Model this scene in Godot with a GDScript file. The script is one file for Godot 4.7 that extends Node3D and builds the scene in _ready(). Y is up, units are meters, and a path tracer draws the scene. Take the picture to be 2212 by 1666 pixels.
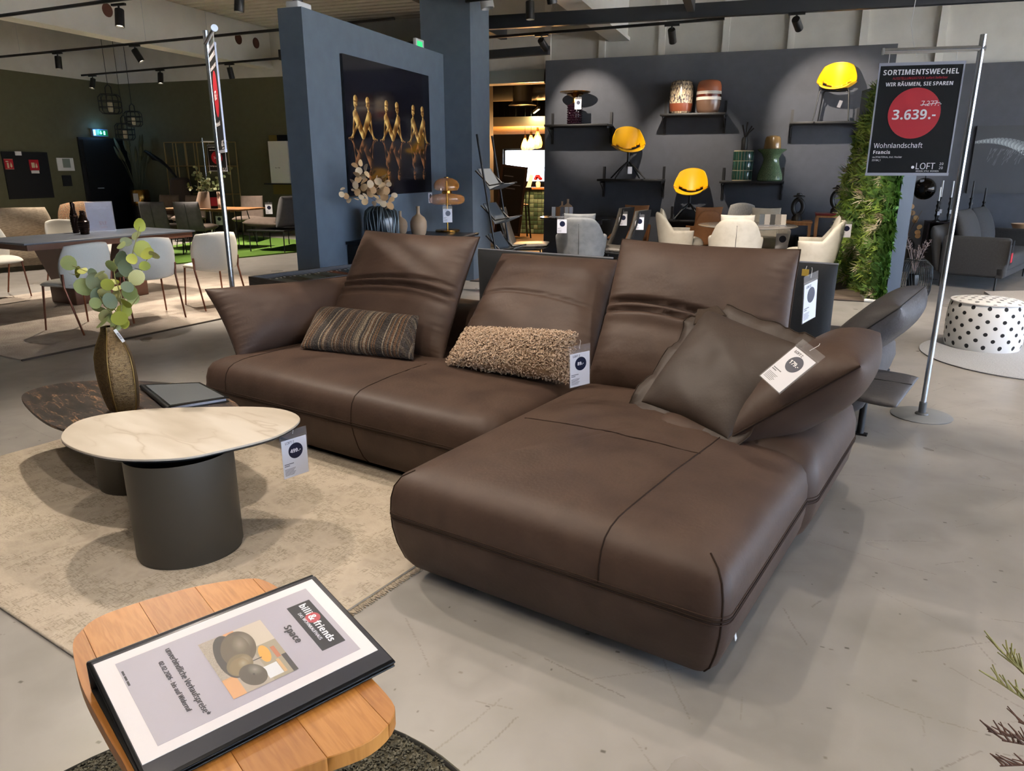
extends Node3D

# ---------- camera geometry (pixels of the 2212x1666 photograph) ----------
const F := 1600.0
const EYE := Vector3(0, 1.5, 0)
const SA := 0.2461            # the sofa stands 14.1 degrees off the axes of the building
var cb := Basis(Vector3.UP, deg_to_rad(19.3)) * Basis(Vector3.RIGHT, -deg_to_rad(16.304))
var NOC: Callable
var M := {}
var names := {}
var rng := RandomNumberGenerator.new()
var nz := FastNoiseLite.new()

func ray(u: float, v: float) -> Vector3: return cb * Vector3((u - 1106.0) / F, (833.0 - v) / F, -1.0)
func gy(u: float, v: float, y := 0.0) -> Vector3:      # where the pixel's ray meets the level y
	var d := ray(u, v)
	return EYE + d * ((y - EYE.y) / d.y)
func gz(u: float, v: float, z: float) -> Vector3:
	var d := ray(u, v)
	return EYE + d * (z / d.z)
func gx(u: float, v: float, x: float) -> Vector3:
	var d := ray(u, v)
	return EYE + d * (x / d.x)
func px(p: Vector3) -> Vector2:                          # where a point shows in the photograph
	var q := cb.inverse() * (p - EYE)
	return Vector2(1106.0 + F * q.x / -q.z, 833.0 - F * q.y / -q.z)
func on(a: Vector3, b: Vector3, u: float) -> Vector3:    # the point of a straight track that shows in column u
	var lo := 0.0
	var hi := 1.0
	var up := px(b).x > px(a).x
	for i in 30:
		var m := (lo + hi) / 2
		if (px(a.lerp(b, m)).x < u) == up: lo = m
		else: hi = m
	return a.lerp(b, lo) + Vector3(0, -0.018, 0)
func S(a: float, b: float, y := 0.0) -> Vector3:        # sofa axes: a to the right, b away
	return Vector3(a * cos(SA) + b * sin(SA), y, a * sin(SA) - b * cos(SA))
func sb(u: float, v: float, b: float) -> Vector3:       # pixel on the upright plane b = const, in sofa axes (a, y, b)
	var d := ray(u, v)
	var n := S(0, 1)
	var p := EYE + d * (b / d.dot(n))
	return Vector3(p.dot(S(1, 0)), p.y, b)

# ---------- nodes ----------
func numbered(n: String) -> String:
	names[n] = names.get(n, -1) + 1
	return n if names[n] == 0 else "%s_%03d" % [n, names[n]]
func tag(o: Node3D, label: String, category: String, group := "") -> void:
	o.set_meta("label", label)
	o.set_meta("category", category)
	if group: o.set_meta("group", group)
func thing(called: String, label: String, category: String, at := Vector3.ZERO, turn := 0.0, group := "") -> Node3D:
	var o := Node3D.new()
	o.name = numbered(called)
	add_child(o)
	o.position = at
	o.rotation.y = turn
	tag(o, label, category, group)
	return o
func part(p: Node3D, called: String, mesh: Mesh, m: Material, at := Vector3.ZERO, basis := Basis()) -> MeshInstance3D:
	var o := MeshInstance3D.new()
	o.name = called
	o.mesh = mesh
	o.material_override = m
	o.transform = Transform3D(basis, at)
	p.add_child(o, true)
	return o
func struct(called: String, mesh: Mesh, m: Material, at := Vector3.ZERO) -> MeshInstance3D:
	var o := part(self, called, mesh, m, at)
	o.set_meta("kind", "structure")
	return o
func copy(o: Node3D, called: String, label: String, at: Vector3, turn: float) -> Node3D:
	var c := o.duplicate()
	c.name = numbered(called)
	add_child(c)
	c.position = at
	c.rotation.y = turn
	c.set_meta("label", label)
	return c

# ---------- mesh helpers ----------
func ST() -> SurfaceTool:
	var s := SurfaceTool.new()
	s.begin(Mesh.PRIMITIVE_TRIANGLES)
	return s
func done(s: SurfaceTool) -> ArrayMesh:
	s.generate_normals()
	return s.commit()
func tri(s: SurfaceTool, a: Vector3, b: Vector3, c: Vector3) -> void:
	s.add_vertex(a); s.add_vertex(b); s.add_vertex(c)
func quad(s: SurfaceTool, a: Vector3, b: Vector3, c: Vector3, d: Vector3) -> void:
	tri(s, a, b, c); tri(s, a, c, d)
func uvquad(w: float, h: float) -> ArrayMesh:           # an upright sheet facing +z, lower middle at the origin
	var s := ST()
	var p := [Vector3(-w / 2, 0, 0), Vector3(-w / 2, h, 0), Vector3(w / 2, h, 0), Vector3(w / 2, 0, 0)]
	var t := [Vector2(0, 1), Vector2(0, 0), Vector2(1, 0), Vector2(1, 1)]
	for i in [0, 1, 2, 0, 2, 3]:
		s.set_uv(t[i]); s.add_vertex(p[i])
	return done(s)
func bx(s: SurfaceTool, c: Vector3, d: Vector3, b := Basis()) -> void:
	s.set_smooth_group(-1)
	var h := d / 2
	var v := []
	for i in 8:
		v.append(c + b * Vector3(h.x if i & 1 else -h.x, h.y if i & 2 else -h.y, h.z if i & 4 else -h.z))
	for f in [[4, 6, 7, 5], [1, 3, 2, 0], [0, 2, 6, 4], [5, 7, 3, 1], [6, 2, 3, 7], [0, 4, 5, 1]]:
		quad(s, v[f[0]], v[f[1]], v[f[2]], v[f[3]])
func box(d: Vector3, c := Vector3.ZERO) -> ArrayMesh:
	var s := ST()
	bx(s, c, d)
	return done(s)
func rb(s: SurfaceTool, c: Vector3, d: Vector3, r: float, seg := 1, b := Basis()) -> void:     # box with rounded edges
	s.set_smooth_group(0)
	r = minf(r, minf(d.x, minf(d.y, d.z)) * 0.499)
	var h := d / 2
	var inn := h - Vector3(r, r, r)
	var ks := []
	for i in seg + 1: ks.append([-1, tan((-PI / 4) + PI / 4 * i / seg)])
	for i in seg + 1: ks.append([1, tan(PI / 4 * i / seg)])
	for ax in 3:
		for sg in [-1, 1]:
			var g := []
			for i in ks.size():
				var row := []
				for j in ks.size():
					var q := Vector3.ZERO
					var n := Vector3.ZERO
					n[ax] = sg
					n[(ax + 1) % 3] = ks[i][1]
					n[(ax + 2) % 3] = ks[j][1]
					q[ax] = sg * inn[ax]
					q[(ax + 1) % 3] = ks[i][0] * inn[(ax + 1) % 3]
					q[(ax + 2) % 3] = ks[j][0] * inn[(ax + 2) % 3]
					row.append(c + b * (q + n.normalized() * r))
				g.append(row)
			for i in ks.size() - 1:
				for j in ks.size() - 1:
					if sg > 0: quad(s, g[i][j], g[i][j + 1], g[i + 1][j + 1], g[i + 1][j])
					else: quad(s, g[i][j], g[i + 1][j], g[i + 1][j + 1], g[i][j + 1])
func rbox(d: Vector3, r: float, seg := 1, c := Vector3.ZERO, b := Basis()) -> ArrayMesh:
	var s := ST()
	rb(s, c, d, r, seg, b)
	return done(s)
func tube(s: SurfaceTool, pts: Array, r0: float, n := 8, r1 := -1.0, closed := false) -> void:
	s.set_smooth_group(0)
	if r1 < 0: r1 = r0
	var rings := []
	var up := Vector3.UP
	var cnt := pts.size()
	for i in cnt:
		var t: Vector3
		if closed: t = (pts[(i + 1) % cnt] - pts[(i - 1 + cnt) % cnt]).normalized()
		else: t = (pts[mini(i + 1, cnt - 1)] - pts[maxi(i - 1, 0)]).normalized()
		if i == 0 and absf(t.y) > 0.9: up = Vector3.RIGHT
		var x := up.cross(t)
		if x.length() < 0.05: x = Vector3.FORWARD.cross(t)
		x = x.normalized()
		var y := t.cross(x)
		up = y
		var r := lerpf(r0, r1, float(i) / maxf(cnt - 1, 1))
		var ring := []
		for k in n:
			ring.append(pts[i] + (x * cos(TAU * k / n) + y * sin(TAU * k / n)) * r)
		rings.append(ring)
	for i in (cnt if closed else cnt - 1):
		var a: Array = rings[i]
		var b: Array = rings[(i + 1) % cnt]
		for k in n:
			quad(s, a[k], a[(k + 1) % n], b[(k + 1) % n], b[k])
	if not closed:
		s.set_smooth_group(-1)
		for k in n:
			tri(s, pts[0], rings[0][(k + 1) % n], rings[0][k])
			tri(s, pts[cnt - 1], rings[cnt - 1][k], rings[cnt - 1][(k + 1) % n])
func pipe(pts: Array, r0: float, n := 8, r1 := -1.0, closed := false) -> ArrayMesh:
	var s := ST()
	tube(s, pts, r0, n, r1, closed)
	return done(s)
func lth(s: SurfaceTool, prof: Array, n := 24, c := Vector3.ZERO, b := Basis(), sx := 1.0) -> void:   # turned shape: (radius, height) from bottom to top
	var grp := 0
	for i in prof.size() - 1:
		if i > 0:
			var d0: Vector2 = (prof[i] - prof[i - 1]).normalized()
			var d1: Vector2 = (prof[i + 1] - prof[i]).normalized()
			if d0.dot(d1) < 0.8: grp += 1
		s.set_smooth_group(grp)
		var p: Vector2 = prof[i]
		var q: Vector2 = prof[i + 1]
		for k in n:
			var a0 := TAU * k / n
			var a1 := TAU * (k + 1) / n
			var e0 := Vector3(cos(a0) * sx, 0, sin(a0))
			var e1 := Vector3(cos(a1) * sx, 0, sin(a1))
			var ys := Vector3.UP
			var v := [e0 * p.x + ys * p.y, e1 * p.x + ys * p.y, e1 * q.x + ys * q.y, e0 * q.x + ys * q.y]
			var t := [Vector2(float(k) / n, 1 - p.y), Vector2(float(k + 1) / n, 1 - p.y), Vector2(float(k + 1) / n, 1 - q.y), Vector2(float(k) / n, 1 - q.y)]
			for j in ([0, 1, 2, 0, 2, 3] if p.x > 0.0001 and q.x > 0.0001 else ([0, 2, 3] if p.x <= 0.0001 else [0, 1, 2])):
				s.set_uv(t[j])
				s.add_vertex(c + b * v[j])
func lathe(prof: Array, n := 24, sx := 1.0) -> ArrayMesh:
	var s := ST()
	lth(s, prof, n, Vector3.ZERO, Basis(), sx)
	return done(s)
func plate(poly: PackedVector2Array, y0: float, y1: float, bev := 0.0, under := 0.0) -> ArrayMesh:   # flat slab, outline in (x, z); bev rounds the upper edge, under slopes the lower side in
	var s := ST()
	if not Geometry2D.is_polygon_clockwise(poly): poly.reverse()
	var idx := Geometry2D.triangulate_polygon(poly)
	var n := poly.size()
	var cen := Vector2.ZERO
	for p in poly: cen += p / n
	var ins := func(p: Vector2, d: float) -> Vector2: return p + (cen - p).normalized() * d
	var rings := [[under, y0], [0.0, y1 - bev if under == 0.0 else y1 - maxf(bev, (y1 - y0) * 0.3)]]
	if under != 0.0: rings.append([0.0, y1 - bev])
	if bev > 0.0:
		rings.append([bev * 0.3, y1 - bev * 0.3])
		rings.append([bev, y1])
	for r in rings.size() - 1:
		s.set_smooth_group(0 if r == 0 else 1)
		for i in n:
			var j := (i + 1) % n
			var a: Vector2 = ins.call(poly[i], rings[r][0])
			var b: Vector2 = ins.call(poly[j], rings[r][0])
			var c: Vector2 = ins.call(poly[j], rings[r + 1][0])
			var d: Vector2 = ins.call(poly[i], rings[r + 1][0])
			quad(s, Vector3(a.x, rings[r][1], a.y), Vector3(d.x, rings[r + 1][1], d.y), Vector3(c.x, rings[r + 1][1], c.y), Vector3(b.x, rings[r][1], b.y))
	s.set_smooth_group(-1)
	for k in range(0, idx.size(), 3):
		var q := []
		for e in 3: q.append(poly[idx[k + e]])
		for e in [0, 2, 1] if y1 > y0 else [0, 1, 2]:
			var w: Vector2 = ins.call(q[e], bev)
			s.add_vertex(Vector3(w.x, y1, w.y))
		for e in [0, 1, 2]:
			var w: Vector2 = ins.call(q[e], under)
			s.add_vertex(Vector3(w.x, y0, w.y))
	return done(s)
func smooth_poly(pts: Array, per := 6) -> PackedVector2Array:       # closed Catmull-Rom outline
	var out := PackedVector2Array()
	var n := pts.size()
	for i in n:
		for k in per:
			out.append((pts[i] as Vector2).cubic_interpolate(pts[(i + 1) % n], pts[(i - 1 + n) % n], pts[(i + 2) % n], float(k) / per))
	return out
func rrect(w: float, d: float, r: float, n := 5) -> PackedVector2Array:
	var out := PackedVector2Array()
	for k in 4:
		var c := Vector2((w / 2 - r) * (1 if k == 0 or k == 3 else -1), (d / 2 - r) * (1 if k < 2 else -1))
		for i in n + 1: out.append(c + Vector2.from_angle(PI / 2 * (k + float(i) / n)) * r)
	return out
func pad(s: SurfaceTool, mid: Callable, tf: float, tb: float, nu := 20, nv := 16, pw := 4.0, relief : Callable = NOC, hole : Callable = NOC, tmin := 0.0) -> void:
	# soft shape: a middle sheet mid(u, v), u and v in -1..1, thickened to both sides and closed at its rim
	s.set_smooth_group(0)
	var f := []
	var k := []
	var us := []
	var vs := []
	for i in nu + 1: us.append(sin(PI / 2 * (2.0 * i / nu - 1)))
	for j in nv + 1: vs.append(sin(PI / 2 * (2.0 * j / nv - 1)))
	for i in nu + 1:
		var fr := []
		var kr := []
		for j in nv + 1:
			var u: float = us[i]
			var v: float = vs[j]
			var p: Vector3 = mid.call(u, v)
			var du: Vector3 = mid.call(minf(u + 0.02, 1), v) - mid.call(maxf(u - 0.02, -1), v)
			var dv: Vector3 = mid.call(u, minf(v + 0.02, 1)) - mid.call(u, maxf(v - 0.02, -1))
			var n := du.cross(dv).normalized()
			var g := sqrt(maxf(0, 1 - pow(absf(u), pw))) * sqrt(maxf(0, 1 - pow(absf(v), pw)))
			g = maxf(g, tmin)
			var e := 0.0
			if relief.is_valid(): e = relief.call(u, v)
			fr.append(p + n * (tf + e) * g)
			kr.append(p - n * tb * g)
		f.append(fr)
		k.append(kr)
	var open := func(i: int, j: int) -> bool:
		if i < 0 or j < 0 or i >= nu or j >= nv: return tmin > 0.0
		return hole.is_valid() and hole.call((us[i] + us[i + 1]) / 2, (vs[j] + vs[j + 1]) / 2)
	for i in nu:
		for j in nv:
			if open.call(i, j): continue
			quad(s, f[i][j], f[i][j + 1], f[i + 1][j + 1], f[i + 1][j])
			quad(s, k[i][j], k[i + 1][j], k[i + 1][j + 1], k[i][j + 1])
			if tmin > 0.0 or hole.is_valid():
				if open.call(i - 1, j): quad(s, f[i][j], k[i][j], k[i][j + 1], f[i][j + 1])
				if open.call(i + 1, j): quad(s, f[i + 1][j], f[i + 1][j + 1], k[i + 1][j + 1], k[i + 1][j])
				if open.call(i, j - 1): quad(s, f[i][j], f[i + 1][j], k[i + 1][j], k[i][j])
				if open.call(i, j + 1): quad(s, f[i][j + 1], k[i][j + 1], k[i + 1][j + 1], f[i + 1][j + 1])
func sheet(c00: Vector3, c10: Vector3, c11: Vector3, c01: Vector3, pinch := 0.06, sag := Vector3.ZERO) -> Callable:
	return func(u: float, v: float) -> Vector3:
		var x := (u * (1 - pinch * (1 - v * v)) + 1) / 2
		var y := (v * (1 - pinch * (1 - u * u)) + 1) / 2
		return c00.lerp(c10, x).lerp(c01.lerp(c11, x), y) + sag * (1 - u * u) * (1 - v * v)
func squircle(w: float, h: float, k: float, f: Callable) -> Callable:      # rounded outline w x h, then bent by f
	return func(u: float, v: float) -> Vector3:
		return f.call(u * sqrt(1 - k * v * v / 2) * w / 2, v * sqrt(1 - k * u * u / 2) * h / 2)
func crease(list: Array, amp := 0.0, fx := 3.0, fy := 8.0, seed_ := 0.0) -> Callable:      # folds across a cushion: [v, depth, width]
	return func(u: float, v: float) -> float:
		var e := 0.0
		for c in list:
			var vv: float = c[0] + 0.05 * sin(u * 2.6 + seed_) + (c[3] * u if c.size() > 3 else 0.0)
			e -= c[1] * exp(-pow((v - vv) / c[2], 2.0))
		if amp > 0.0:
			e += amp * nz.get_noise_3d(u * fx * 30, v * fy * 30, seed_ * 37)
			e += amp * 0.9 * nz.get_noise_2d(v * 420, seed_ * 91 + signf(u) * 50) * exp(-pow((1 - absf(u)) / 0.17, 2.0))      # gathers along the side seams
		return e
func softpad(mid: Callable, tf: float, tb: float, nu := 20, nv := 16, pw := 4.0, relief : Callable = NOC, hole : Callable = NOC, tmin := 0.0) -> ArrayMesh:
	var s := ST()
	pad(s, mid, tf, tb, nu, nv, pw, relief, hole, tmin)
	return done(s)
func ring_rect(x0: float, x1: float, z0: float, z1: float, cr: float, inset: float, per: int, cn := 6) -> Array:
	var out := []
	var r := maxf(cr - inset * 0.3, 0.005)
	x0 += inset; x1 -= inset; z0 += inset; z1 -= inset
	var cs := [Vector2(x1 - r, z1 - r), Vector2(x0 + r, z1 - r), Vector2(x0 + r, z0 + r), Vector2(x1 - r, z0 + r)]
	for k in 4:
		for i in cn + 1: out.append(cs[k] + Vector2.from_angle(PI / 2 * (k + float(i) / cn)) * r)
		var a: Vector2 = out[-1]
		var b: Vector2 = cs[(k + 1) % 4] + Vector2.from_angle(PI / 2 * (k + 1)) * r
		for i in range(1, per): out.append(a.lerp(b, float(i) / per))
	return out
func loaf(s: SurfaceTool, x0: float, x1: float, z0: float, z1: float, prof: Array, cr: float, crown: float, per := 12, amp := 0.004) -> void:
	# upholstered block: outline with rounded corners, side profile [(inset, height)] from floor to top, crowned top
	s.set_smooth_group(0)
	var rings := []
	for p in prof:
		var ring := []
		for q in ring_rect(x0, x1, z0, z1, cr, p.x, per): ring.append(Vector3(q.x, p.y, q.y))
		rings.append(ring)
	var last: Array = rings[-1]
	var c := Vector3((x0 + x1) / 2, 0, (z0 + z1) / 2)
	var yt: float = prof[-1].y
	for t in [0.93, 0.85, 0.75, 0.62, 0.48, 0.33, 0.18, 0.0]:
		var ring := []
		for p in last:
			var q: Vector3 = c + (Vector3(p.x, 0, p.z) - c) * t
			q.y = yt + crown * (1 - t * t) + amp * nz.get_noise_2d(q.x * 170, q.z * 170) * (1 - t)
			ring.append(q)
		rings.append(ring)
	var n: int = last.size()
	for i in rings.size() - 1:
		for k in n:
			quad(s, rings[i][k], rings[i + 1][k], rings[i + 1][(k + 1) % n], rings[i][(k + 1) % n])
	s.set_smooth_group(-1)
	var c0 := Vector3(c.x, prof[0].y, c.z)
	for k in n: tri(s, c0, rings[0][k], rings[0][(k + 1) % n])
func loaf_y(x: float, z: float, x0: float, x1: float, z0: float, z1: float, prof: Array, crown: float, amp: float) -> float:
	var d := minf(minf(x - x0, x1 - x), minf(z - z0, z1 - z))
	var last: Vector2 = prof[-1]
	if d < last.x:
		for i in range(prof.size() - 1, 0, -1):
			if d >= prof[i - 1].x: return lerpf(prof[i - 1].y, prof[i].y, (d - prof[i - 1].x) / maxf(prof[i].x - prof[i - 1].x, 0.0001))
			if prof[i - 1].y < 0.28: break
		return prof[4].y
	var t := maxf(absf(x - (x0 + x1) / 2) / ((x1 - x0) / 2 - last.x), absf(z - (z0 + z1) / 2) / ((z1 - z0) / 2 - last.x))
	return last.y + crown * (1 - t * t) + amp * nz.get_noise_2d(x * 170, z * 170) * (1 - t)
func text(p: Node3D, words: String, h: float, m: Material, at: Vector3, b := Basis(), bold := true, align := 1, serif := false) -> MeshInstance3D:
	var t := TextMesh.new()
	var f := SystemFont.new()
	f.font_names = PackedStringArray(["Droid Serif" if serif else "Droid Sans"])
	f.font_weight = 700 if bold else 400
	t.font = f
	t.text = words
	t.font_size = 32
	t.pixel_size = h / 26.5
	t.depth = 0.0006
	t.curve_step = 2.0
	t.horizontal_alignment = [HORIZONTAL_ALIGNMENT_LEFT, HORIZONTAL_ALIGNMENT_CENTER, HORIZONTAL_ALIGNMENT_RIGHT][align]
	return part(p, "lettering", t, m, at, b)

# ---------- materials ----------
func mat(key: String, c: Color, rough := 0.6, metal := 0.0, spec := 0.5) -> StandardMaterial3D:
	if M.has(key): return M[key]
	var m := StandardMaterial3D.new()
	m.resource_name = key
	m.albedo_color = c
	m.roughness = rough
	m.metallic = metal
	m.metallic_specular = spec
	M[key] = m
	return m
func ntex(sd: int, freq: float, cols: Array, size := 512, oct := 4, normal := 0.0, kind := FastNoiseLite.TYPE_SIMPLEX_SMOOTH, stops := []) -> NoiseTexture2D:
	var t := NoiseTexture2D.new()
	var n := FastNoiseLite.new()
	n.seed = sd
	n.frequency = freq
	n.noise_type = kind
	n.fractal_octaves = oct
	t.noise = n
	t.width = size
	t.height = size
	t.seamless = true
	if normal > 0.0:
		t.as_normal_map = true
		t.bump_strength = normal
	else:
		var g := Gradient.new()
		var offs := PackedFloat32Array()
		var cc := PackedColorArray()
		for i in cols.size():
			offs.append(stops[i] if stops else float(i) / maxf(cols.size() - 1, 1))
			cc.append(cols[i])
		g.offsets = offs
		g.colors = cc
		t.color_ramp = g
	return t
func tri_uv(m: StandardMaterial3D, sc: Vector3, world := false) -> StandardMaterial3D:
	m.uv1_triplanar = true
	m.uv1_world_triplanar = world
	m.uv1_scale = sc
	return m
func grain(key: String, cols: Array, sc: Vector3, rough: float, freq := 0.02, nrm := 0.0, nfreq := 0.1, oct := 4, size := 512, spec := 0.5) -> StandardMaterial3D:
	if M.has(key): return M[key]
	var m := mat(key, Color.WHITE, rough, 0.0, spec)
	m.albedo_texture = ntex(key.hash() % 1000, freq, cols, size, oct)
	if nrm > 0.0:
		m.normal_enabled = true
		m.normal_texture = ntex(key.hash() % 991 + 7, nfreq, [], size, 4, 8.0)
		m.normal_scale = nrm
	return tri_uv(m, sc)
func glass(key: String, c: Color, a := 0.15, rough := 0.03) -> StandardMaterial3D:
	var m := mat(key, Color(c.r, c.g, c.b, a), rough)
	m.transparency = BaseMaterial3D.TRANSPARENCY_ALPHA
	return m
func glow(key: String, c: Color, e: float) -> StandardMaterial3D:
	var m := mat(key, c, 0.4)
	m.emission_enabled = true
	m.emission = c
	m.emission_energy_multiplier = e
	return m
func pic(key: String, im: Image, rough := 0.5) -> StandardMaterial3D:
	var m := mat(key, Color.WHITE, rough)
	m.albedo_texture = ImageTexture.create_from_image(im)
	return m
func hexc(h: String) -> Color: return Color(h)

# ---------- lamps ----------
func spot_head(at: Vector3, aim: Vector3, label: String, energy := 0.0, cone := 32.0, white := false, soft := 0.04) -> Node3D:
	var t := thing("track_spotlight", label, "spotlight", at)
	t.set_meta("group", "track spotlights")
	var blk: StandardMaterial3D = M.lamp_white if white else M.black_metal
	part(t, "adapter", box(Vector3(0.2, 0.025, 0.035), Vector3(0, -0.012, 0)), blk)
	part(t, "stem", pipe([Vector3(0, -0.02, 0), Vector3(0, -0.07, 0)], 0.012, 8), blk)
	var d := (aim - at).normalized()
	var sc := 1.6 if white else 1.0
	var b := Basis(Quaternion(Vector3.DOWN, d))
	var h := Vector3(0, -0.09, 0)
	var body := part(t, "housing", lathe([Vector2(0, 0.03), Vector2(0.048 * sc, 0.03), Vector2(0.052 * sc, 0.02), Vector2(0.052 * sc, -0.17 * sc), Vector2(0.046 * sc, -0.172 * sc), Vector2(0.044 * sc, -0.15 * sc)], 18), blk, h, b)
	var lit := energy > 0.0
	part(body, "lens", lathe([Vector2(0.044 * sc, -0.15 * sc), Vector2(0, -0.148 * sc)], 18), M.lens_on if lit else M.lens_off)
	if lit:
		var l := SpotLight3D.new()
		l.name = "spot"
		l.light_color = Color(1.0, 0.94, 0.87)
		l.light_energy = energy * 1.0
		l.spot_angle = cone
		l.spot_angle_attenuation = 0.6
		l.spot_range = 30
		l.spot_attenuation = 2
		l.light_size = soft
		l.shadow_enabled = true
		t.add_child(l, true)
		l.position = h + d * (0.18 * sc)
		l.basis = Basis.looking_at(d, Vector3.FORWARD if absf(d.y) > 0.95 else Vector3.UP)
	return t
func track(a: Vector3, b: Vector3, label: String, w := 0.036, h := 0.036, m: Material = null) -> void:
	var t := thing("lighting_track", label, "track", (a + b) / 2)
	var d := b - a
	var q := Basis(Quaternion(Vector3.RIGHT, d.normalized()))
	part(t, "rail", rbox(Vector3(d.length(), h, w), 0.004, 1), m if m else M.black_metal, Vector3.ZERO, q)
	var n := maxi(2, int(d.length() / 2.4))
	for i in n:
		var p := a.lerp(b, (i + 0.5) / n) - t.position
		part(t, "hanger_wire", pipe([p, p + Vector3(0, 4.5 - a.y, 0)], 0.0025, 5), M.steel)
func wall_box(called: String, lo: Vector3, hi: Vector3, m: Material) -> MeshInstance3D:
	return struct(called, box(hi - lo), m, (lo + hi) / 2)
func window_at(n: int, c: Vector3, w: float, h: float, along_x: bool) -> void:
	var r := Node3D.new()
	r.name = "window_%d" % n
	add_child(r)
	r.position = c
	r.rotation.y = 0.0 if along_x else PI / 2
	r.set_meta("kind", "structure")
	for e in [[Vector3(0, h / 2, 0), Vector3(w, 0.08, 0.1)], [Vector3(0, -h / 2, 0), Vector3(w, 0.08, 0.1)], [Vector3(-w / 2, 0, 0), Vector3(0.08, h, 0.1)], [Vector3(w / 2, 0, 0), Vector3(0.08, h, 0.1)]]:
		part(r, "frame", box(e[1], e[0]), M.black_metal)
	var k := maxi(1, int(round(w / 1.6)))
	for i in k:
		if i > 0: part(r, "mullion", box(Vector3(0.06, h, 0.09), Vector3(-w / 2 + w * i / k, 0, 0)), M.black_metal)
		part(r, "pane", box(Vector3(w / k - 0.05, h - 0.05, 0.012), Vector3(-w / 2 + w * (i + 0.5) / k, 0, 0)), M.pane)

func _ready() -> void:
	rng.seed = 7
	nz.seed = 3
	nz.frequency = 0.02
	# camera
	var cam := Camera3D.new()
	cam.name = "camera"
	cam.fov = rad_to_deg(2 * atan(833.0 / F))
	cam.near = 0.05
	cam.far = 200
	cam.transform = Transform3D(cb, EYE)
	cam.current = true
	add_child(cam)
	# daylight and exposure
	var we := WorldEnvironment.new()
	we.name = "world"
	var env := Environment.new()
	var sky := Sky.new()
	var sm := ProceduralSkyMaterial.new()
	sm.sky_top_color = Color(0.62, 0.74, 0.92)
	sm.sky_horizon_color = Color(0.86, 0.92, 1.0)
	sm.ground_horizon_color = Color(0.72, 0.76, 0.78)
	sm.ground_bottom_color = Color(0.5, 0.5, 0.5)
	sm.sky_energy_multiplier = 3.3
	sm.ground_energy_multiplier = 2.4
	sm.sun_angle_max = 1.0
	sky.sky_material = sm
	env.background_mode = Environment.BG_SKY
	env.sky = sky
	env.ambient_light_source = Environment.AMBIENT_SOURCE_DISABLED
	env.tonemap_mode = Environment.TONE_MAPPER_LINEAR
	env.tonemap_exposure = 1.3
	env.sdfgi_enabled = true
	env.ssao_enabled = true
	env.ssil_enabled = true
	we.environment = env
	add_child(we)
	# high sun outside: it lights the paving before the shopfront, which throws light up at the ceiling
	var sun := DirectionalLight3D.new()
	sun.name = "sun"
	sun.light_energy = 52.0
	sun.light_color = Color(1.0, 0.96, 0.9)
	sun.light_angular_distance = 0.5
	sun.shadow_enabled = true
	sun.sky_mode = DirectionalLight3D.SKY_MODE_LIGHT_ONLY
	sun.basis = Basis.looking_at(Vector3(-0.35, -0.9, -0.25), Vector3.UP)
	add_child(sun)
	materials()
	structure()
	ceiling_lamps()
	sofa()
	coffee_tables()
	front_things()
	grey_sofa()
	signs()
	partition_things()
	left_dining()
	left_lounge()
	shelf_wall()
	right_dining()
	right_corner()
	cafe()

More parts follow.
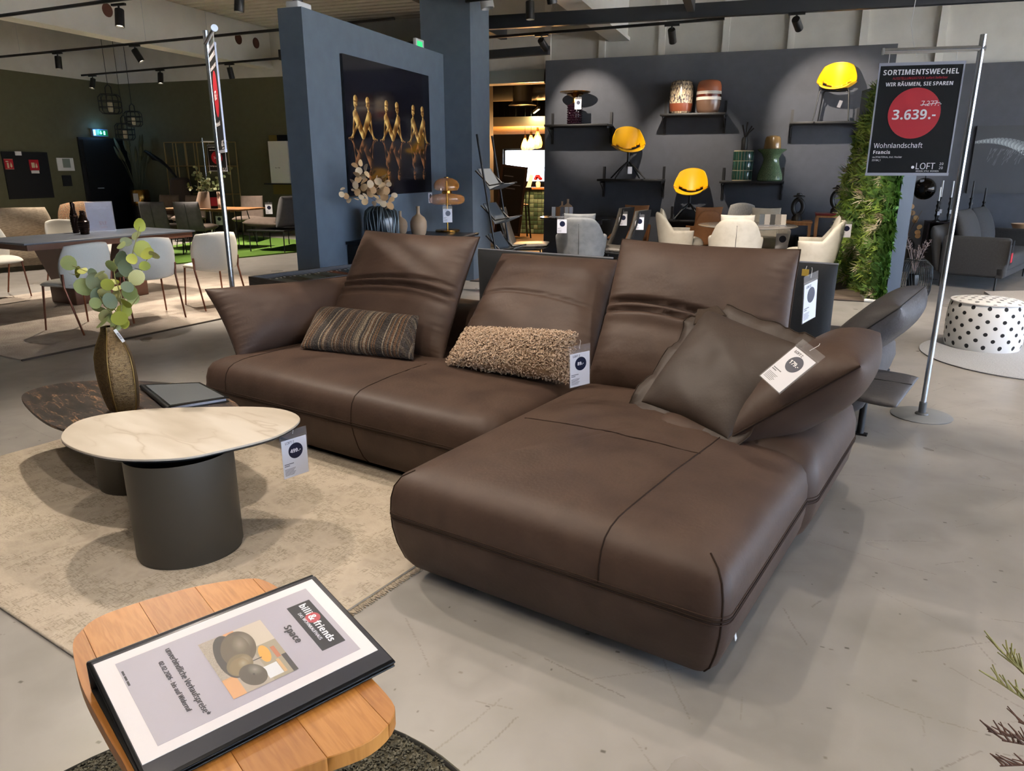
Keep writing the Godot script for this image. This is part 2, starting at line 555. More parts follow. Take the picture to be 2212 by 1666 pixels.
func materials() -> void:
	mat("black_metal", Color(0.045, 0.05, 0.06), 0.45)
	mat("lamp_white", Color(0.75, 0.75, 0.74), 0.5)
	mat("steel", Color(0.72, 0.74, 0.76), 0.32, 0.9)
	mat("chrome", Color(0.8, 0.82, 0.84), 0.22, 1.0)
	mat("white", Color(0.86, 0.86, 0.85), 0.6)
	mat("paper", Color(0.83, 0.83, 0.86), 0.55)
	mat("navy", Color(0.05, 0.08, 0.2), 0.4)
	mat("ink", Color(0.07, 0.07, 0.09), 0.6)
	mat("grey_print", Color(0.42, 0.42, 0.45), 0.6)
	mat("red_print", Color(0.68, 0.09, 0.16), 0.45)
	mat("white_print", Color(0.92, 0.91, 0.92), 0.5)
	mat("poster_black", Color(0.085, 0.09, 0.1), 0.55, 0.0, 0.3)
	glow("lens_on", Color(1.0, 0.93, 0.8), 9.0)
	mat("lens_off", Color(0.12, 0.12, 0.12), 0.2)
	glass("pane", Color(0.9, 0.95, 1.0), 0.08)
	glass("sleeve", Color(0.9, 0.9, 0.92), 0.06, 0.03)
	glass("acrylic", Color(0.86, 0.88, 0.95), 0.25, 0.08)
	# concrete floor with trowel clouds, scuffs and specks
	var fl := mat("floor", Color.WHITE, 0.42, 0.0, 0.5)
	fl.albedo_texture = ntex(11, 0.006, [hexc("827e78"), hexc("8d8983"), hexc("94908b"), hexc("898580"), hexc("989590")], 1024, 5)
	fl.roughness_texture = ntex(12, 0.008, [Color(0.6, 0.6, 0.6), Color(1, 1, 1)], 512, 4)
	fl.detail_enabled = true
	fl.detail_blend_mode = BaseMaterial3D.BLEND_MODE_MUL
	# scratches and pits of the worn screed
	var sc := Image.create(1024, 1024, false, Image.FORMAT_RGB8)
	sc.fill(Color.WHITE)
	for k in 200:
		var q := Vector2(rng.randf() * 1024, rng.randf() * 1024)
		var an := rng.randf() * TAU
		var ln := rng.randi_range(10, 120)
		var v := rng.randf_range(0.82, 0.95)
		for i in ln:
			an += rng.randf_range(-0.03, 0.03)
			q += Vector2.from_angle(an)
			if rng.randf() < 0.8: sc.set_pixel(posmod(int(q.x), 1024), posmod(int(q.y), 1024), Color(v, v * 0.99, v * 0.97))
	for k in 420:
		var q := Vector2i(rng.randi() % 1020, rng.randi() % 1020)
		var v := rng.randf_range(0.55, 0.85)
		sc.fill_rect(Rect2i(q, Vector2i(rng.randi_range(1, 3), rng.randi_range(1, 2))), Color(v, v * 0.98, v * 0.95))
	fl.detail_albedo = ImageTexture.create_from_image(sc)
	fl.detail_uv_layer = BaseMaterial3D.DETAIL_UV_1
	tri_uv(fl, Vector3(0.22, 0.22, 0.22), true)
	grain("plaster", [hexc("c3c0b8"), hexc("cfccc4")], Vector3(0.4, 0.4, 0.4), 0.85, 0.01)
	grain("deck", [hexc("c4beb2"), hexc("cfc9be")], Vector3(0.4, 0.4, 0.4), 0.7, 0.01)
	grain("beam", [hexc("d6d3ca"), hexc("dfdcd4")], Vector3(0.3, 0.3, 0.3), 0.8, 0.01)
	grain("olive_paint", [hexc("55543c"), hexc("5b5a42")], Vector3(0.5, 0.5, 0.5), 0.8, 0.02)
	grain("anthracite_paint", [hexc("40434a"), hexc("464950")], Vector3(0.5, 0.5, 0.5), 0.75, 0.02)
	grain("blue_paint", [hexc("4f5a66"), hexc("55616d")], Vector3(0.5, 0.5, 0.5), 0.7, 0.02)
	mat("dark_door", Color(0.07, 0.075, 0.09), 0.6)
	grain("leather", [hexc("382a24"), hexc("42332b"), hexc("493930"), hexc("3e3028")], Vector3(0.8, 0.8, 0.8), 0.52, 0.006, 0.035, 0.12, 5, 512, 0.35)
	mat("leather_seam", Color(0.175, 0.135, 0.112), 0.8, 0.0, 0.2)
	mat("leather_thread", Color(0.25, 0.195, 0.165), 0.8, 0.0, 0.2)
	grain("leather_dark", [hexc("2c2119"), hexc("33271f"), hexc("382b22")], Vector3(1.4, 1.4, 1.4), 0.6, 0.008, 0.04, 0.12)
	grain("suede_back", [hexc("2e231a"), hexc("3a2c20")], Vector3(3, 3, 3), 0.95, 0.05, 0.4, 0.2)
	grain("grey_leather", [hexc("3a3839"), hexc("454243"), hexc("4a4647")], Vector3(1, 1, 1), 0.55, 0.008, 0.15, 0.09)
	grain("black_fabric", [hexc("15171a"), hexc("1c1e22")], Vector3(4, 4, 4), 0.9, 0.06, 0.3, 0.2)
	grain("boucle", [hexc("c2beb2"), hexc("d2cec3"), hexc("dad7cd")], Vector3(6, 6, 6), 0.95, 0.05, 0.9, 0.12)
	grain("copper_paint", [hexc("5d4034"), hexc("664639")], Vector3(1, 1, 1), 0.4, 0.02)
	grain("copper_leg", [hexc("7a4c38"), hexc("84533e")], Vector3(1, 1, 1), 0.3, 0.02)
	M.copper_leg.metallic = 0.6
	grain("cream_suede", [hexc("b9b3a5"), hexc("c8c2b5"), hexc("cdc8bc")], Vector3(1.5, 1.5, 1.5), 0.9, 0.01)
	grain("grey_suede", [hexc("67696b"), hexc("797b7c"), hexc("838484")], Vector3(1.5, 1.5, 1.5), 0.9, 0.01)
	grain("taupe_fabric", [hexc("5d5048"), hexc("6b5d54")], Vector3(1.5, 1.5, 1.5), 0.9, 0.012)
	grain("slate_fabric", [hexc("4c4a4c"), hexc("5a5858")], Vector3(1.5, 1.5, 1.5), 0.9, 0.012)
	grain("tan_leather", [hexc("8d5f3c"), hexc("a06d45"), hexc("9a6840")], Vector3(1.5, 1.5, 1.5), 0.6, 0.012)
	mat("brass", Color(0.66, 0.5, 0.25), 0.25, 1.0)
	mat("yellow", Color(0.93, 0.70, 0.02), 0.42)
	mat("cream_ceramic", Color(0.68, 0.56, 0.44), 0.55)
	mat("taupe_metal", Color(0.235, 0.215, 0.18), 0.5, 0.15)
	mat("black_wood", Color(0.05, 0.05, 0.052), 0.5)
	# oak: long stretched grain
	var oak := mat("oak", Color.WHITE, 0.5)
	oak.albedo_texture = ntex(31, 0.012, [hexc("985f20"), hexc("aa6f2b"), hexc("b47a35"), hexc("a56a28"), hexc("bc833f")], 512, 5)
	tri_uv(oak, Vector3(0.8, 0.8, 9.0))
	var oak2 := oak.duplicate() as StandardMaterial3D
	oak2.albedo_color = Color(0.93, 0.91, 0.88)
	oak2.uv1_offset = Vector3(0.37, 0, 0.5)
	M.oak2 = oak2
	var ow := mat("oak_plain", Color(0.62, 0.44, 0.26), 0.5)
	ow.albedo_texture = ntex(32, 0.02, [hexc("c8b090"), hexc("ffffff")], 256, 4)
	tri_uv(ow, Vector3(4, 0.6, 4))
	var dw := mat("dark_wood", Color.WHITE, 0.55)
	dw.albedo_texture = ntex(33, 0.02, [hexc("2a2626"), hexc("3d3837"), hexc("4a4341"), hexc("322d2c")], 512, 4)
	tri_uv(dw, Vector3(0.5, 7, 0.5))

func structure() -> void:
	var XL := -15.75
	var XR := 14.0
	var ZB := -15.4
	var ZF := 13.0
	var H := 4.53
	wall_box("floor", Vector3(XL - 0.3, -0.3, -22.3), Vector3(XR + 0.3, 0, ZF + 0.3), M.floor)
	wall_box("ground", Vector3(-60, -0.5, -60), Vector3(60, -0.31, 60), mat("outside_paving", Color(0.72, 0.72, 0.70), 0.9))
	# roof deck: trapezoid sheet running across the hall
	var s := ST()
	s.set_smooth_group(-1)
	var z := ZB - 0.3
	while z < ZF + 0.3:
		var ys := [[0.0, 0.0], [0.11, 0.0], [0.14, 0.07], [0.24, 0.07], [0.27, 0.0]]
		for i in 4:
			var a: Array = ys[i]
			var b: Array = ys[i + 1]
			quad(s, Vector3(XL - 0.3, H + a[1], z + a[0]), Vector3(XR + 0.3, H + a[1], z + a[0]), Vector3(XR + 0.3, H + b[1], z + b[0]), Vector3(XL - 0.3, H + b[1], z + b[0]))
		z += 0.27
	bx(s, Vector3((XL + XR) / 2, H + 0.3, (ZB + ZF) / 2), Vector3(XR - XL + 0.6, 0.3, ZF - ZB + 0.6))
	struct("ceiling", done(s), M.deck)
	for x in [-11.33, -2.9, 5.5, 12.0]:
		var zb := ZB if x < -6 else -14.0
		var bm := wall_box("ceiling_beam", Vector3(x - 0.14, 3.74 if x < -6 else 3.66, zb), Vector3(x + 0.14, H, ZF), M.beam)
		part(bm, "flange", box(Vector3(0.36, 0.06, ZF - zb), Vector3(0, -(H - 3.7) / 2, 0)), M.beam)
		if x < -6:
			for q in [[232, 22], [515, 84], [553, 93]]:
				var p := gx(q[0], q[1], x + 0.142) - bm.position
				part(bm, "web_opening", lathe([Vector2(0.11, -0.004), Vector2(0.11, 0.004), Vector2(0, 0.004)], 20), mat("rust_brown", Color(0.3, 0.17, 0.12), 0.8), p, Basis(Vector3.BACK, -PI / 2))
	# outer walls
	wall_box("wall_left", Vector3(XL - 0.3, 0, ZB - 0.3), Vector3(XL, 3.52, ZF + 0.3), M.olive_paint)
	wall_box("wall_left_upper", Vector3(XL - 0.3, 3.52, ZB - 0.3), Vector3(XL, H, ZF + 0.3), M.plaster)
	wall_box("wall_back_left", Vector3(XL, 0, ZB - 0.3), Vector3(-6.0, 3.52, ZB), M.olive_paint)
	wall_box("wall_back_left_upper", Vector3(XL, 3.52, ZB - 0.3), Vector3(-6.0, H, ZB), M.plaster)
	wall_box("wall_return", Vector3(-6.2, 0, ZB), Vector3(-6.0, H, -14.0), M.plaster)
	wall_box("wall_back_lintel", Vector3(-6.0, 3.03, -14.3), Vector3(-4.05, H, -14.0), M.plaster)
	wall_box("wall_back", Vector3(-4.05, 0, -14.3), Vector3(XR + 0.3, H, -14.0), M.plaster)
	wall_box("trim_1", Vector3(-6.0, 3.03, -14.0), Vector3(-4.05, 3.25, -13.93), mat("duct", Color(0.62, 0.66, 0.66), 0.35, 0.5))
	var k := 0
	for u in [1185, 1302, 1430, 1567, 1708, 1862, 2030]:
		var p := gz(u, 100, -14.0)
		wall_box("wall_post", Vector3(p.x - 0.055, 3.0, -14.0), Vector3(p.x + 0.055, H, -13.93), M.beam)
		k += 1
	# far wall behind the photographer; daylight comes through the glazed right-hand wall
	wall_box("wall_front", Vector3(XL - 0.3, 0, ZF), Vector3(XR + 0.3, H, ZF + 0.3), M.anthracite_paint)
	var n := 1
	wall_box("wall_right_lower", Vector3(XR, 0, -14.3), Vector3(XR + 0.3, 0.4, ZF + 0.3), M.plaster)
	wall_box("wall_right_upper", Vector3(XR, 4.2, -14.3), Vector3(XR + 0.3, H, ZF + 0.3), M.plaster)
	var z0 := -14.3
	for o in [[-9.3, 8.4], [-0.3, 8.4], [8.5, 8.2]]:
		wall_box("wall_right_pier", Vector3(XR, 0.4, z0), Vector3(XR + 0.3, 4.2, o[0] - o[1] / 2), M.plaster)
		window_at(n, Vector3(XR + 0.15, 2.3, o[0]), o[1], 3.8, false)
		z0 = o[0] + o[1] / 2
		n += 1
	wall_box("wall_right_pier", Vector3(XR, 0.4, z0), Vector3(XR + 0.3, 4.2, ZF + 0.3), M.plaster)
	# free-standing shelf wall, picture wall, blue partition and column
	wall_box("wall_shelves", Vector3(-3.95, 0, -13.15), Vector3(1.43, 3.26, -13.0), M.anthracite_paint)
	wall_box("wall_picture", Vector3(1.43, 0, -14.0), Vector3(13.9, 3.05, -13.9), M.anthracite_paint)
	wall_box("wall_partition", Vector3(-4.56, 0, -9.57), Vector3(-4.3, 2.93, -6.43), M.blue_paint)
	var c := gx(1058, 300, -3.92)
	wall_box("wall_column", Vector3(-4.62, 0, c.z), Vector3(-3.92, H, -9.58), M.blue_paint)
	# timber floor under the dining tables, board by board
	var wf := struct("floor_timber", box(Vector3(5.0, 0.006, 3.5)), M.black_wood, Vector3(-1.45, 0.003, -11.25))
	var shades := []
	for i in 4:
		var m := mat("board_%d" % i, [hexc("6f6259"), hexc("7a6c62"), hexc("655a53"), hexc("82756a")][i], 0.6)
		m.albedo_texture = ntex(50 + i, 0.03, [hexc("b8b0a8"), hexc("ffffff")], 256, 4)
		tri_uv(m, Vector3(0.3, 1, 8))
		shades.append(m)
	var bms := [box(Vector3(1.245, 0.012, 0.115))]
	for r in 29:
		for i in 4:
			part(wf, "plank", bms[0], shades[rng.randi() % 4], Vector3(-1.87 + i * 1.25, 0.005, -1.69 + r * 0.12))

func ceiling_lamps() -> void:
	var y := 3.4
	track(Vector3(-14.2, y, -10.5), Vector3(-5.0, y, -9.6), "long black ceiling track above the pale dining table and olive wall")
	track(Vector3(-14.18, y, -12.93), Vector3(-6.6, y, -11.9), "shorter black ceiling track nearest the olive back wall")
	track(Vector3(-14, y, -8.2), Vector3(-4.4, y, -7.2), "black ceiling track passing in front of the white beam")
	track(Vector3(-4.6, y, -11.4), Vector3(-0.9, y, -11.03), "thin black track facing the shelf wall, below the deep blue-black girder")
	var big := mat("girder", Color(0.12, 0.135, 0.16), 0.5)
	track(Vector3(-4.4, 3.46, -10.6), Vector3(8.5, 3.46, -11.2), "deep blue-black girder hung across the hall in front of the shelf wall", 0.1, 0.17, big)
	track(Vector3(-1.3, 3.51, -10.68), Vector3(-0.9, 3.51, -2.0), "blue-black girder branch meeting the long girder at right angles", 0.1, 0.14, big)
	track(Vector3(-3.9, 3.5, -9.4), Vector3(-1.3, 3.5, -9.1), "short black track running from the blue column")
	track(Vector3(-4.75, 3.7, -6.0), Vector3(-4.7, 3.7, -13.0), "black girder running behind the top of the blue partition", 0.12, 0.16, big)
	track(Vector3(-5.4, 3.45, -13.4), Vector3(-3.95, 3.45, -13.2), "short dark girder seen between partition and column", 0.1, 0.14, big)
	var W := "black cylinder spotlight "
	var T1 := [Vector3(-14.2, y, -10.5), Vector3(-5.0, y, -9.6)]
	var T2 := [Vector3(-14.18, y, -12.93), Vector3(-6.6, y, -11.9)]
	var TR := [Vector3(-4.6, y, -11.4), Vector3(-0.9, y, -11.03)]
	var TG := [Vector3(-4.4, 3.393, -10.6), Vector3(8.5, 3.393, -11.2)]
	# those the photograph shows
	var p := on(T1[0], T1[1], 123)
	spot_head(p, p + Vector3(0.1, -3, 0.3), W + "shining straight down on the long track above the beige sofa", 24.0)
	p = on(T1[0], T1[1], 290)
	spot_head(p, p + Vector3(1.2, -2.4, -0.5), W + "tilted sideways on the long track under the white beam", 18.0)
	p = on(T2[0], T2[1], 199)
	spot_head(p, p + Vector3(-0.1, -3, 0.9), W + "at the free end of the track nearest the olive wall", 27.0)
	p = on(T2[0], T2[1], 345)
	spot_head(p, p + Vector3(0.2, -3, 0.6), W + "lit, midway along the track nearest the olive wall", 27.0)
	p = on(T2[0], T2[1], 495)
	spot_head(p, p + Vector3(0.1, -3, -0.6), W + "unlit-looking, on the olive wall track next to the partition", 18.0)
	p = on(TR[0], TR[1], 1170)
	spot_head(p, Vector3(-3.2, 2.5, -12.9), W + "tilted towards the gold-topped side table on the shelf wall", 5.5, 26.0, false, 0.015)
	p = on(TR[0], TR[1], 1452)
	spot_head(p, Vector3(-1.5, 1.7, -12.9), W + "on the thin track above the two striped and speckled stools", 6.5, 27.0, false, 0.015)
	p = on(TG[0], TG[1], 1722)
	spot_head(p, Vector3(0.6, 2.4, -12.9), W + "under the deep girder, aimed at the top yellow chair", 7.5, 26.0, false, 0.015)
	p = on(Vector3(-4.0, 3.5, -9.4), Vector3(-1.2, 3.5, -9.1), 1145)
	spot_head(p, p + Vector3(0.1, -3, 0.1), W + "hanging from the short track beside the blue column", 8.0)
	p = on(Vector3(-4.0, 3.5, -9.4), Vector3(-1.2, 3.5, -9.1), 1035)
	p.y = 3.78
	p.z -= 0.15
	var wl := spot_head(p, p + Vector3(0.25, -1.2, 0.0), "white wide spotlight hanging in front of the blue column", 0.0, 30.0, true)
	part(wl, "rod", pipe([Vector3(0, -0.01, 0), Vector3(0, 0.78, 0)], 0.012, 8), M.lamp_white)
	p = on(Vector3(-14, y, -8.2), Vector3(-4.4, y, -7.2), 515)
	spot_head(p, p + Vector3(-0.3, -3, 0.2), W + "shining at the photographer's side of the white beam", 8.0)
	# more of the same grid over the seating
	track(Vector3(-6, y, -3.6), Vector3(6, y, -3.6), "black ceiling track above the back of the brown sofa")
	track(Vector3(-6, y, -1.4), Vector3(6, y, -1.4), "black ceiling track above the coffee tables")
	track(Vector3(-4, y, -0.3), Vector3(6, y, -0.3), "black ceiling track above the oak side table")
	for q in [[-4.05, 1.6, 0.7, 15.0, "at the arm end of"], [-1.9, 0.6, 0.6, 7.0, "at the middle of"], [0.4, 0.2, 0.3, 4.0, "near the chaise end of"], [2.8, -0.1, -0.6, 6.0, "beyond the chaise, on"]]:
		p = Vector3(q[0], y - 0.018, -3.6)
		spot_head(p, p + Vector3(q[1], -3, q[2]), W + q[4] + " the track above the brown sofa", q[3] * 0.42, 50.0)
	for q in [[-3.6, 0.4, -1.2, 4.0, "above the dark table on"], [-1.6, 0.1, -0.9, 5.5, "above the cream table on"], [0.6, -0.2, -1.0, 4.0, "above the chaise on"], [2.8, 0.2, -0.4, 5.0, "above the bare floor on"]]:
		p = Vector3(q[0], y - 0.018, -1.4)
		spot_head(p, p + Vector3(q[1], -3, q[2]), W + q[4] + " the coffee table track", q[3] * 0.42, 50.0)
	for q in [[-2.3, 0.0, 0.0, 2.5, "over the rug corner on"], [-0.7, 0.0, 0.1, 4.5, "over the oak table on"], [1.3, 0.0, 0.1, 3.0, "over the bare floor on"]]:
		p = Vector3(q[0], y - 0.018, -0.3)
		spot_head(p, p + Vector3(q[1], -3, q[2]), W + q[4] + " the oak table track", q[3] * 0.36, 48.0)
	for q in [[-4.9, -7.25, 0.0, -0.6], [-7.6, -7.6, 0.2, 0.6], [-10.2, -7.85, 0.2, 0.3]]:
		p = Vector3(q[0], y - 0.02, q[1])
		spot_head(p, p + Vector3(q[2], -3, q[3]), W + "on the track over the pale dining chairs", 11.0, 42.0)
	track(Vector3(-1.0, y, -5.9), Vector3(8, y, -5.9), "black ceiling track above the polka dot pouf")
	p = Vector3(2.0, y - 0.018, -5.9)
	spot_head(p, p + Vector3(-0.15, -3, -0.35), W + "shining down on the polka dot pouf", 8.0, 32.0)
	p = Vector3(4.4, y - 0.018, -5.9)
	spot_head(p, p + Vector3(-0.2, -3, -1.0), W + "on the pouf track towards the silver shag rug", 8.0, 40.0)
	track(Vector3(-3.5, y, -8.0), Vector3(8, y, -8.0), "black ceiling track in front of the green plant wall")
	for q in [[-2.4, 0.3, -1.2, 9.0], [-0.2, 0.1, -1.4, 9.0], [2.2, -0.4, -1.6, 8.0], [4.6, 0.2, -1.8, 6.0]]:
		p = Vector3(q[0], y - 0.02, -8.0)
		spot_head(p, p + Vector3(q[1], -3, q[2]), W + "on the track in front of the plant wall", q[3], 40.0)

# ---------- the brown leather sofa ----------
const SO := Vector2(-2.2, 2.8)
func L(a: float, b: float, y: float) -> Vector3: return Vector3(a - SO.x, y, SO.y - b)
func LP(u: float, v: float, b: float) -> Vector3:
	var q := sb(u, v, b)
	return L(q.x, b, q.y)
func stitch(t: Node3D, pts: Array, closed := false, r := 0.0028) -> void:
	part(t, "seam", pipe(pts, r, 5, -1, closed), M.leather_seam)
func belt(t: Node3D, x0: float, x1: float, z0: float, z1: float, cr: float, ins: float, y: float) -> void:
	for e in [[0.0, 0.004, M.leather_seam], [0.013, 0.0022, M.leather_thread], [-0.012, 0.0022, M.leather_thread]]:
		var ring := []
		for q in ring_rect(x0, x1, z0, z1, cr, ins - 0.0005, 12): ring.append(Vector3(q.x, y + e[0], q.y))
		part(t, "belt_seam", pipe(ring, e[1], 5, -1, true), e[2])
func sofa() -> void:
	var t := thing("corner_sofa", "large brown leather corner sofa with chaise and three reclining back cushions", "sofa", S(SO.x, SO.y), -SA)
	var lt: Material = M.leather
	var prof := [Vector2(0.06, 0.05), Vector2(0.036, 0.085), Vector2(0.015, 0.145), Vector2(0.003, 0.21), Vector2(0.0, 0.27), Vector2(0.003, 0.325), Vector2(0.014, 0.37), Vector2(0.036, 0.402), Vector2(0.075, 0.422), Vector2(0.13, 0.432)]
	# long seat
	var s := ST()
	var A := L(-3.87, 3.68, 0)
	var B := L(-1.755, 2.5, 0)
	loaf(s, A.x, B.x, A.z, B.z, prof, 0.1, 0.018, 16, 0.012)
	part(t, "seat_base", done(s), lt)
	belt(t, A.x, B.x, A.z, B.z, 0.1, 0.0, 0.262)
	part(t, "plinth", box(Vector3(2.2, 0.06, 1.0), L(-2.85, 3.12, 0.03)), M.black_metal)
	# chaise
	s = ST()
	var C := L(-1.775, 3.72, 0)
	var D := L(-0.49, 1.83, 0)
	var prof2 := []
	for p in prof: prof2.append(Vector2(p.x, p.y * 1.03 if p.y > 0.1 else p.y))
	loaf(s, C.x, D.x, C.z, D.z, prof2, 0.06, 0.022, 16, 0.014)
	part(t, "chaise_base", done(s), lt)
	belt(t, C.x, D.x, C.z, D.z, 0.06, 0.0, 0.27)
	part(t, "plinth", box(Vector3(1.02, 0.06, 1.6), L(-1.13, 2.8, 0.03)), M.black_metal)
	# seams over the tops: down the front, across the lying area, and up the corners
	var top1 := func(a: float, b_: float) -> Vector3:
		var q := L(a, b_, 0)
		q.y = loaf_y(q.x, q.z, A.x, B.x, A.z, B.z, prof, 0.018, 0.012) + 0.0005
		return q
	var top2 := func(a: float, b_: float) -> Vector3:
		var q := L(a, b_, 0)
		q.y = loaf_y(q.x, q.z, C.x, D.x, C.z, D.z, prof2, 0.022, 0.014) + 0.0005
		return q
	var front := func(a: float, zf: float, pf: Array) -> Array:
		var r := []
		for i in range(9, 3, -1): r.append(Vector3(a - SO.x, pf[i].y, zf - pf[i].x))
		return r
	var ch := []
	for i in 24: ch.append(top2.call(-0.84 - 0.05 * i / 24.0, 2.9 - i * 0.92 / 24.0))
	stitch(t, ch + front.call(-0.89, D.z, prof2))
	var cr := []
	for i in 24: cr.append(top2.call(-1.66 + i * 0.81 / 23.0, 2.62 - 0.03 * i / 23.0))
	stitch(t, cr)
	for a in [-2.62, -3.62]:
		var st := []
		for i in 16: st.append(top1.call(a, 3.1 - i * 0.45 / 15.0))
		stitch(t, st + front.call(a, B.z, prof), false, 0.003)
	var lowseam := []
	for i in range(4, -1, -1): lowseam.append(Vector3(-2.62 - SO.x + (4 - i) * 0.012, prof[i].y, B.z - prof[i].x))
	stitch(t, lowseam, false, 0.003)
	for e in [[-0.49, 1.83, -1, 1], [-1.775, 1.83, 1, 1]]:
		var st := []
		for i in range(8, -1, -1):
			var r := maxf(0.06 - prof2[i].x * 0.3, 0.005)
			var ins: float = prof2[i].x + r * (1 - 0.7071)
			st.append(L(e[0] + e[2] * ins, e[1] + e[3] * ins, prof2[i].y))
		stitch(t, st, false, 0.0035)
	# back rail and the raised arm block on the right
	s = ST()
	var prail := [Vector2(0.05, 0.06), Vector2(0.0, 0.2), Vector2(0.0, 0.55), Vector2(0.015, 0.62), Vector2(0.05, 0.66), Vector2(0.09, 0.675)]
	var P := L(-3.62, 3.98, 0)
	var Q := L(-0.62, 3.56, 0)
	loaf(s, P.x, Q.x, P.z, Q.z, prail, 0.06, 0.01, 12)
	part(t, "back_rail", done(s), lt)
	s = ST()
	var parm := [Vector2(0.08, 0.055), Vector2(0.045, 0.1), Vector2(0.015, 0.17), Vector2(0.0, 0.27), Vector2(0.004, 0.36), Vector2(0.025, 0.43), Vector2(0.07, 0.475), Vector2(0.13, 0.49)]
	var G := L(-1.2, 3.74, 0)
	var H := L(-0.46, 2.78, 0)
	loaf(s, G.x, H.x, G.z, H.z, parm, 0.09, 0.01, 12)
	part(t, "arm_block", done(s), lt)
	belt(t, G.x, H.x, G.z, H.z, 0.09, 0.0, 0.27)
	# reclining back cushions
	var backs := [
		[L(-3.66, 3.3, 0.43), L(-2.62, 3.24, 0.425), L(-2.66, 3.68, 1.105), L(-3.6, 3.68, 1.105), [[-0.02, 0.06, 0.028], [0.10, 0.035, 0.022, 0.03], [-0.17, 0.02, 0.05], [0.45, 0.008, 0.2]], 1.0],
		[L(-2.6, 3.3, 0.43), L(-1.69, 3.31, 0.425), L(-1.83, 3.88, 1.0), L(-2.63, 3.88, 0.99), [[0.1, 0.02, 0.018, -0.02], [0.5, 0.008, 0.15]], 2.0],
		[L(-1.71, 3.29, 0.425), L(-0.7, 3.22, 0.43), L(-0.805, 3.68, 1.135), L(-1.72, 3.68, 1.14), [[-0.05, 0.055, 0.022], [0.06, 0.065, 0.026, -0.02], [-0.25, 0.012, 0.1]], 3.0]]
	for c in backs:
		s = ST()
		pad(s, sheet(c[0], c[1], c[2], c[3], 0.035), 0.115, 0.085, 44, 110, 3.2, crease(c[4], 0.016, 1.1, 1.6, c[5]))
		part(t, "back_cushion", done(s), lt)
		var rim := []
		var sh := sheet(c[0], c[1], c[2], c[3], 0.035)
		for i in 17: rim.append(sh.call(1.0, -1.0 + i / 8.0))
		for i in range(1, 17): rim.append(sh.call(1.0 - i / 8.0, 1.0))
		for i in range(1, 17): rim.append(sh.call(-1.0, 1.0 - i / 8.0))
		part(t, "piping", pipe(rim, 0.005, 6), M.leather_seam)
	# arm cushions
	s = ST()
	var la := sheet(L(-3.74, 2.69, 0.405), L(-3.62, 3.62, 0.42), L(-3.70, 3.62, 0.80), L(-4.0, 2.7, 0.80), 0.04)
	pad(s, la, 0.15, 0.09, 40, 70, 2.6, crease([], 0.02, 1.6, 1.2, 5.0))
	part(t, "arm_cushion", done(s), lt)
	var rim := []
	for i in 17: rim.append(la.call(-1.0, -1.0 + i / 8.0))
	for i in range(1, 17): rim.append(la.call(-1.0 + i / 8.0, 1.0))
	part(t, "piping", pipe(rim, 0.005, 6), M.leather_seam)
	s = ST()
	var ra := sheet(L(-0.74, 3.62, 0.50), L(-0.845, 2.8, 0.435), L(-0.375, 2.86, 0.815), L(-0.40, 3.52, 0.815), 0.0)
	pad(s, ra, 0.15, 0.15, 40, 70, 2.9, crease([], 0.014, 1.0, 1.3, 6.0))
	part(t, "arm_cushion", done(s), lt)
	rim = []
	for i in 17: rim.append(ra.call(1.0, -1.0 + i / 8.0))
	part(t, "piping", pipe(rim, 0.005, 6), M.leather_seam)
	part(t, "maker_label", box(Vector3(0.003, 0.035, 0.012)), M.white, L(-0.51, 2.02, 0.12), Basis(Vector3.RIGHT, 0.5))
	sofa_pillows(t)

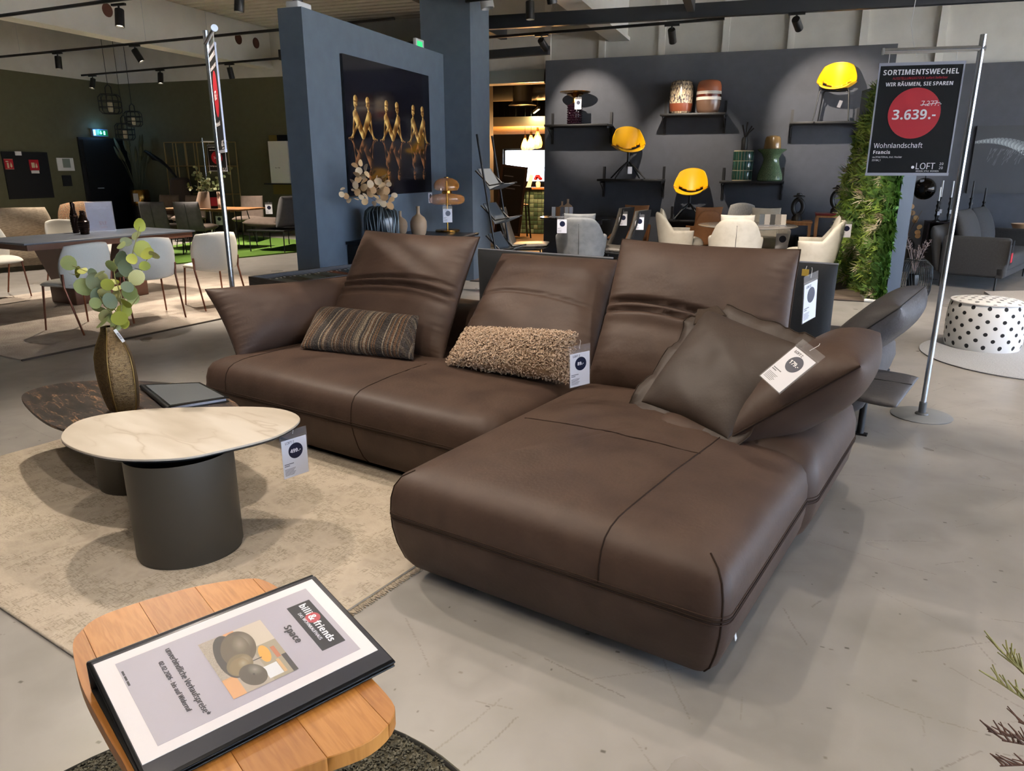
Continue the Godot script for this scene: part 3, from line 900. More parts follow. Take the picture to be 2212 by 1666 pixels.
func sofa_pillows(so: Node3D) -> void:
	# striped knit pillow
	var W := so.transform
	var LG := func(u: float, v: float, y: float) -> Vector3: return so.transform.affine_inverse() * gy(u, v, y)
	var c := [LG.call(648, 750, 0.458), LG.call(893, 778, 0.458), LP(905, 682, 3.2), LP(690, 664, 3.3)]
	var mid: Vector3 = (c[0] + c[1] + c[2] + c[3]) / 4
	var base := Vector3(mid.x, 0.44, mid.z)
	var t := thing("striped_pillow", "long knitted pillow with brown, rust and cream stripes on brown sofa", "pillow", W * base, -SA)
	var m := mat("stripe_knit", Color.WHITE, 0.95)
	var im := Image.create(512, 128, false, Image.FORMAT_RGB8)
	var cols := [hexc("2b2521"), hexc("3a322c"), hexc("8b7a63"), hexc("5b3a22"), hexc("2c2724"), hexc("9d8d76"), hexc("413a38"), hexc("6e4826"), hexc("332c28")]
	var x := 0
	while x < 512:
		var w := rng.randi_range(2, 7)
		var cc: Color = cols[rng.randi() % cols.size()]
		for i in range(x, mini(x + w, 512)):
			for y in 128:
				var q := cc.lightened(0.12 * rng.randf()).darkened(0.35 * rng.randf())
				if rng.randf() < 0.08: q = cols[rng.randi() % cols.size()]
				im.set_pixel(i, y, q)
		x += w
	m.albedo_texture = ImageTexture.create_from_image(im)
	m.uv1_triplanar = true
	m.uv1_scale = Vector3(1.6, 4, 4)
	m.normal_enabled = true
	m.normal_texture = ntex(77, 0.15, [], 256, 3, 10.0)
	for i in 4: c[i] -= base
	part(t, "cover", softpad(sheet(c[0], c[1], c[2], c[3], 0.02), 0.075, 0.06, 30, 20, 3.5, crease([], 0.006, 6, 3, 1.0)), m)
	# shaggy pillow: woven body with curled pile
	c = [LG.call(966, 785, 0.462), LG.call(1228, 826, 0.462), LP(1245, 722, 3.2), LP(1010, 712, 3.26)]
	mid = (c[0] + c[1] + c[2] + c[3]) / 4
	base = Vector3(mid.x, 0.44, mid.z)
	t = thing("shaggy_pillow", "long beige shaggy curly-pile pillow on brown sofa with price tag", "pillow", W * base, -SA)
	for i in 4: c[i] -= base
	var sh := sheet(c[0], c[1], c[2], c[3], 0.02)
	part(t, "cover", softpad(sh, 0.07, 0.06, 24, 16, 3.5), grain("pile_base", [hexc("7b624c"), hexc("957a60")], Vector3(8, 8, 8), 1.0, 0.08))
	var pile := mat("pile", Color.WHITE, 1.0)
	pile.vertex_color_use_as_albedo = true
	var mm := MultiMesh.new()
	mm.transform_format = MultiMesh.TRANSFORM_3D
	mm.use_colors = true
	var s := ST()
	tube(s, [Vector3(0, 0, 0), Vector3(0.002, 0.006, 0.001), Vector3(0.0055, 0.0095, 0.0), Vector3(0.009, 0.008, -0.002)], 0.0026, 5, 0.0016)
	mm.mesh = done(s)
	mm.instance_count = 7500
	var nrm: Vector3 = (c[1] - c[0]).cross(c[3] - c[0]).normalized()
	for i in 7500:
		var u := rng.randf_range(-1, 1)
		var v := rng.randf_range(-1, 1)
		var g := sqrt(maxf(0, 1 - pow(absf(u), 3.5))) * sqrt(maxf(0, 1 - pow(absf(v), 3.5)))
		var back := rng.randf() < 0.15
		var p: Vector3 = sh.call(u, v) + nrm * (-0.06 if back else 0.07) * g
		var out: Vector3 = (nrm * (-1 if back else 1) * (0.3 + g) + (c[1] - c[0]).normalized() * u * (1 - g) * 1.5 + Vector3.UP * v * (1 - g) * 1.5 + Vector3(rng.randf() - 0.5, rng.randf() - 0.5, rng.randf() - 0.5) * 0.9).normalized()
		var bs := Basis(Quaternion(Vector3.UP, out)) * Basis(Vector3.UP, rng.randf() * TAU) * Basis.from_scale(Vector3.ONE * rng.randf_range(0.9, 1.7))
		mm.set_instance_transform(i, Transform3D(bs, p))
		mm.set_instance_color(i, Color(0.33, 0.225, 0.15).lerp(Color(0.56, 0.43, 0.32), rng.randf()))
	var mi := MultiMeshInstance3D.new()
	mi.name = "curly_pile"
	mi.multimesh = mm
	mi.material_override = pile
	mi.set_meta("kind", "stuff")
	t.add_child(mi)
	# leather pillow with a wide raw-edged border
	c = [LP(1385, 868, 3.02), LP(1572, 948, 2.79), LP(1775, 765, 3.12), LP(1528, 668, 3.4)]
	mid = (c[0] + c[1] + c[2] + c[3]) / 4
	base = Vector3(mid.x, 0.44, mid.z)
	t = thing("leather_pillow", "dark brown leather pillow with loose raw border leaning on sofa arm", "pillow", W * base, -SA)
	for i in 4: c[i] -= base
	var fold := func(u: float, v: float) -> float:
		return 0.016 * nz.get_noise_2d(u * 22 + v * 30, v * 18 - u * 26) + 0.014 * sin(u * 4.0 + v * 5.5) * (1 - absf(u)) + 0.022 * pow(absf(sin(5.0 * v + 3.0 * u)), 3.0) * maxf(0, u + 0.2) * (1 - absf(v))
	part(t, "body", softpad(sheet(c[0], c[1], c[2], c[3], 0.04), 0.1, 0.05, 40, 40, 2.4, fold), M.leather_dark)
	nrm = (c[1] - c[0]).cross(c[3] - c[0]).normalized()
	var cen: Vector3 = (c[0] + c[1] + c[2] + c[3]) / 4
	s = ST()
	s.set_smooth_group(0)
	var ins := sheet(c[0], c[1], c[2], c[3], 0.04)
	var rows := []
	var edge := []
	var n := 120
	for i in n:
		var q := 4.0 * i / n
		var f := fmod(q, 1.0) * 2 - 1
		var uv: Vector2 = [Vector2(f, -1), Vector2(1, f), Vector2(-f, 1), Vector2(-1, -f)][int(q)]
		var p: Vector3 = ins.call(uv.x * 0.99, uv.y * 0.99)
		var o: Vector3 = ins.call(uv.x, uv.y) - cen
		o = (o - nrm * o.dot(nrm)).normalized()
		if absf(f) < 0.85:
			o = [-(c[3] - c[0]).normalized(), (c[1] - c[0]).normalized(), (c[3] - c[0]).normalized(), -(c[1] - c[0]).normalized()][int(q)]
		var wave := sin(i * 0.55) * 0.008 + nz.get_noise_1d(i * 9.0) * 0.03
		var wdt := 0.066
		rows.append([p, p + o * wdt * 0.5 + nrm * wave * 0.5, p + o * wdt + nrm * (wave + 0.006)])
		edge.append(p + o * wdt + nrm * (wave + 0.006))
	for i in n:
		var a: Array = rows[i]
		var b: Array = rows[(i + 1) % n]
		for k in 2:
			quad(s, a[k], b[k], b[k + 1], a[k + 1])
			quad(s, a[k] - nrm * 0.003, a[k + 1] - nrm * 0.003, b[k + 1] - nrm * 0.003, b[k] - nrm * 0.003)
		quad(s, a[2], b[2], b[2] - nrm * 0.003, a[2] - nrm * 0.003)
	part(t, "border", done(s), M.leather_dark)
	part(t, "raw_edge", pipe(edge, 0.0022, 5, -1, true), M.suede_back)
	# corner turned over, suede side out
	var tip: Vector3 = c[3] + (c[3] - cen).normalized() * 0.15
	var e1: Vector3 = c[3].lerp(c[0], 0.2) + nrm * 0.014
	var e2: Vector3 = c[3].lerp(c[2], 0.2) + nrm * 0.014
	s = ST()
	pad(s, sheet(e1, e2, tip.lerp(e2, 0.2), tip, 0.0), 0.004, 0.004, 8, 8, 6.0)
	part(t, "turned_corner", done(s), M.suede_back)
	# price tags on the pillows
	price_tag("89.-", "price tag reading 89 hanging from beige shaggy pillow", W * LP(1252, 744, 2.95), Basis(Vector3.UP, -SA + 1.15) * Basis(Vector3.FORWARD, -0.04), 1.05)
	var pb := Basis(Vector3.UP, -SA - 0.35) * Basis(Vector3.RIGHT, -0.75) * Basis(Vector3.FORWARD, 0.42)
	price_tag("179.-", "price tag reading 179 lying on dark leather pillow", W * LP(1760, 750, 2.83), pb, 1.1)

# ---------- price tags ----------
func price_tag(words: String, label: String, top: Vector3, b: Basis, sc := 1.0, detail := true, group := "") -> Node3D:
	var t := thing("price_tag", label, "price tag", top)
	t.basis = b * Basis.from_scale(Vector3.ONE * sc)
	if group: t.set_meta("group", group)
	part(t, "sleeve", box(Vector3(0.118, 0.19, 0.002), Vector3(0, -0.098, 0)), M.sleeve)
	part(t, "sleeve_rim", box(Vector3(0.118, 0.003, 0.003), Vector3(0, -0.032, 0)), M.sleeve)
	part(t, "card", box(Vector3(0.108, 0.152, 0.0016), Vector3(0, -0.114, 0.0008)), M.paper)
	var disc := lathe([Vector2(0.031, 0.0), Vector2(0.031, 0.0008), Vector2(0, 0.0008)], 28)
	part(t, "price_disc", disc, M.navy, Vector3(0.004, -0.088, 0.0016), Basis(Vector3.RIGHT, PI / 2))
	if words: text(t, words, 0.017, M.white_print, Vector3(0.003, -0.087, 0.0028), Basis(), true)
	if detail:
		text(t, "LOFT", 0.011, M.ink, Vector3(-0.024, -0.051, 0.002), Basis(), false)
		text(t, "20\n20", 0.0042, M.ink, Vector3(-0.003, -0.0505, 0.002), Basis(), false)
		var s := ST()
		for k in [[0.04, -0.135, 0.0032], [0.022, -0.142, 0.0032]]: bx(s, Vector3(-0.048 + k[0] / 2, k[1], 0.0019), Vector3(k[0], k[2], 0.0004))
		for i in 6: bx(s, Vector3(-0.048 + (0.046 - 0.004 * (i % 3)) / 2, -0.155 - i * 0.0048, 0.0019), Vector3(0.046 - 0.004 * (i % 3), 0.0017, 0.0004))
		part(t, "small_print", done(s), M.grey_print)
	part(t, "string", pipe([Vector3(-0.002, -0.02, 0), Vector3(0.006, 0.012, 0.0), Vector3(0.002, 0.02, 0)], 0.0009, 5), M.white)
	return t

# ---------- rug and coffee tables ----------
func coffee_tables() -> void:
	# rug, laid along the sofa
	var rg := thing("beige_rug", "large beige vintage-look woven rug under the coffee tables", "rug", S(-3.05, 1.76), -SA)
	var rm := mat("rug_weave", Color.WHITE, 0.95, 0.0, 0.2)
	rm.albedo_texture = ntex(61, 0.008, [hexc("a09484"), hexc("aca08f"), hexc("b3a797"), hexc("a89c8c"), hexc("b5aa9b")], 1024, 5)
	rm.detail_enabled = true
	rm.detail_blend_mode = BaseMaterial3D.BLEND_MODE_MUL
	var im := Image.create(512, 512, false, Image.FORMAT_RGB8)
	im.fill(Color.WHITE)
	var mask := FastNoiseLite.new()
	mask.seed = 5
	mask.frequency = 0.012
	for k in 15000:
		var x := rng.randi_range(0, 500)
		var y := rng.randi_range(0, 500)
		if mask.get_noise_2d(x, y) < -0.08: continue
		var v := rng.randf_range(0.76, 0.9)
		if rng.randf() < 0.5: im.fill_rect(Rect2i(x, y, rng.randi_range(3, 9), 1), Color(v, v, v * 0.98))
		else: im.fill_rect(Rect2i(x, y, 1, rng.randi_range(3, 9)), Color(v, v, v * 0.98))
	rm.detail_albedo = ImageTexture.create_from_image(im)
	rm.normal_enabled = true
	rm.normal_texture = ntex(62, 0.2, [], 512, 3, 6.0)
	rm.normal_scale = 0.2
	tri_uv(rm, Vector3(0.75, 0.75, 0.75))
	part(rg, "pile", rbox(Vector3(2.62, 0.014, 1.68), 0.006, 1, Vector3(0, 0.008, 0)), rm)
	var fr := ST()
	for i in 420:
		var z := -0.84 + 1.68 * i / 420.0
		bx(fr, Vector3(1.325 + 0.006 * sin(i * 2.1), 0.004, z), Vector3(0.035, 0.004, 0.0035), Basis(Vector3.UP, 0.25 * sin(i * 1.7)))
	var fo := part(rg, "fringe", done(fr), mat("fringe", Color(0.62, 0.57, 0.5), 0.95))
	fo.set_meta("kind", "stuff")
	part(rg, "bound_edge", box(Vector3(0.02, 0.012, 1.69), Vector3(1.305, 0.008, 0)), mat("rug_edge", Color(0.66, 0.61, 0.54), 0.95))
	# pale ceramic table
	var o := Vector3(-2.13, 0.015, -2.13)
	var t := thing("pale_coffee_table", "oval cream marble-look coffee table on taupe pedestal", "coffee table", o)
	var pts := []
	for q in [[132, 940], [180, 905], [300, 885], [450, 879], [590, 881], [648, 903], [600, 940], [480, 972], [380, 990], [250, 990], [160, 968]]:
		var p := gy(q[0], q[1], 0.46) - o
		pts.append(Vector2(p.x, p.z))
	var mb := mat("cream_marble", Color.WHITE, 0.42)
	mb.albedo_texture = ImageTexture.create_from_image(marble(5, hexc("a89d8c"), hexc("c2baae"), hexc("8d7d68"), 0.0035, Vector2(0.7, 2.6), 0.05, 0.5, 0.0))
	mb.uv1_offset = Vector3(0.5, 0.5, 0.5)
	tri_uv(mb, Vector3(0.75, 0.75, 0.75))
	part(t, "table_top", plate(smooth_poly(pts), 0.4365, 0.445, 0.002), mb)
	part(t, "under_edge", plate(smooth_poly(pts), 0.424, 0.4365, 0.0, 0.012), M.black_metal)
	var al := 0.79
	part(t, "pedestal", lathe([Vector2(0.17, 0.0), Vector2(0.17, 0.012), Vector2(0.175, 0.02), Vector2(0.175, 0.424)], 48, 1.15), M.taupe_metal, Vector3(0.0, 0, 0.0), Basis(Vector3.UP, al))
	var e := gy(640, 918, 0.44)
	price_tag("499.-", "price tag reading 499 hanging from the cream coffee table", e + Vector3(-0.012, -0.015, 0.012), Basis(Vector3.UP, deg_to_rad(68)) * Basis(Vector3.FORWARD, 0.0), 1.14)
	# dark table
	o = Vector3(-2.92, 0.015, -2.66)
	t = thing("dark_coffee_table", "lower oval coffee table with dark brown gold-veined top", "coffee table", o)
	pts = []
	for q in [[47, 862], [66, 843], [130, 828], [220, 822], [330, 824], [430, 836], [512, 872], [500, 905], [400, 930], [250, 945], [140, 928], [85, 903]]:
		var p := gy(q[0], q[1], 0.36) - o
		pts.append(Vector2(p.x, p.z))
	var dm := mat("dark_marble", Color.WHITE, 0.4)
	dm.albedo_texture = ImageTexture.create_from_image(marble(9, hexc("231e1c"), hexc("352d2a"), hexc("b98a5c"), 0.010, Vector2(1.0, 4.0), 0.04, 1.0, -0.2))
	dm.uv1_offset = Vector3(0.5, 0.5, 0.5)
	tri_uv(dm, Vector3(0.7, 0.7, 0.7))
	part(t, "table_top", plate(smooth_poly(pts), 0.3365, 0.345, 0.002), dm)
	part(t, "under_edge", plate(smooth_poly(pts), 0.326, 0.3365, 0.0, 0.01), mat("taupe_edge", Color(0.36, 0.32, 0.28), 0.5))
	part(t, "pedestal", lathe([Vector2(0.17, 0.0), Vector2(0.175, 0.02), Vector2(0.175, 0.326)], 48, 1.15), M.taupe_metal, Vector3(0.08, 0, 0.06), Basis(Vector3.UP, al))
	# display folder on the dark table
	var f := [gy(365, 882, 0.375), gy(495, 862, 0.375), gy(432, 829, 0.375), gy(306, 834, 0.375)]
	var fc: Vector3 = (f[0] + f[1] + f[2] + f[3]) / 4
	fc.y = 0.3605
	t = thing("ring_binder", "black ring binder with glossy cover lying on the dark coffee table", "binder", fc)
	var poly := PackedVector2Array()
	for p in f: poly.append(Vector2(p.x - fc.x, p.z - fc.z))
	part(t, "back_cover", plate(poly, 0.0, 0.003), M.black_metal)
	var ins := PackedVector2Array()
	for p in poly: ins.append(p * 0.93)
	part(t, "pages", plate(ins, 0.003, 0.018), M.paper)
	part(t, "front_cover", plate(poly, 0.019, 0.023), mat("gloss_black", Color(0.05, 0.055, 0.06), 0.2))
	var ins2 := PackedVector2Array()
	for p in poly: ins2.append(p * 0.9)
	part(t, "cover_sheet", plate(ins2, 0.0232, 0.0238), mat("grey_sheet", Color(0.36, 0.38, 0.4), 0.12))
	var a: Vector3 = f[3] - fc
	var b: Vector3 = f[0] - fc
	part(t, "spine", pipe([Vector3(a.x, 0.012, a.z), Vector3(b.x, 0.012, b.z)], 0.012, 8), M.black_metal)
	vase_and_eucalyptus()

func marble(sd: int, c0: Color, c1: Color, vein: Color, fr: float, st: Vector2, width: float, power: float, lo: float) -> Image:
	var n := FastNoiseLite.new()
	n.seed = sd
	n.frequency = fr
	n.fractal_octaves = 3
	var w := FastNoiseLite.new()
	w.seed = sd + 1
	w.frequency = fr * 0.6
	var im := Image.create(640, 640, false, Image.FORMAT_RGB8)
	for y in 640:
		for x in 640:
			var q := Vector2(x + y * 0.5, y - x * 0.35) * st
			var k := w.get_noise_2d(q.x, q.y)
			var v := n.get_noise_2d(q.x + 90.0 * k, q.y + 60.0 * k)
			var e := exp(-absf(v) / width) * smoothstep(lo, lo + 0.4, k + 0.12)
			im.set_pixel(x, y, c0.lerp(c1, clampf(0.5 + k + v * 0.6, 0, 1)).lerp(vein, clampf(e * power, 0, 1)))
	return im
func leaf_mesh(r: float, cup: float, asp := 1.0) -> ArrayMesh:      # round leaf, stalk at the origin, growing along +y, face to +z
	var s := ST()
	s.set_smooth_group(0)
	var c := Vector3(0, r, -cup * r)
	var n := 12
	for i in n:
		var a0 := TAU * i / n
		var a1 := TAU * (i + 1) / n
		var p := Vector3(sin(a0) * r * asp, r - cos(a0) * r, cup * r * (0.5 * cos(2 * a0)))
		var q := Vector3(sin(a1) * r * asp, r - cos(a1) * r, cup * r * (0.5 * cos(2 * a1)))
		var bk := Vector3(0, 0, 0.02 * r)
		s.set_smooth_group(1)
		tri(s, c, q, p)
		s.set_smooth_group(2)
		tri(s, c - bk, p - bk, q - bk)
		s.set_smooth_group(3)
		quad(s, p, q, q - bk, p - bk)
	return done(s)
func face_camera(p: Vector3, jitter: float) -> Basis:
	var d := (EYE - p).normalized()
	d = (d + Vector3(rng.randf() - 0.5, rng.randf() - 0.5, rng.randf() - 0.5) * jitter).normalized()
	return Basis.looking_at(-d, Vector3.UP) * Basis(Vector3.BACK, rng.randf() * TAU)

func vase_and_eucalyptus() -> void:
	var o := gy(270, 884, 0.36)
	var t := thing("bronze_vase", "tall bronze leaf-shaped vase standing on the dark coffee table", "vase", o)
	var s := ST()
	s.set_smooth_group(0)
	var rows := []
	var prof := [[0.0, 0.062], [0.02, 0.068], [0.07, 0.077], [0.14, 0.084], [0.21, 0.085], [0.27, 0.08], [0.32, 0.066], [0.36, 0.048], [0.395, 0.033], [0.415, 0.03]]
	for e in prof:
		var r := []
		for k in 40:
			var a := TAU * k / 40
			var rr: float = e[1] * (1 + 0.15 * pow(absf(cos(2.5 * a + e[0] * 1.2)), 4.0) - 0.06)
			r.append(Vector3(cos(a) * rr - e[0] * 0.06, e[0], sin(a) * rr))
		rows.append(r)
	for i in rows.size() - 1:
		for k in 40: quad(s, rows[i][k], rows[i][(k + 1) % 40], rows[i + 1][(k + 1) % 40], rows[i + 1][k])
	var bm := mat("bronze", Color.WHITE, 0.38, 0.75)
	bm.albedo_texture = ntex(81, 0.03, [hexc("3c2e1e"), hexc("5e4a2f"), hexc("77603e"), hexc("4a3823")], 256, 4)
	bm.normal_enabled = true
	bm.normal_texture = ntex(82, 0.09, [], 256, 3, 8.0)
	bm.normal_scale = 0.5
	tri_uv(bm, Vector3(5, 9, 5))
	part(t, "body", done(s), bm)
	for k in 5:
		var pts := []
		for e in prof:
			var a: float = (TAU * k / 5) - e[0] * 1.2 / 2.5
			pts.append(Vector3(cos(a) * e[1] * 1.075 - e[0] * 0.06, e[0], sin(a) * e[1] * 1.075))
		part(t, "leaf_rib", pipe(pts, 0.004, 6, 0.003), mat("gilt", Color(0.5, 0.4, 0.22), 0.35, 0.8))
	var tl := thing("barcode_label", "small white barcode label hanging from the bronze vase rim", "label", o + Vector3(0.035, 0.405, 0.03), 0.8)
	part(tl, "card", box(Vector3(0.014, 0.07, 0.001), Vector3(0.008, -0.035, 0)), M.white, Vector3.ZERO, Basis(Vector3.FORWARD, -0.45))
	var bs := ST()
	for i in 9: bx(bs, Vector3(0.008, -0.02 - i * 0.004, 0.001), Vector3(0.009, 0.0016 + 0.001 * (i % 2), 0.0006))
	part(tl, "bars", done(bs), M.ink, Vector3.ZERO, Basis(Vector3.FORWARD, -0.45))
	# eucalyptus: leaves where the photograph shows them (pixel, radius in pixels, tone)
	var dep := ray(270, 700)
	var mouth := o + Vector3(-0.025, 0.41, 0)
	var e := thing("eucalyptus_spray", "green eucalyptus branches standing in the bronze vase", "plant", mouth)
	var mats := []
	for k in 4:
		var m := mat("leaf_%d" % k, [hexc("9aa03a"), hexc("82905a"), hexc("66765c"), hexc("bcbb82")][k], 0.55)
		m.albedo_texture = ntex(90 + k, 0.02, [hexc("c8c8b8"), hexc("ffffff")], 128, 3)
		m.backlight_enabled = true
		m.backlight = Color(0.2, 0.24, 0.06)
		tri_uv(m, Vector3(6, 6, 6))
		mats.append(m)
	var stem := mat("stem_green", Color(0.48, 0.47, 0.27), 0.7)
	var at := func(u: float, v: float, dz: float) -> Vector3:
		var d := ray(u, v)
		return EYE + d * ((mouth - EYE).dot(cb * Vector3.FORWARD) + dz) - mouth
	var branches := [[[262, 690], [275, 600], [288, 540], [302, 490]], [[258, 690], [235, 640], [195, 590], [152, 572]], [[262, 690], [262, 640], [248, 600], [245, 570]], [[265, 690], [290, 620], [310, 575], [325, 548]], [[255, 692], [225, 660], [205, 620]], [[265, 690], [285, 660], [300, 640]]]
	var bi := 0
	for b in branches:
		var pts := [Vector3(0, -0.05, 0)]
		for q in b: pts.append(at.call(q[0], q[1], [0.0, 0.02, -0.04, 0.05, -0.03, 0.04][bi]))
		part(e, "stem", pipe(pts, 0.0035, 6, 0.0018), stem)
		bi += 1
	var lv := [[302, 486, 15, 0], [295, 508, 12, 3], [272, 522, 11, 2], [262, 530, 11, 1], [308, 538, 17, 0], [318, 548, 14, 0], [333, 551, 11, 3], [285, 560, 13, 0], [312, 575, 12, 0], [262, 560, 17, 2], [253, 568, 13, 3], [240, 575, 13, 1], [270, 580, 16, 2], [262, 592, 13, 2], [278, 590, 12, 3], [295, 600, 16, 3], [302, 582, 10, 2], [148, 568, 16, 1], [168, 588, 12, 0], [178, 585, 12, 0], [160, 592, 10, 3], [182, 620, 19, 1], [200, 590, 10, 2], [203, 608, 18, 2], [215, 592, 11, 3], [222, 598, 10, 3], [212, 640, 17, 2], [225, 632, 12, 3], [238, 650, 16, 2], [232, 615, 12, 0], [245, 608, 11, 0], [228, 682, 14, 3], [215, 668, 14, 1], [222, 696, 16, 1], [240, 690, 12, 1], [258, 688, 15, 0], [268, 672, 14, 0], [272, 655, 14, 0], [280, 632, 15, 1], [275, 620, 12, 2], [288, 645, 14, 1], [250, 640, 12, 3], [255, 622, 11, 0], [240, 668, 11, 0], [262, 650, 10, 3], [206, 655, 11, 1], [250, 705, 10, 1], [270, 700, 10, 0]]
	var ms := [leaf_mesh(1.0, 0.1), leaf_mesh(1.0, 0.22, 0.8), leaf_mesh(1.0, -0.16, 0.9)]
	var wide := (mouth - EYE).dot(cb * Vector3.FORWARD) / F
	for q in lv:
		var p: Vector3 = at.call(q[0], q[1], rng.randf_range(-0.07, 0.07))
		var r: float = q[2] * wide * 1.12
		var b := face_camera(p + mouth, 1.9) * Basis.from_scale(Vector3.ONE * r)
		part(e, "leaf", ms[rng.randi() % 3], mats[q[3]], p - b * Vector3(0, 1, 0), b)

# ---------- things nearest the camera ----------
func front_things() -> void:
	var Y := 0.80
	var pl := []
	for q in [[157, 1400], [172, 1366], [230, 1325], [400, 1272], [530, 1250], [580, 1258], [630, 1295], [740, 1405], [835, 1500], [851, 1545], [800, 1600], [700, 1640], [560, 1688], [420, 1715], [300, 1690], [262, 1640], [215, 1560], [175, 1480]]:
		var p := gy(q[0], q[1], Y)
		pl.append(Vector2(p.x, p.z))
	var c := Vector2.ZERO
	for p in pl: c += p / pl.size()
	var g0 := gy(640, 1540, Y)
	var g1 := gy(740, 1668, Y)
	var dir := Vector2(g1.x - g0.x, g1.z - g0.z).normalized()
	var turn := -dir.angle()
	var t := thing("oak_side_table", "small rounded oak-plank side table holding a black folder", "side table", Vector3(c.x, 0, c.y), turn)
	var loc := []
	for p in pl: loc.append((p - c).rotated(turn))
	var outline := smooth_poly(loc, 4)
	var k := 0
	var w := 0.088
	var z := -0.4
	while z < 0.4:
		var strip := PackedVector2Array([Vector2(-0.6, z), Vector2(0.6, z), Vector2(0.6, z + w - 0.0006), Vector2(-0.6, z + w - 0.0006)])
		for poly in Geometry2D.intersect_polygons(outline, strip):
			part(t, "plank", plate(poly, Y - 0.022, Y, 0.0012), M.oak if k % 2 else M.oak2)
		k += 1
		z += w
	part(t, "stand_pole", pipe([Vector3(-0.05, 0.02, 0), Vector3(-0.05, Y - 0.022, 0)], 0.018, 12), M.black_metal)
	part(t, "foot_plate", lathe([Vector2(0, 0), Vector2(0.19, 0), Vector2(0.19, 0.008), Vector2(0.17, 0.014), Vector2(0, 0.016)], 32), M.black_metal, Vector3(-0.05, 0.013, 0))
	# folder with a sheet of paper
	var TR := gy(685, 1247, Y + 0.048)
	var R := gy(862, 1434, Y + 0.012)
	var TL := gy(181, 1420, Y + 0.048)
	var ex := (R - TR).normalized()                     # page: left to right, falling from the spine
	var ey := (TR - TL).normalized()                    # page: bottom to top
	var bw := (R - TR).length()
	var bh := (TR - TL).length()
	ey = (ey - ex * ey.dot(ex)).normalized()
	var cen := (TL + R) / 2
	t = thing("display_folder", "black folder with armchair leaflet under clear film on oak table", "folder", Vector3(cen.x, Y, cen.z))
	var up3 := ex.cross(-ey).normalized()
	if up3.y < 0: up3 = -up3
	var flat := Vector3(ex.x, 0, ex.z).normalized()
	var fb := Basis(flat, Vector3.UP, flat.cross(Vector3.UP))
	var up := 1.0 if fb.z.dot(ey) > 0 else -1.0
	t.basis = fb
	var slope := Basis(Vector3.BACK, asin(ex.y))
	part(t, "back_cover", rbox(Vector3(bw, 0.003, bh), 0.001, 1, Vector3(0, 0.0016, 0)), M.black_metal)
	var wd := ST()
	wd.set_smooth_group(-1)
	var pv := []
	for q in [[-0.46, 0.003], [0.46, 0.003], [0.46, 0.008], [-0.46, 0.038]]:
		for e in [-0.47, 0.47]: pv.append(Vector3(q[0] * bw, q[1], e * bh))
	for q in [[0, 2, 3, 1], [2, 4, 5, 3], [4, 6, 7, 5], [6, 0, 1, 7], [0, 6, 4, 2], [1, 3, 5, 7]]: quad(wd, pv[q[0]], pv[q[1]], pv[q[2]], pv[q[3]])
	part(t, "page_stack", done(wd), mat("page_dark", Color(0.05, 0.05, 0.055), 0.6))
	part(t, "spine", rbox(Vector3(0.006, 0.046, bh), 0.003, 1, Vector3(-bw / 2, 0.0235, 0)), M.black_metal)
	var top_ := Node3D.new()
	top_.name = "front_cover"
	t.add_child(top_)
	top_.transform = Transform3D(slope, Vector3(0, 0.0275 - 0.0295, 0))
	var body := t
	t = top_
	part(t, "board", rbox(Vector3(bw, 0.004, bh), 0.002, 1, Vector3(0, 0.0295, 0)), mat("binder_black", Color(0.03, 0.035, 0.045), 0.35, 0.0, 0.3))
	var pw := bw * 0.83
	var ph := bh * 0.955
	var sh := t
	part(t, "sheet", box(Vector3(pw, 0.0008, ph), Vector3(-bw * 0.055, 0.0322, -up * bh * 0.005)), mat("sheet_white", Color(0.86, 0.84, 0.84), 0.35))
	var FB := Basis(Vector3.RIGHT, Vector3(0, 0, up), Vector3.RIGHT.cross(Vector3(0, 0, up)))   # lettering: y is up the page
	if FB.z.y < 0: FB = Basis(Vector3.LEFT, Vector3(0, 0, up), Vector3.LEFT.cross(Vector3(0, 0, up)))
	var X := FB.x.x
	var at := func(fx: float, fz: float, h: float) -> Vector3: return Vector3(-bw * 0.055 + X * (fx - 0.5) * pw, 0.0327 + h, up * (0.5 - fz) * ph)
	part(sh, "tinted_area", box(Vector3(pw * 0.84, 0.0005, ph * 0.87)), mat("sheet_lilac", Color(0.66, 0.64, 0.68), 0.35), at.call(0.5, 0.5, 0.0))
	part(sh, "logo_panel", box(Vector3(pw * 0.56, 0.0005, ph * 0.115)), mat("logo_grey", Color(0.11, 0.115, 0.115), 0.5, 0.0, 0.3), at.call(0.5, 0.15, 0.0005))
	part(sh, "logo_dot", lathe([Vector2(pw * 0.058, 0), Vector2(pw * 0.058, 0.0006), Vector2(0, 0.0006)], 20), M.red_print, at.call(0.425, 0.139, 0.0007))
	var wm: Material = M.white_print
	text(sh, "billi", pw * 0.062, wm, at.call(0.31, 0.14, 0.0014), FB)
	text(sh, "&", pw * 0.07, wm, at.call(0.425, 0.14, 0.0018), FB)
	text(sh, "friends", pw * 0.062, wm, at.call(0.605, 0.14, 0.0014), FB)
	text(sh, "DAS WOHNKAUFHAUS", pw * 0.029, wm, at.call(0.5, 0.178, 0.0014), FB, false)
	text(sh, "Space", pw * 0.062, M.ink, at.call(0.5, 0.262, 0.0009), FB)
	text(sh, "unverbindliche Verkaufspreise*", pw * 0.043, M.ink, at.call(0.5, 0.735, 0.0009), FB, false)
	text(sh, "02.02.2026 - bis auf Widerruf", pw * 0.034, M.ink, at.call(0.5, 0.785, 0.0009), FB, false)
	var sm := ST()
	for i in 3: bx(sm, at.call(0.2 + i * 0.055, 0.925, 0.0006), Vector3(pw * 0.045, 0.0004, ph * 0.008))
	part(sh, "small_print", done(sm), M.ink)
	var ph_i := armchair_photo()
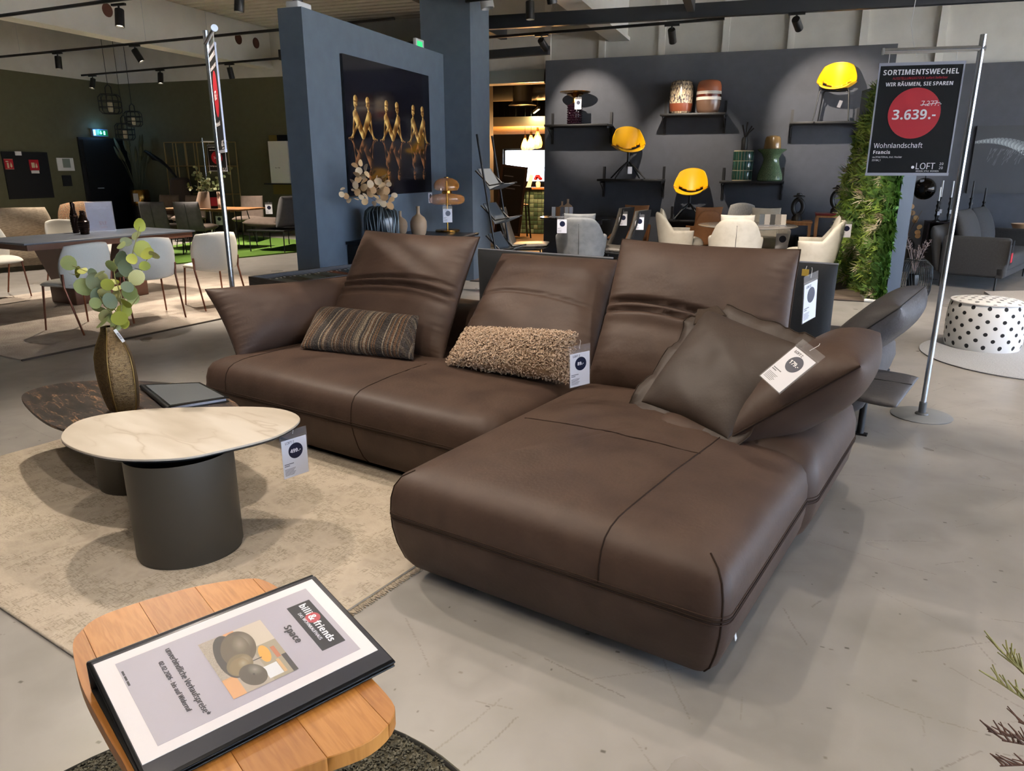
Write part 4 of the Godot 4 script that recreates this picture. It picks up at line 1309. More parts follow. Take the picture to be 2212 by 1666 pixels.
	part(sh, "photo", uvquad(pw * 0.62, ph * 0.285), pic("armchair_photo", ph_i, 0.35), at.call(0.53, 0.625, 0.0007), FB)
	var film := glass("film", Color(0.9, 0.9, 0.95), 0.03, 0.08)
	film.metallic_specular = 0.25
	part(t, "clear_film", box(Vector3(bw * 0.97, 0.0006, bh * 0.975), Vector3(0, 0.0352, 0)), film)
	# round dark rug
	t = thing("round_rug", "dark olive-grey round shag rug under the oak side table", "rug", Vector3(-0.97, 0, -0.82))
	var rr := grain("olive_pile", [hexc("2c2a22"), hexc("4a463a"), hexc("57523f"), hexc("38352b")], Vector3(5, 5, 5), 1.0, 0.06, 1.0, 0.12)
	part(t, "pile", lathe([Vector2(0, 0.0), Vector2(0.68, 0.0), Vector2(0.69, 0.006), Vector2(0.67, 0.012), Vector2(0.66, 0.0125), Vector2(0, 0.0125)], 64), rr)
	var tm := MultiMesh.new()
	tm.transform_format = MultiMesh.TRANSFORM_3D
	tm.use_colors = true
	tm.mesh = blade_clump(7, 0.016, 0.8, 0.0022, 0.3, 11)
	tm.instance_count = 15000
	for i in 15000:
		var rad := 0.665 * sqrt(rng.randf())
		var an := rng.randf() * TAU
		tm.set_instance_transform(i, Transform3D(Basis(Vector3.UP, rng.randf() * TAU) * Basis.from_scale(Vector3.ONE * rng.randf_range(0.7, 1.2)), Vector3(cos(an) * rad, 0.011, sin(an) * rad)))
		tm.set_instance_color(i, Color(0.03, 0.028, 0.019).lerp(Color(0.13, 0.12, 0.085), rng.randf()))
	var ti := MultiMeshInstance3D.new()
	ti.name = "tufts"
	ti.multimesh = tm
	var tfm := mat("tuft_olive", Color.WHITE, 1.0)
	tfm.vertex_color_use_as_albedo = true
	ti.material_override = tfm
	ti.set_meta("kind", "stuff")
	t.add_child(ti)
	part(t, "rim", pipe(range(64).map(func(i): return Vector3(cos(TAU * i / 64) * 0.675, 0.011, sin(TAU * i / 64) * 0.675)), 0.007, 6, -1, true), mat("rug_rim", Color(0.1, 0.095, 0.08), 1.0))
	# dry grasses reaching in at the right edge
	var root := EYE + ray(2290, 1760) * 1.55
	t = thing("dried_grass_vase", "pale dried grass sprigs in a pot at the edge of the floor", "plant", Vector3(root.x, 0, root.z))
	part(t, "pot", lathe([Vector2(0, 0), Vector2(0.08, 0), Vector2(0.1, 0.08), Vector2(0.07, 0.2), Vector2(0.04, 0.26), Vector2(0.035, 0.26)], 24), M.cream_ceramic)
	var gm := mat("sprig_pale", Color(0.55, 0.53, 0.33), 0.8)
	var gm2 := mat("sprig_brown", Color(0.33, 0.22, 0.16), 0.8)
	for b in [[2140, 1462, 0], [2150, 1395, 0], [2175, 1415, 0], [2135, 1580, 1], [2165, 1600, 1], [2195, 1440, 0], [2200, 1560, 1], [2160, 1655, 1]]:
		var tip := EYE + ray(b[0], b[1]) * 1.5 - t.position
		var m0 := Vector3(0, 0.25, 0)
		var m1 := m0.lerp(tip, 0.55) + Vector3(0.03, 0.05, 0)
		var s := ST()
		tube(s, [m0, m1, tip], 0.0032, 5, 0.0016)
		for i in 9:
			var q := m1.lerp(tip, 0.25 + i * 0.085)
			var o := (cb * Vector3(rng.randf() - 0.5, rng.randf_range(0.1, 0.7), (rng.randf() - 0.5) * 0.4)).normalized()
			tube(s, [q, q + o * 0.012 + (tip - m1).normalized() * 0.01, q + o * 0.024 + (tip - m1).normalized() * 0.022], 0.0026, 4, 0.0012)
		part(t, "sprig", done(s), gm if b[2] == 0 else gm2)

func blot(im: Image, c: Vector2, r: Vector2, ang: float, col: Color, edge := 0.0) -> void:
	var R := maxf(r.x, r.y)
	for y in range(maxi(0, int(c.y - R)), mini(im.get_height(), int(c.y + R) + 1)):
		for x in range(maxi(0, int(c.x - R)), mini(im.get_width(), int(c.x + R) + 1)):
			var d := (Vector2(x, y) - c).rotated(-ang) / r
			var l := d.length()
			if l < 1.0:
				im.set_pixel(x, y, col.lightened(edge * maxf(0.0, 0.6 - (d - Vector2(-0.3, -0.4)).length())) if edge > 0 else col)
func armchair_photo() -> Image:
	var im := Image.create(300, 210, false, Image.FORMAT_RGB8)
	im.fill(hexc("a89c8b"))
	im.fill_rect(Rect2i(0, 0, 120, 110), hexc("c3b7a4"))
	im.fill_rect(Rect2i(120, 0, 180, 80), hexc("9a9078"))
	im.fill_rect(Rect2i(205, 0, 95, 16), hexc("2a2726"))
	im.fill_rect(Rect2i(150, 18, 60, 14), hexc("b46a42"))
	im.fill_rect(Rect2i(215, 30, 70, 10), hexc("c7a06f"))
	im.fill_rect(Rect2i(225, 42, 60, 46), hexc("d6d8da"))
	im.fill_rect(Rect2i(0, 95, 60, 34), hexc("cf9460"))
	im.fill_rect(Rect2i(205, 168, 95, 42), hexc("d09a63"))
	for i in 3500:
		var x := rng.randi_range(0, 210)
		var y := rng.randi_range(130, 209)
		im.set_pixel(x, y, im.get_pixel(x, y).darkened(rng.randf() * 0.45))
	blot(im, Vector2(168, 56), Vector2(44, 17), 0.1, hexc("dc9f38"))
	im.fill_rect(Rect2i(176, 70, 4, 40), hexc("1c1c1c"))
	im.fill_rect(Rect2i(176, 106, 42, 4), hexc("1c1c1c"))
	blot(im, Vector2(112, 150), Vector2(112, 40), 0.08, hexc("2f281d"))
	blot(im, Vector2(92, 112), Vector2(86, 54), 0.2, hexc("54472f"), 0.55)
	blot(im, Vector2(96, 124), Vector2(78, 44), 0.2, hexc("5e5036"), 0.5)
	blot(im, Vector2(170, 138), Vector2(52, 40), 0.3, hexc("75633d"), 0.5)
	blot(im, Vector2(176, 142), Vector2(40, 30), 0.3, hexc("806c43"), 0.5)
	blot(im, Vector2(236, 122), Vector2(54, 38), -0.15, hexc("4c4230"), 0.6)
	blot(im, Vector2(236, 120), Vector2(5, 3), 0.0, hexc("2b251a"))
	return im

# ---------- the grey sofa standing back to back ----------
func grey_sofa() -> void:
	var t := thing("grey_sofa", "dark grey leather sofa standing back to back behind the brown sofa", "sofa", S(SO.x, SO.y), -SA)
	var prof := [Vector2(0.06, 0.16), Vector2(0.02, 0.2), Vector2(0.0, 0.28), Vector2(0.01, 0.36), Vector2(0.04, 0.41), Vector2(0.09, 0.435)]
	var s := ST()
	var A := L(-3.2, 5.65, 0)
	var B := L(-0.52, 4.35, 0)
	loaf(s, A.x, B.x, A.z, B.z, prof, 0.08, 0.01, 12)
	part(t, "seat_base", done(s), M.grey_leather)
	for a in [[-3.05, -2.02, 0.97, 0.0], [-1.98, -1.42, 0.985, 0.3], [-1.36, -0.72, 1.02, 0.0]]:
		s = ST()
		var yb := 0.5
		pad(s, sheet(L(a[1], 4.22, yb), L(a[0], 4.22, yb), L(a[0], 4.2 + a[3] * 0.3, a[2]), L(a[1], 4.2 + a[3] * 0.3, a[2]), 0.015), 0.09, 0.08, 24, 20, 7.0, crease([], 0.01, 1, 1, a[0]))
		part(t, "back_cushion", done(s), M.black_fabric)
		part(t, "cushion_piping", pipe([L(a[0], 4.2 + a[3] * 0.3, a[2]), L(a[1], 4.2 + a[3] * 0.3, a[2])], 0.006, 6), mat("grey_piping", Color(0.45, 0.46, 0.5), 0.7))
	s = ST()
	var ra := sheet(L(-0.78, 4.42, 0.46), L(-0.62, 5.25, 0.47), L(-0.38, 5.25, 0.8), L(-0.43, 4.48, 0.78), 0.03)
	pad(s, ra, 0.125, 0.115, 30, 40, 3.8, crease([], 0.012, 1.2, 1.2, 8.0))
	part(t, "arm_cushion", done(s), M.grey_leather)
	var rim := []
	for i in 17: rim.append(ra.call(-1.0, -1.0 + i / 8.0))
	for i in range(1, 17): rim.append(ra.call(-1.0 + i / 8.0, 1.0))
	part(t, "piping", pipe(rim, 0.004, 6), M.black_metal)
	s = ST()
	pad(s, sheet(L(-0.95, 4.36, 0.3), L(-0.36, 4.3, 0.27), L(-0.30, 4.66, 0.36), L(-0.9, 4.69, 0.37), 0.0), 0.03, 0.035, 16, 14, 8.0)
	part(t, "side_wing", done(s), M.grey_leather)
	part(t, "wing_seam", pipe([L(-0.92, 4.5, 0.368), L(-0.6, 4.5, 0.362), L(-0.32, 4.52, 0.35)], 0.003, 5), M.black_metal)
	for q in [[-0.55, 4.55], [-3.0, 4.55], [-0.55, 5.45], [-3.0, 5.45]]:
		part(t, "leg", pipe([L(q[0], q[1], 0.2), L(q[0], q[1], 0.01)], 0.02, 8), M.black_metal)
		part(t, "foot", box(Vector3(0.08, 0.012, 0.04), L(q[0], q[1], 0.006)), M.black_metal)
	price_tag("", "clear price sleeve hanging at the edge of the brown back cushion", S(-0.765, 3.78, 1.02), Basis(Vector3.UP, -SA + 1.35) * Basis(Vector3.BACK, 0.12), 1.25)
	var y := thing("yellow_hang_tag", "tiny yellow hang tag on the black back cushion piping", "tag", S(-0.86, 4.1, 1.0), -SA)
	part(y, "card", box(Vector3(0.035, 0.035, 0.002), Vector3(0, -0.022, 0)), mat("tag_yellow", Color(0.62, 0.52, 0.2), 0.6))
	part(y, "loop", pipe([Vector3(0, -0.006, 0), Vector3(0, 0.01, -0.02)], 0.001, 5), M.white)

# ---------- sale signs ----------
func poster(t: Node3D, w: float, h: float, at: Vector3, b: Basis, price: String, full := true, kind := "Wohnlandschaft") -> void:
	var p := part(t, "poster_board", box(Vector3(w, h, 0.006)), M.poster_black, at, b)
	for e in [[Vector3(0, h / 2, 0), Vector3(w + 0.012, 0.016, 0.012)], [Vector3(0, -h / 2, 0), Vector3(w + 0.012, 0.016, 0.012)], [Vector3(-w / 2, 0, 0), Vector3(0.008, h, 0.009)], [Vector3(w / 2, 0, 0), Vector3(0.008, h, 0.009)]]:
		part(p, "clip_frame", box(e[1], e[0]), mat("clip_silver", Color(0.66, 0.67, 0.72), 0.35, 0.4))
	var z := 0.0042
	var k := w / 0.42
	text(p, "SORTIMENTSWECHEL", 0.031 * k, M.white_print, Vector3(0, h / 2 - 0.042 * k, z))
	if full:
		text(p, "AUSSTELLUNGSSTÜCK sofort lieferbar", 0.0135 * k, M.red_print, Vector3(0, h / 2 - 0.073 * k, z), Basis(), false)
	text(p, "WIR RÄUMEN, SIE SPAREN", 0.0225 * k, M.white_print, Vector3(0, h / 2 - 0.103 * k, z))
	part(p, "red_disc", lathe([Vector2(0.133 * k, 0), Vector2(0.133 * k, 0.0012), Vector2(0, 0.0012)], 48), M.red_print, Vector3(-0.005 * k, h / 2 - 0.255 * k, 0.003), Basis(Vector3.RIGHT, PI / 2))
	text(p, price, 0.06 * k, M.white_print, Vector3(-0.005 * k, h / 2 - 0.262 * k, z + 0.0012))
	if full:
		text(p, "7.277.-", 0.028 * k, M.white_print, Vector3(0.075 * k, h / 2 - 0.205 * k, z + 0.0012), Basis(), false)
		part(p, "strike", box(Vector3(0.1 * k, 0.003, 0.0008)), M.white_print, Vector3(0.07 * k, h / 2 - 0.207 * k, z + 0.001), Basis(Vector3.BACK, 0.12))
		text(p, "Francis", 0.0215 * k, M.white_print, Vector3(-0.19 * k, h / 2 - 0.46 * k, z), Basis(), true, 0)
		text(p, "ca.314x159cm, incl. Hocker", 0.0105 * k, M.white_print, Vector3(-0.19 * k, h / 2 - 0.486 * k, z), Basis(), false, 0)
		text(p, "25184_1", 0.0105 * k, M.white_print, Vector3(-0.19 * k, h / 2 - 0.503 * k, z), Basis(), false, 0)
	text(p, kind, 0.0285 * k, M.white_print, Vector3(-0.19 * k, h / 2 - 0.425 * k, z), Basis(), false, 0)
	text(p, "LOFT", 0.037 * k, M.white_print, Vector3(0.09 * k, -h / 2 + 0.043 * k, z), Basis(), false)
	text(p, "20\n20", 0.015 * k, M.white_print, Vector3(0.172 * k, -h / 2 + 0.045 * k, z), Basis(), false)
	text(p, "DESIGN. STYLE. WOHNEN", 0.0085 * k, M.white_print, Vector3(0.105 * k, -h / 2 + 0.017 * k, z), Basis(), false)
	part(p, "logo_dot", lathe([Vector2(0.008 * k, 0), Vector2(0.008 * k, 0.0012), Vector2(0, 0.0012)], 12), M.white_print, Vector3(0.028 * k, -h / 2 + 0.038 * k, 0.003), Basis(Vector3.RIGHT, PI / 2))
func sign_stand(label: String, foot: Vector3, h: float, arm: Vector3, pw: float, ph: float, gap: float, price: String, flip: float, full := true, kind := "Wohnlandschaft", r := 0.016) -> void:
	var t := thing("sign_stand", label, "sign", foot)
	part(t, "foot_plate", lathe([Vector2(0, 0), Vector2(0.175, 0), Vector2(0.178, 0.005), Vector2(0.17, 0.009), Vector2(0, 0.012)], 40), mat("plate_grey", Color(0.5, 0.51, 0.52), 0.45, 0.3))
	part(t, "socket", lathe([Vector2(0.04, 0.01), Vector2(0.036, 0.02), Vector2(0.022, 0.024), Vector2(0.022, 0.09), Vector2(0, 0.09)], 20), mat("socket_grey", Color(0.3, 0.31, 0.32), 0.5))
	part(t, "pole", pipe([Vector3(0, 0.06, 0), Vector3(0, h, 0)], r, 16), M.chrome)
	var y := Vector3(0, h - 0.07, 0)
	var d := arm.normalized()
	part(t, "cross_bar", pipe([y - d * 0.02, y + arm], r, 16), M.chrome)
	part(t, "end_cap", pipe([y + arm, y + arm + d * 0.012], r * 1.15, 16), M.steel)
	var c := y + arm * gap + Vector3(0, -0.07 - ph / 2, 0)
	for s in [-0.4, 0.4]:
		part(t, "hanging_cord", pipe([y + arm * gap + d * pw * s, c + d * pw * s + Vector3(0, ph / 2, 0)], 0.0018, 5), M.white)
	var f := d.cross(Vector3.UP) * flip
	poster(t, pw, ph, c, Basis(Vector3.UP.cross(f), Vector3.UP, f), price, full, kind)
func signs() -> void:
	var foot := gy(1990, 898)
	foot.y = 0.0
	var yb := 2.14
	var e := gz(1908, 118, foot.z + 0.02) - foot
	sign_stand("chrome sign stand with black sale poster reading 3.639 beside the polka dot pouf", foot, 2.21, Vector3(e.x, 0.0, 0.05), 0.435, 0.60, 0.585, "3.639.-", -1.0)
	var p := gy(443, 66, 2.3)
	p.y = 0
	var q := gy(463, 61, 2.23) - p
	sign_stand("chrome sign stand with black sale poster turned edge-on by the brown sofa's arm", p, 2.3, Vector3(q.x, 0, q.z), 0.40, 0.56, 0.55, "672.-", 1.0, false)
	p = gy(436, 298, 2.1)
	p.y = 0.02
	sign_stand("far sign stand with small black sale poster before the gold rack", p, 2.08, Vector3(0.55, 0, -0.05), 0.4, 0.5, 0.55, "749.-", 1.0, false, "Bankgruppe", 0.014)
	# thin cable hanging above the near sign
	var a := gz(1978, 0, foot.z - 0.3)
	var w := thing("hanging_wire", "thin white wire dangling above the 3.639 sale sign", "wire", a)
	part(w, "strand", pipe([gz(1975, -140, foot.z - 0.3) - a, Vector3.ZERO, gz(1968, 52, foot.z - 0.3) - a, gz(1972, 85, foot.z - 0.28) - a, gz(1980, 122, foot.z - 0.1) - a], 0.0022, 5), M.white)

# ---------- blue partition: picture, console, vases, lamp, rack, sample box ----------
func cap2(im: Image, a: Vector2, b: Vector2, r0: float, r1: float, dark: Color, lite: Color) -> void:
	var W := im.get_width()
	var H := im.get_height()
	a *= Vector2(W, H); b *= Vector2(W, H); r0 *= H; r1 *= H
	var R := maxf(r0, r1) + 1
	var ab := b - a
	for y in range(maxi(0, int(minf(a.y, b.y) - R)), mini(H, int(maxf(a.y, b.y) + R) + 1)):
		for x in range(maxi(0, int(minf(a.x, b.x) - R)), mini(W, int(maxf(a.x, b.x) + R) + 1)):
			var q := Vector2(x, y) - a
			var t := clampf(q.dot(ab) / maxf(ab.length_squared(), 0.001), 0, 1)
			var e := q - ab * t
			var r := lerpf(r0, r1, t)
			if e.length() < r:
				var k := clampf(0.55 - e.x / r * 0.5 + 0.25 * sin(t * 9.0), 0, 1)
				im.set_pixel(x, y, dark.lerp(lite, k * k))
func figures_print() -> Image:
	var im := Image.create(900, 640, false, Image.FORMAT_RGB8)
	im.fill(hexc("14131a"))
	for pass_ in 2:
		var m := func(p: Vector2) -> Vector2: return p if pass_ == 0 else Vector2(p.x, 1.155 - p.y)
		var dk := hexc("5a3512") if pass_ == 0 else hexc("2a1a12")
		var lt := hexc("f0c878") if pass_ == 0 else hexc("8a5a38")
		for pr in 3:
			for sd in [-1, 1]:
				var cx := 1.0 / 6 + pr / 3.0
				var P := func(x: float, y: float) -> Vector2: return m.call(Vector2(cx + sd * x, y))
				cap2(im, P.call(0.082, 0.40), P.call(0.105, 0.565), 0.013, 0.009, dk, lt)
				cap2(im, P.call(0.105, 0.565), P.call(0.125, 0.575), 0.008, 0.006, dk, lt)
				cap2(im, P.call(0.072, 0.405), P.call(0.0, 0.55), 0.036, 0.03, dk, lt)
				cap2(im, P.call(0.0, 0.545), P.call(-0.045, 0.465), 0.026, 0.02, dk, lt)
				cap2(im, P.call(-0.045, 0.465), P.call(-0.12, 0.57), 0.018, 0.009, dk, lt)
				cap2(im, P.call(-0.12, 0.57), P.call(-0.15, 0.577), 0.009, 0.006, dk, lt)
				cap2(im, P.call(0.068, 0.375), P.call(0.066, 0.34), 0.014, 0.013, dk, lt)
				cap2(im, P.call(0.066, 0.33), P.call(0.062, 0.295), 0.026, 0.03, dk, lt)
				cap2(im, P.call(0.056, 0.325), P.call(0.05, 0.33), 0.014, 0.01, dk, lt)
	return im
func cream_vase(label: String, at: Vector3, h: float, slim := 1.0) -> void:
	var t := thing("ceramic_vase", label, "vase", at)
	var r := h * 0.29 * slim
	part(t, "body", lathe([Vector2(0, 0), Vector2(r * 0.7, 0), Vector2(r * 0.85, h * 0.08), Vector2(r, h * 0.3), Vector2(r * 0.98, h * 0.48), Vector2(r * 0.75, h * 0.62), Vector2(r * 0.3, h * 0.72), Vector2(r * 0.2, h * 0.78), Vector2(r * 0.2, h * 0.97), Vector2(r * 0.24, h), Vector2(r * 0.15, h), Vector2(r * 0.13, h * 0.85)], 28), M.cream_ceramic)
func partition_things() -> void:
	var X := -4.268
	var p0 := gx(739, 115, X)
	var p1 := gx(933, 416, X)
	var w := p0.z - p1.z
	var h := p0.y - 1.215
	var o := Vector3(-4.3, 1.215, (p0.z + p1.z) / 2)
	var t := thing("wall_picture_print", "large glossy dark print of six seated golden figures on blue partition", "picture", o, PI / 2)
	part(t, "panel", box(Vector3(w, h, 0.03), Vector3(0, h / 2, 0.015)), M.black_metal)
	part(t, "print", uvquad(w, h), pic("figures_print", figures_print(), 0.07), Vector3(0, 0, 0.0312))
	# console
	var Y := 0.76
	t = thing("console_shelf", "black wall-hung console with dark stone top against blue partition", "console", Vector3(-4.295, 0, -7.7), PI / 2)
	part(t, "top", rbox(Vector3(1.55, 0.03, 0.9), 0.004, 1, Vector3(0, Y - 0.015, 0.45)), mat("console_stone", Color(0.06, 0.06, 0.065), 0.25))
	part(t, "body", rbox(Vector3(1.5, 0.22, 0.84), 0.006, 1, Vector3(0, Y - 0.14, 0.43)), M.black_wood)
	part(t, "edge_strip", box(Vector3(1.55, 0.012, 0.006), Vector3(0, Y - 0.008, 0.903)), M.chrome)
	for k in 3: part(t, "drawer_front", box(Vector3(0.49, 0.2, 0.012), Vector3(-0.5 + k * 0.5, Y - 0.14, 0.857)), mat("console_front", Color(0.09, 0.09, 0.1), 0.4))
	# ribbed vase with dried eucalyptus
	var at := gy(826, 520, Y)
	t = thing("ribbed_vase", "smoky grey ribbed glass vase on the console with dried leaves", "vase", at)
	var prof := [Vector2(0, 0), Vector2(0.13, 0.0), Vector2(0.17, 0.03), Vector2(0.183, 0.1), Vector2(0.18, 0.24), Vector2(0.165, 0.31), Vector2(0.12, 0.35), Vector2(0.075, 0.36), Vector2(0.07, 0.352)]
	part(t, "body", lathe(prof, 40), mat("smoke", Color(0.12, 0.14, 0.15), 0.2))
	for k in 40:
		var pts := []
		for q in prof.slice(1, 8):
			var a := TAU * k / 40 + 0.15 * sin(q.y * 9 + k)
			pts.append(Vector3(cos(a) * (q.x + 0.002), q.y, sin(a) * (q.x + 0.002)))
		part(t, "rib", pipe(pts, 0.0055, 5), mat("rib_grey", Color(0.36, 0.4, 0.42), 0.3, 0.3))
	var mouth := at + Vector3(0, 0.35, 0)
	var e := thing("dried_eucalyptus", "beige dried eucalyptus branches in the ribbed vase", "plant", mouth)
	var dm := []
	for k in 3:
		var m := mat("dry_leaf_%d" % k, [hexc("b58f63"), hexc("c9a87c"), hexc("d6bd9a")][k], 0.7)
		m.backlight_enabled = true
		m.backlight = Color(0.3, 0.2, 0.1)
		dm.append(m)
	var dep := (mouth - EYE).dot(cb * Vector3.FORWARD)
	var ms := [leaf_mesh(1.0, 0.2), leaf_mesh(1.0, -0.3, 0.8)]
	var pos := func(u: float, v: float, dz: float) -> Vector3: return EYE + ray(u, v) * (dep + dz) - mouth
	for b in [[[822, 440], [800, 405], [785, 375], [775, 352]], [[822, 440], [790, 420], [755, 425], [736, 420]], [[828, 440], [830, 410], [835, 380]], [[828, 440], [842, 430], [850, 425]], [[826, 440], [812, 415], [800, 385]]]:
		var pts := [Vector3(0, -0.1, 0)]
		for q in b: pts.append(pos.call(q[0], q[1], -0.06 - maxf(0, 830.0 - q[0]) * 0.0065))
		part(e, "stem", pipe(pts, 0.004, 5, 0.002), mat("stem_brown", Color(0.33, 0.24, 0.15), 0.8))
	for q in [[766, 357, 7], [779, 352, 7], [775, 370, 8], [790, 362, 8], [770, 377, 9], [793, 377, 8], [774, 388, 8], [786, 392, 9], [762, 392, 7], [768, 400, 8], [800, 398, 9], [786, 405, 9], [812, 385, 8], [817, 392, 8], [830, 380, 7], [836, 395, 8], [826, 402, 8], [840, 398, 6], [805, 410, 9], [815, 408, 9], [765, 411, 7], [740, 408, 5], [738, 420, 6], [748, 424, 7], [754, 433, 7], [768, 430, 7], [780, 425, 8], [790, 425, 9], [788, 436, 7], [800, 420, 8], [812, 425, 8], [822, 415, 9], [835, 412, 9], [830, 425, 9], [845, 432, 9], [852, 422, 7], [843, 445, 9], [838, 450, 8], [828, 440, 8], [808, 440, 7], [818, 434, 8], [772, 415, 8], [796, 412, 8], [784, 382, 7], [822, 396, 6]]:
		var p: Vector3 = pos.call(q[0], q[1], -0.12 - maxf(0, 830.0 - q[0]) * 0.0065 + rng.randf_range(-0.12, 0.04))
		var b := face_camera(p + mouth, 2.2) * Basis.from_scale(Vector3.ONE * q[2] * dep / F)
		part(e, "leaf", ms[rng.randi() % 2], dm[rng.randi() % 3], p - b * Vector3(0, 1, 0), b)
	cream_vase("matte cream bottle vase between ribbed vase and amber lamp", gy(905, 509, Y), 0.33)
	cream_vase("matte cream vase half hidden behind the ribbed vase", gy(866, 504, Y), 0.26, 1.1)
	# amber glass lamp
	at = gy(967, 500, Y)
	t = thing("table_lamp", "brass table lamp with two stacked amber glass shades on console", "lamp", at)
	part(t, "base", lathe([Vector2(0, 0), Vector2(0.15, 0), Vector2(0.152, 0.01), Vector2(0.145, 0.022), Vector2(0.02, 0.03), Vector2(0, 0.03)], 36), M.brass)
	part(t, "stem", pipe([Vector3(0, 0.02, 0), Vector3(0, 0.6, 0)], 0.011, 12), M.brass)
	var am := glass("amber_glass", Color(0.92, 0.62, 0.2), 0.27, 0.04)
	var sh := part(t, "lower_shade", lathe([Vector2(0.02, 0.325), Vector2(0.17, 0.325), Vector2(0.205, 0.345), Vector2(0.218, 0.38), Vector2(0.21, 0.415), Vector2(0.17, 0.44), Vector2(0.06, 0.455)], 40), am)
	part(t, "upper_shade", lathe([Vector2(0.02, 0.49), Vector2(0.13, 0.49), Vector2(0.152, 0.515), Vector2(0.155, 0.56), Vector2(0.13, 0.6), Vector2(0.08, 0.63), Vector2(0.03, 0.64)], 40), am)
	part(t, "collar", lathe([Vector2(0.05, 0.45), Vector2(0.06, 0.46), Vector2(0.06, 0.48), Vector2(0.05, 0.49)], 24), M.brass)
	part(t, "finial", lathe([Vector2(0.03, 0.635), Vector2(0.03, 0.645), Vector2(0, 0.652)], 16), M.brass)
	price_tag("", "price tag hanging on the brass lamp stem", at + Vector3(0.012, 0.31, 0.016), Basis(Vector3.UP, 0.75), 1.05, true)
	price_tag("", "price tag on the blue partition below the golden figures print", Vector3(-4.29, 1.235, gx(928, 430, -4.3).z), Basis(Vector3.UP, PI / 2 - 0.1), 0.85, true)
	# newspaper rack leaning at the column
	var za := -8.55
	var a0 := gz(1030, 290, za)
	var a1 := gz(1078, 590, za)
	o = Vector3(a1.x, 0, za - 0.25)
	var dirl := (a0 - a1).normalized()
	a1 = a1 - dirl * (a1.y / dirl.y)
	o = Vector3(a1.x, 0, za - 0.25)
	t = thing("magazine_rack", "tall black leaning magazine ladder with grey fabric slings", "rack", o)
	var top := (a0 - a1)
	for s in [0.25, -0.25]:
		part(t, "rail", pipe([Vector3(0, 0.01, s), top + Vector3(0, 0, s)], 0.014, 8), M.black_metal)
	var sling := mat("sling_fabric", Color(0.27, 0.29, 0.31), 0.9)
	for q in [[1047, 395], [1057, 470], [1068, 535]]:
		var c := gz(q[0], q[1], za)
		var m := top * (c.y / top.y)
		var f := func(u: float, v: float) -> Vector3:
			var bend := [Vector3(-0.1, 0.16, 0), Vector3(0.05, -0.08, 0), Vector3(0.22, -0.01, 0)]
			var k := (v + 1)
			var q0: Vector3 = bend[0].lerp(bend[1], clampf(k, 0, 1)) if k < 1 else bend[1].lerp(bend[2], k - 1)
			return m + q0 + Vector3(0, 0, u * 0.22)
		part(t, "sling", softpad(f, 0.004, 0.004, 4, 12, 20.0, NOC, NOC, 1.0), sling)
		for s in [0.24, -0.24]:
			part(t, "arm", pipe([m + Vector3(-0.12, 0.14, s), m + Vector3(0.06, -0.03, s), m + Vector3(0.24, 0.0, s)], 0.011, 6), M.black_metal)
	# wooden sample box with fanned samples
	var H := 0.62
	var fl := gy(624, 611, H)
	var bl := gy(523, 596, H)
	var fr := gy(758, 593, H)
	var ez := (fr - fl).normalized()
	var ww := 0.58
	var len := 1.3
	var ctr := fl + ez * len / 2 + ez.cross(Vector3.UP).normalized() * -ww / 2
	ctr.y = 0
	t = thing("sample_box", "open dark wood-grain display box filled with material sample strips", "display box", ctr, atan2(-ez.x, -ez.z))
	for s in [-1, 1]: part(t, "side_panel", box(Vector3(0.025, 0.4, len), Vector3(s * (ww / 2 - 0.0125), H - 0.2, 0)), M.dark_wood)
	for s in [-1, 1]: part(t, "end_panel", box(Vector3(ww - 0.05, 0.4, 0.025), Vector3(0, H - 0.2, s * (len / 2 - 0.0125))), M.dark_wood)
	part(t, "bottom_panel", box(Vector3(ww - 0.05, 0.02, len - 0.05), Vector3(0, H - 0.12, 0)), M.dark_wood)
	for s in [[-1, -1], [-1, 1], [1, -1], [1, 1]]: part(t, "leg", box(Vector3(0.05, H - 0.4, 0.05), Vector3(s[0] * (ww / 2 - 0.03), (H - 0.4) / 2, s[1] * (len / 2 - 0.03))), M.black_metal)
	var sm := [mat("swatch_teal", Color(0.17, 0.25, 0.26), 0.3), mat("swatch_grey", Color(0.32, 0.35, 0.36), 0.3), mat("swatch_dark", Color(0.07, 0.08, 0.09), 0.25), mat("swatch_tan", Color(0.5, 0.28, 0.15), 0.5)]
	for k in 24:
		var st := thing("sample_strip", "tan leather-look sample strip lying among dark ones in the dark wood box" if k in [13, 14] else "narrow dark material sample strip lying fanned in the dark wood box", "sample", ctr + t.basis * Vector3(rng.randf_range(-0.02, 0.02), H - 0.045 + rng.randf() * 0.005, len / 2 - 0.07 - k * 0.05), t.rotation.y, "sample strips in the dark wood box")
		var bt := Basis(Vector3.RIGHT, 0.42)
		part(st, "strip", box(Vector3(0.42, 0.008, 0.085)), sm[3] if k in [13, 14] else sm[rng.randi() % 3], Vector3.ZERO, bt)
		part(st, "end_label", box(Vector3(0.03, 0.002, 0.06), Vector3(-0.18, 0.005, 0)), M.white, Vector3.ZERO, bt)
	# exit light fixture above the partition
	o = Vector3(-4.44, 2.93, -6.6)
	t = thing("emergency_light", "white emergency light box standing on top of the blue partition", "light fixture", o)
	part(t, "housing", rbox(Vector3(0.14, 0.06, 0.22), 0.012, 1, Vector3(0, 0.04, 0)), M.white)
	part(t, "foot", box(Vector3(0.16, 0.012, 0.25), Vector3(0, 0.006, 0)), M.lamp_white)
	t = thing("exit_sign", "small green exit sign above the far end of the blue partition", "exit sign", Vector3(-4.42, 2.93, -9.1))
	part(t, "housing", rbox(Vector3(0.05, 0.1, 0.22), 0.01, 1, Vector3(0, 0.07, 0)), M.white)
